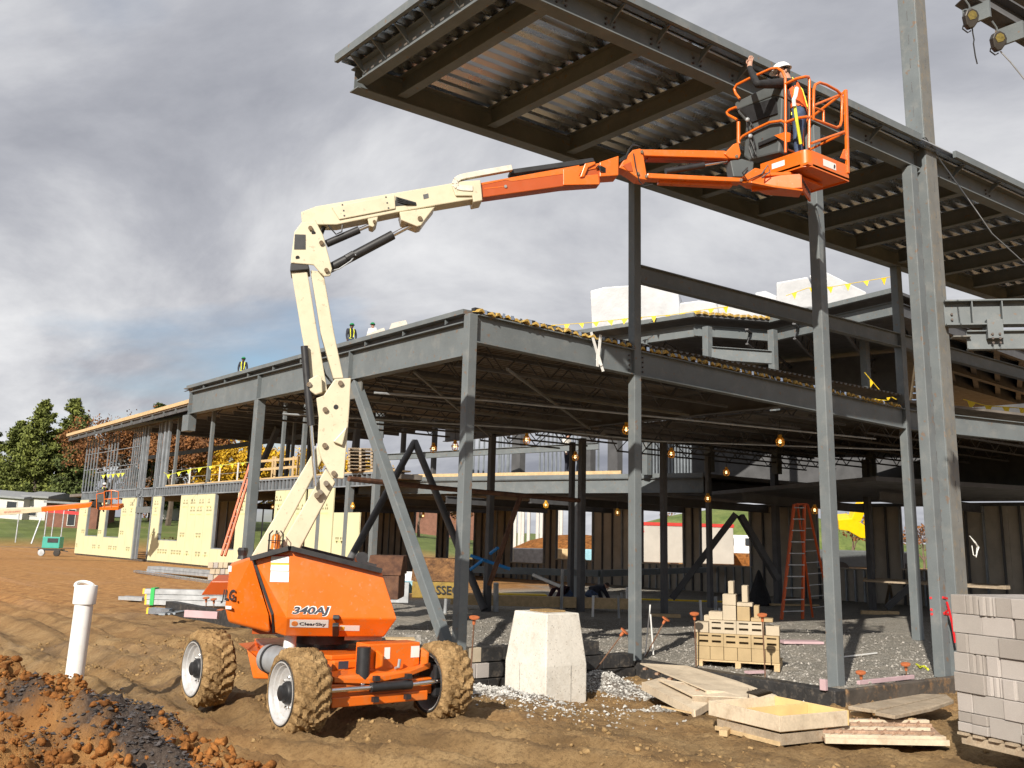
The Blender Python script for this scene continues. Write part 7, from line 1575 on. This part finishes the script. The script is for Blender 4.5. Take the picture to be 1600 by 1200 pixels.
c = on_z(1187, 945, 0); m = MB(); m.lathe([(.42, 0), (.36, .3), (.2, .75), (.05, 1.15), (.001, 1.2)], c, (0, 0, 1), 12); tag(m.build('covered_heap', 'jacket_black', smooth=True, loc=tuple(c)), 'black cloth draped into a cone left of the step ladder', 'cloth')
for i, (a, c, lab) in enumerate((((614, 813+56), (684, 874-6), ''), )): pass
for (a, c, lab) in (((735, 868), (797, 889), 'long blue plastic tube crossing the far bay'), ((735, 890), (756, 874), 'short blue tube leaning up right behind the corner column'), ((766, 865), (778, 856), 'short blue tube end sticking up by the brown pipe'), ((832, 898), (875, 916), 'pale tube with blue end slanting to the crouching workers')):
    m = MB(); m.tube([at_d(*a, 27.4), at_d(*c, 27.2)], .045, 8); tag(m.build('tube', 'blue' if 'pale' not in lab else 'pvc', smooth=True, loc=tuple(at_d(*a, 27.4))), lab, 'tube')
sh_ = thing('saw_horse', 'saw horse bench loaded with long boards at the back right', 'bench', tuple(on_z(1420, 940, 0)))
for i in range(4): MB().bar(on_z(1352, 903+i*1.5, .95+i*.05), on_z(1575, 915+i*1.5, .95+i*.05), .25, .045).build('board', 'oldwood', sh_)
for px_ in (1390, 1540):
    for dx in (-6, 6): MB().bar(on_z(px_, 912, .9), on_z(px_+dx, 944, 0), .08, .08).build('leg', 'oldwood', sh_)

# ================================================================ festoon lamps
def lamp(px_, py_, z_, lab):
    p = on_z(px_, py_, z_); t = thing('festoon_lamp', lab, 'lamp', tuple(p), 0, 'caged work lamps strung under the roofs')
    MB().ball(p, .042, 10, 8).build('bulb', 'bulb', t, smooth=True); MB().tube([p+V(0, 0, .06), p+V(0, 0, .16)], .045, 8).build('socket', 'cage', t); MB().tube([p+V(0, 0, .16), p+V(0, 0, .5)], .008, 5).build('cord', 'cable', t)
    m = MB()
    for i in range(6): a = 6.283*i/6; e_ = V(math.cos(a), math.sin(a), 0); m.tube([p+e_*.05+V(0, 0, .10), p+e_*.10, p+e_*.075+V(0, 0, -.09), p+V(0, 0, -.12)], .009, 4)
    m.lathe([(.10, -.01), (.108, -.01), (.108, .01), (.10, .01)], p, (0, 0, 1), 12); m.build('cage', 'cage', t)
for px_, py_, z_, lab in ((823, 687, 4.5, 'caged yellow lamp under the low roof between corner and second column'), (979, 671, 4.5, 'caged lamp just left of the second column'), (899, 714, 4.4, 'caged lamp above the pair of inner columns'), (1049, 709, 4.4, 'caged lamp right of the second column'), (1219, 690, 4.4, 'caged lamp high up left of the near column'), (1135, 738, 4.2, 'caged lamp left of centre over the white truck'), (677, 701, 4.4, 'caged lamp left of the corner column'), (711, 697, 4.4, 'small caged lamp close to the corner column'), (853, 789, 3.3, 'far lamp under the upper floor behind the pier'), (1371, 753, 3.9, 'caged lamp near the inner column left of the tall column'), (965, 801, 3.1, 'tiny far lamp left of the second column'), (1273, 797, 3.1, 'far lamp beside the step ladder top'), (551, 791, 3.2, 'lamp glowing right behind the lift links'), (1106, 779, 3.4, 'lamp half hidden by an inner column'), (661, 806, 3.0, 'tiny far lamp before the first rear window'), (426, 792, 3.4, 'lamp in the wing opening left of the lift links')): lamp(px_, py_, z_, lab)

# ================================================================ roof workers and others
def stand(px_, py_hat, d, yaw, lab, **k):   # hat top at pixel, full figure below
    p = at_d(px_, py_hat, d); return person(lab, (p.x, p.y, p.z-1.80), yaw, **k)
toC = math.atan2(CAM.y-10, CAM.x-10)
stand(381, 557, 60, toC+.2, 'worker in green helmet and dark jacket alone at the left roof edge', top='navy', harness='hiviz', skin='skin_dark')
stand(550, 504, 52, toC+.5, 'worker in green helmet with yellow harness standing behind the lift tower', top='navy', harness='hiviz', skin='skin_dark')
stand(583, 503, 53, toC-.3, 'worker in white shirt and green helmet on the low roof', top='whiteshirt')
stand(616, 499, 51, toC+1.2, 'worker in brown hood bending over a board on the roof', top='brownhood', harness='hiviz', skin='skin_dark', pose=dict(che=(.16, 0, 1.24), nec=(.30, 0, 1.38), hea=(.38, 0, 1.45), htp=(.42, 0, 1.56), shL=(.2, .19, 1.32), shR=(.2, -.19, 1.32), elL=(.35, .25, 1.08), elR=(.35, -.25, 1.08), wrL=(.5, .2, .95), wrR=(.5, -.2, .95), haL=(.56, .2, .9), haR=(.56, -.2, .9)))
for pts, lab in (([(571, 527), (574, 521), (600, 512), (604, 522)], 'left grey board leaning on the roof before the workers'), ([(606, 519), (612, 505), (634, 500), (638, 509), (620, 516)], 'right grey board tilted up beside the bending worker')):
    m = MB(); m.prism([at_d(*q, 50) for q in pts], _f*.06); tag(m.build('roof_board', 'concrete', loc=tuple(at_d(*pts[0], 50))), lab, 'board')
# low parapet carrying those workers
rp = thing('roof_platform', 'flat roof level behind the long beam where workers stand', 'roof', tuple(at_d(500, 600, 55)))
a, c = at_d(350, 613, 60), at_d(660, 545, 51); e = Vector((_f.x, _f.y, 0))*3.2; m = MB(); m.prism([a, c, c+e, a+e], (0, 0, -.12)); m.build('deck', 'deck_under', rp)
p = on_z(851, 738, 4.72)+V(1.2, 0, 0); person('worker in dark trousers standing on the upper floor, head hidden by the low roof', (p.x, p.y, 4.7), toC+1.0, top='concrete', legs='navy', helmet='helmet_green')
p = at_d(432, 742, 66); person('dark silhouetted worker inside the wing among yellow leaves', (p.x, p.y, 4.75), toC+.8, top='jacket_black', legs='jacket_black', skin='skin_dark', helmet='black')  # shadow put into the colour: clothes, skin and helmet all dark
kneel = dict(pel=(-.1, 0, .48), che=(.22, 0, .66), nec=(.40, 0, .70), hea=(.50, 0, .68), htp=(.60, 0, .72), shL=(.26, .19, .66), shR=(.26, -.19, .66), elL=(.42, .22, .40), elR=(.42, -.22, .40), wrL=(.55, .18, .18), wrR=(.55, -.18, .18), haL=(.60, .16, .10), haR=(.60, -.16, .10), hiL=(-.1, .1, .45), hiR=(-.1, -.1, .45), knL=(.22, .14, .26), knR=(.10, -.14, .10), anL=(-.02, .13, .08), anR=(-.30, -.13, .08), toL=(.10, .14, .04), toR=(-.40, -.13, .03))
p = on_z(884, 952, 0); person('worker in dark purple top crouching left of the inner columns', (p.x, p.y, 0), math.pi*.95, kneel, top='purple', legs='jeans', helmet=None)
p = on_z(925, 953, 0); person('worker in navy top bending down right of the inner columns', (p.x, p.y, 0), -.2, kneel, top='navy', legs='jeans', helmet=None)
bend = dict(pel=(-.1, 0, .95), che=(.22, 0, 1.12), nec=(.40, 0, 1.16), hea=(.50, 0, 1.12), htp=(.60, 0, 1.15), shL=(.28, .19, 1.10), shR=(.28, -.19, 1.10), elL=(.45, .22, .95), elR=(.45, -.22, .95), wrL=(.62, .18, .98), wrR=(.62, -.18, .98), haL=(.70, .16, .98), haR=(.70, -.16, .98))
p = on_z(1432, 942, 0); person('worker in yellow brown helmet leaning over the saw horse boards', (p.x, p.y, 0), math.pi*.8, bend, top='jacket_black', legs='navy', skin='skin_dark', helmet='ylw_paint')

# ================================================================ far boom lift, generator
FL_ = thing('boom_lift', 'distant boom lift with cream and orange boom reaching to the wing from the left edge', 'boom lift', tuple(on_z(-30, 868, 0)))
dd = 60
def fp(name, poly, th, material, bev=.02): return MB().prism([at_d(x_, y_, dd) for x_, y_ in poly], _f*th).build(name, material, FL_, bevel=bev)
cb_ = fp('cream_boom', [(-60, 810), (-60, 797), (65, 793), (65, 800)], .3, 'cream'); fb_ = fp('orange_boom', [(65, 800), (64, 792.5), (137, 786), (143, 784.5), (144, 787), (139, 793)], .26, 'orange')
a, c = at_d(6, 802, dd-.05), at_d(32, 800.5, dd-.05); text('lettering', 'BEST LINE EQUIPMENT', 'decal_red', cb_, a, (c-a), UZ, .11, (c-a).length, .004)
bk = fp('basket_floor', [(155, 797), (155, 792), (184, 791), (185, 797)], .9, 'orange')
fp('console', [(152, 785), (153, 766), (162, 763), (165, 786)], .3, 'console'); fp('jib', [(142, 788), (150, 780), (160, 793), (154, 797)], .2, 'black')
def fr_(pts, r=.03): MB().tube([at_d(x_, y_, dd+o) for x_, y_, o in pts], r, 6).build('rail', 'orange', FL_)
fr_([(163, 793, 0), (163, 768, 0), (174, 766, 0), (185, 768, 0), (185, 794, 0)]); fr_([(163, 780, 0), (185, 779, 0)]); fr_([(174, 793, 0), (174, 766, 0)]); fr_([(152, 768, .6), (165, 764, .8), (172, 768, .9)]); fr_([(151, 795, 0), (151, 772, 0), (163, 770, 0)])
MB().box(at_d(-90, 850, dd), (3, 2, 1.2), Matrix.Rotation(.5, 3, 'Z')).build('chassis', 'orange', FL_, bevel=.05); MB().bar(at_d(-80, 845, dd), at_d(-59, 803, dd), .35, .35).build('riser', 'cream', FL_)
p = at_d(164, 753, dd+.45); person('worker in grey helmet inside the distant lift basket', (p.x, p.y, p.z-1.80), 1.2, top='navy', legs='navy', helmet='reflect', harness='hiviz')
gp_ = on_z(79, 869, 0); gn_ = thing('generator', 'teal trailer generator on small wheels standing on the brown soil at left', 'generator', tuple(gp_), -.5); R = Matrix.Rotation(-.66, 3, 'Z')
MB().box(gp_+R @ V(.05, 0, .95), (1.25, .7, .8), R).build('housing', 'teal', gn_, bevel=.04); MB().box(gp_+R @ V(.18, -.36, 1.1), (.75, .03, .3), R).build('panel', 'black', gn_); MB().box(gp_+R @ V(.0, 0, .45), (1.6, .75, .12), R).build('frame', 'black', gn_)
for x_, m_ in ((-.55, 'galv_dull'), (.55, 'blackrub')): MB().lathe([(.001, -.09), (.12, -.09), (.23, -.08), (.24, 0), (.23, .08), (.12, .09), (.001, .09)], gp_+R @ V(x_, -.3, .24), R @ V(0, 1, 0), 18).build('wheel', m_, gn_, smooth=True)
MB().bar(gp_+R @ V(.7, 0, .42), gp_+R @ V(1.2, 0, .35), .06, .06).build('tow_bar', 'black', gn_)
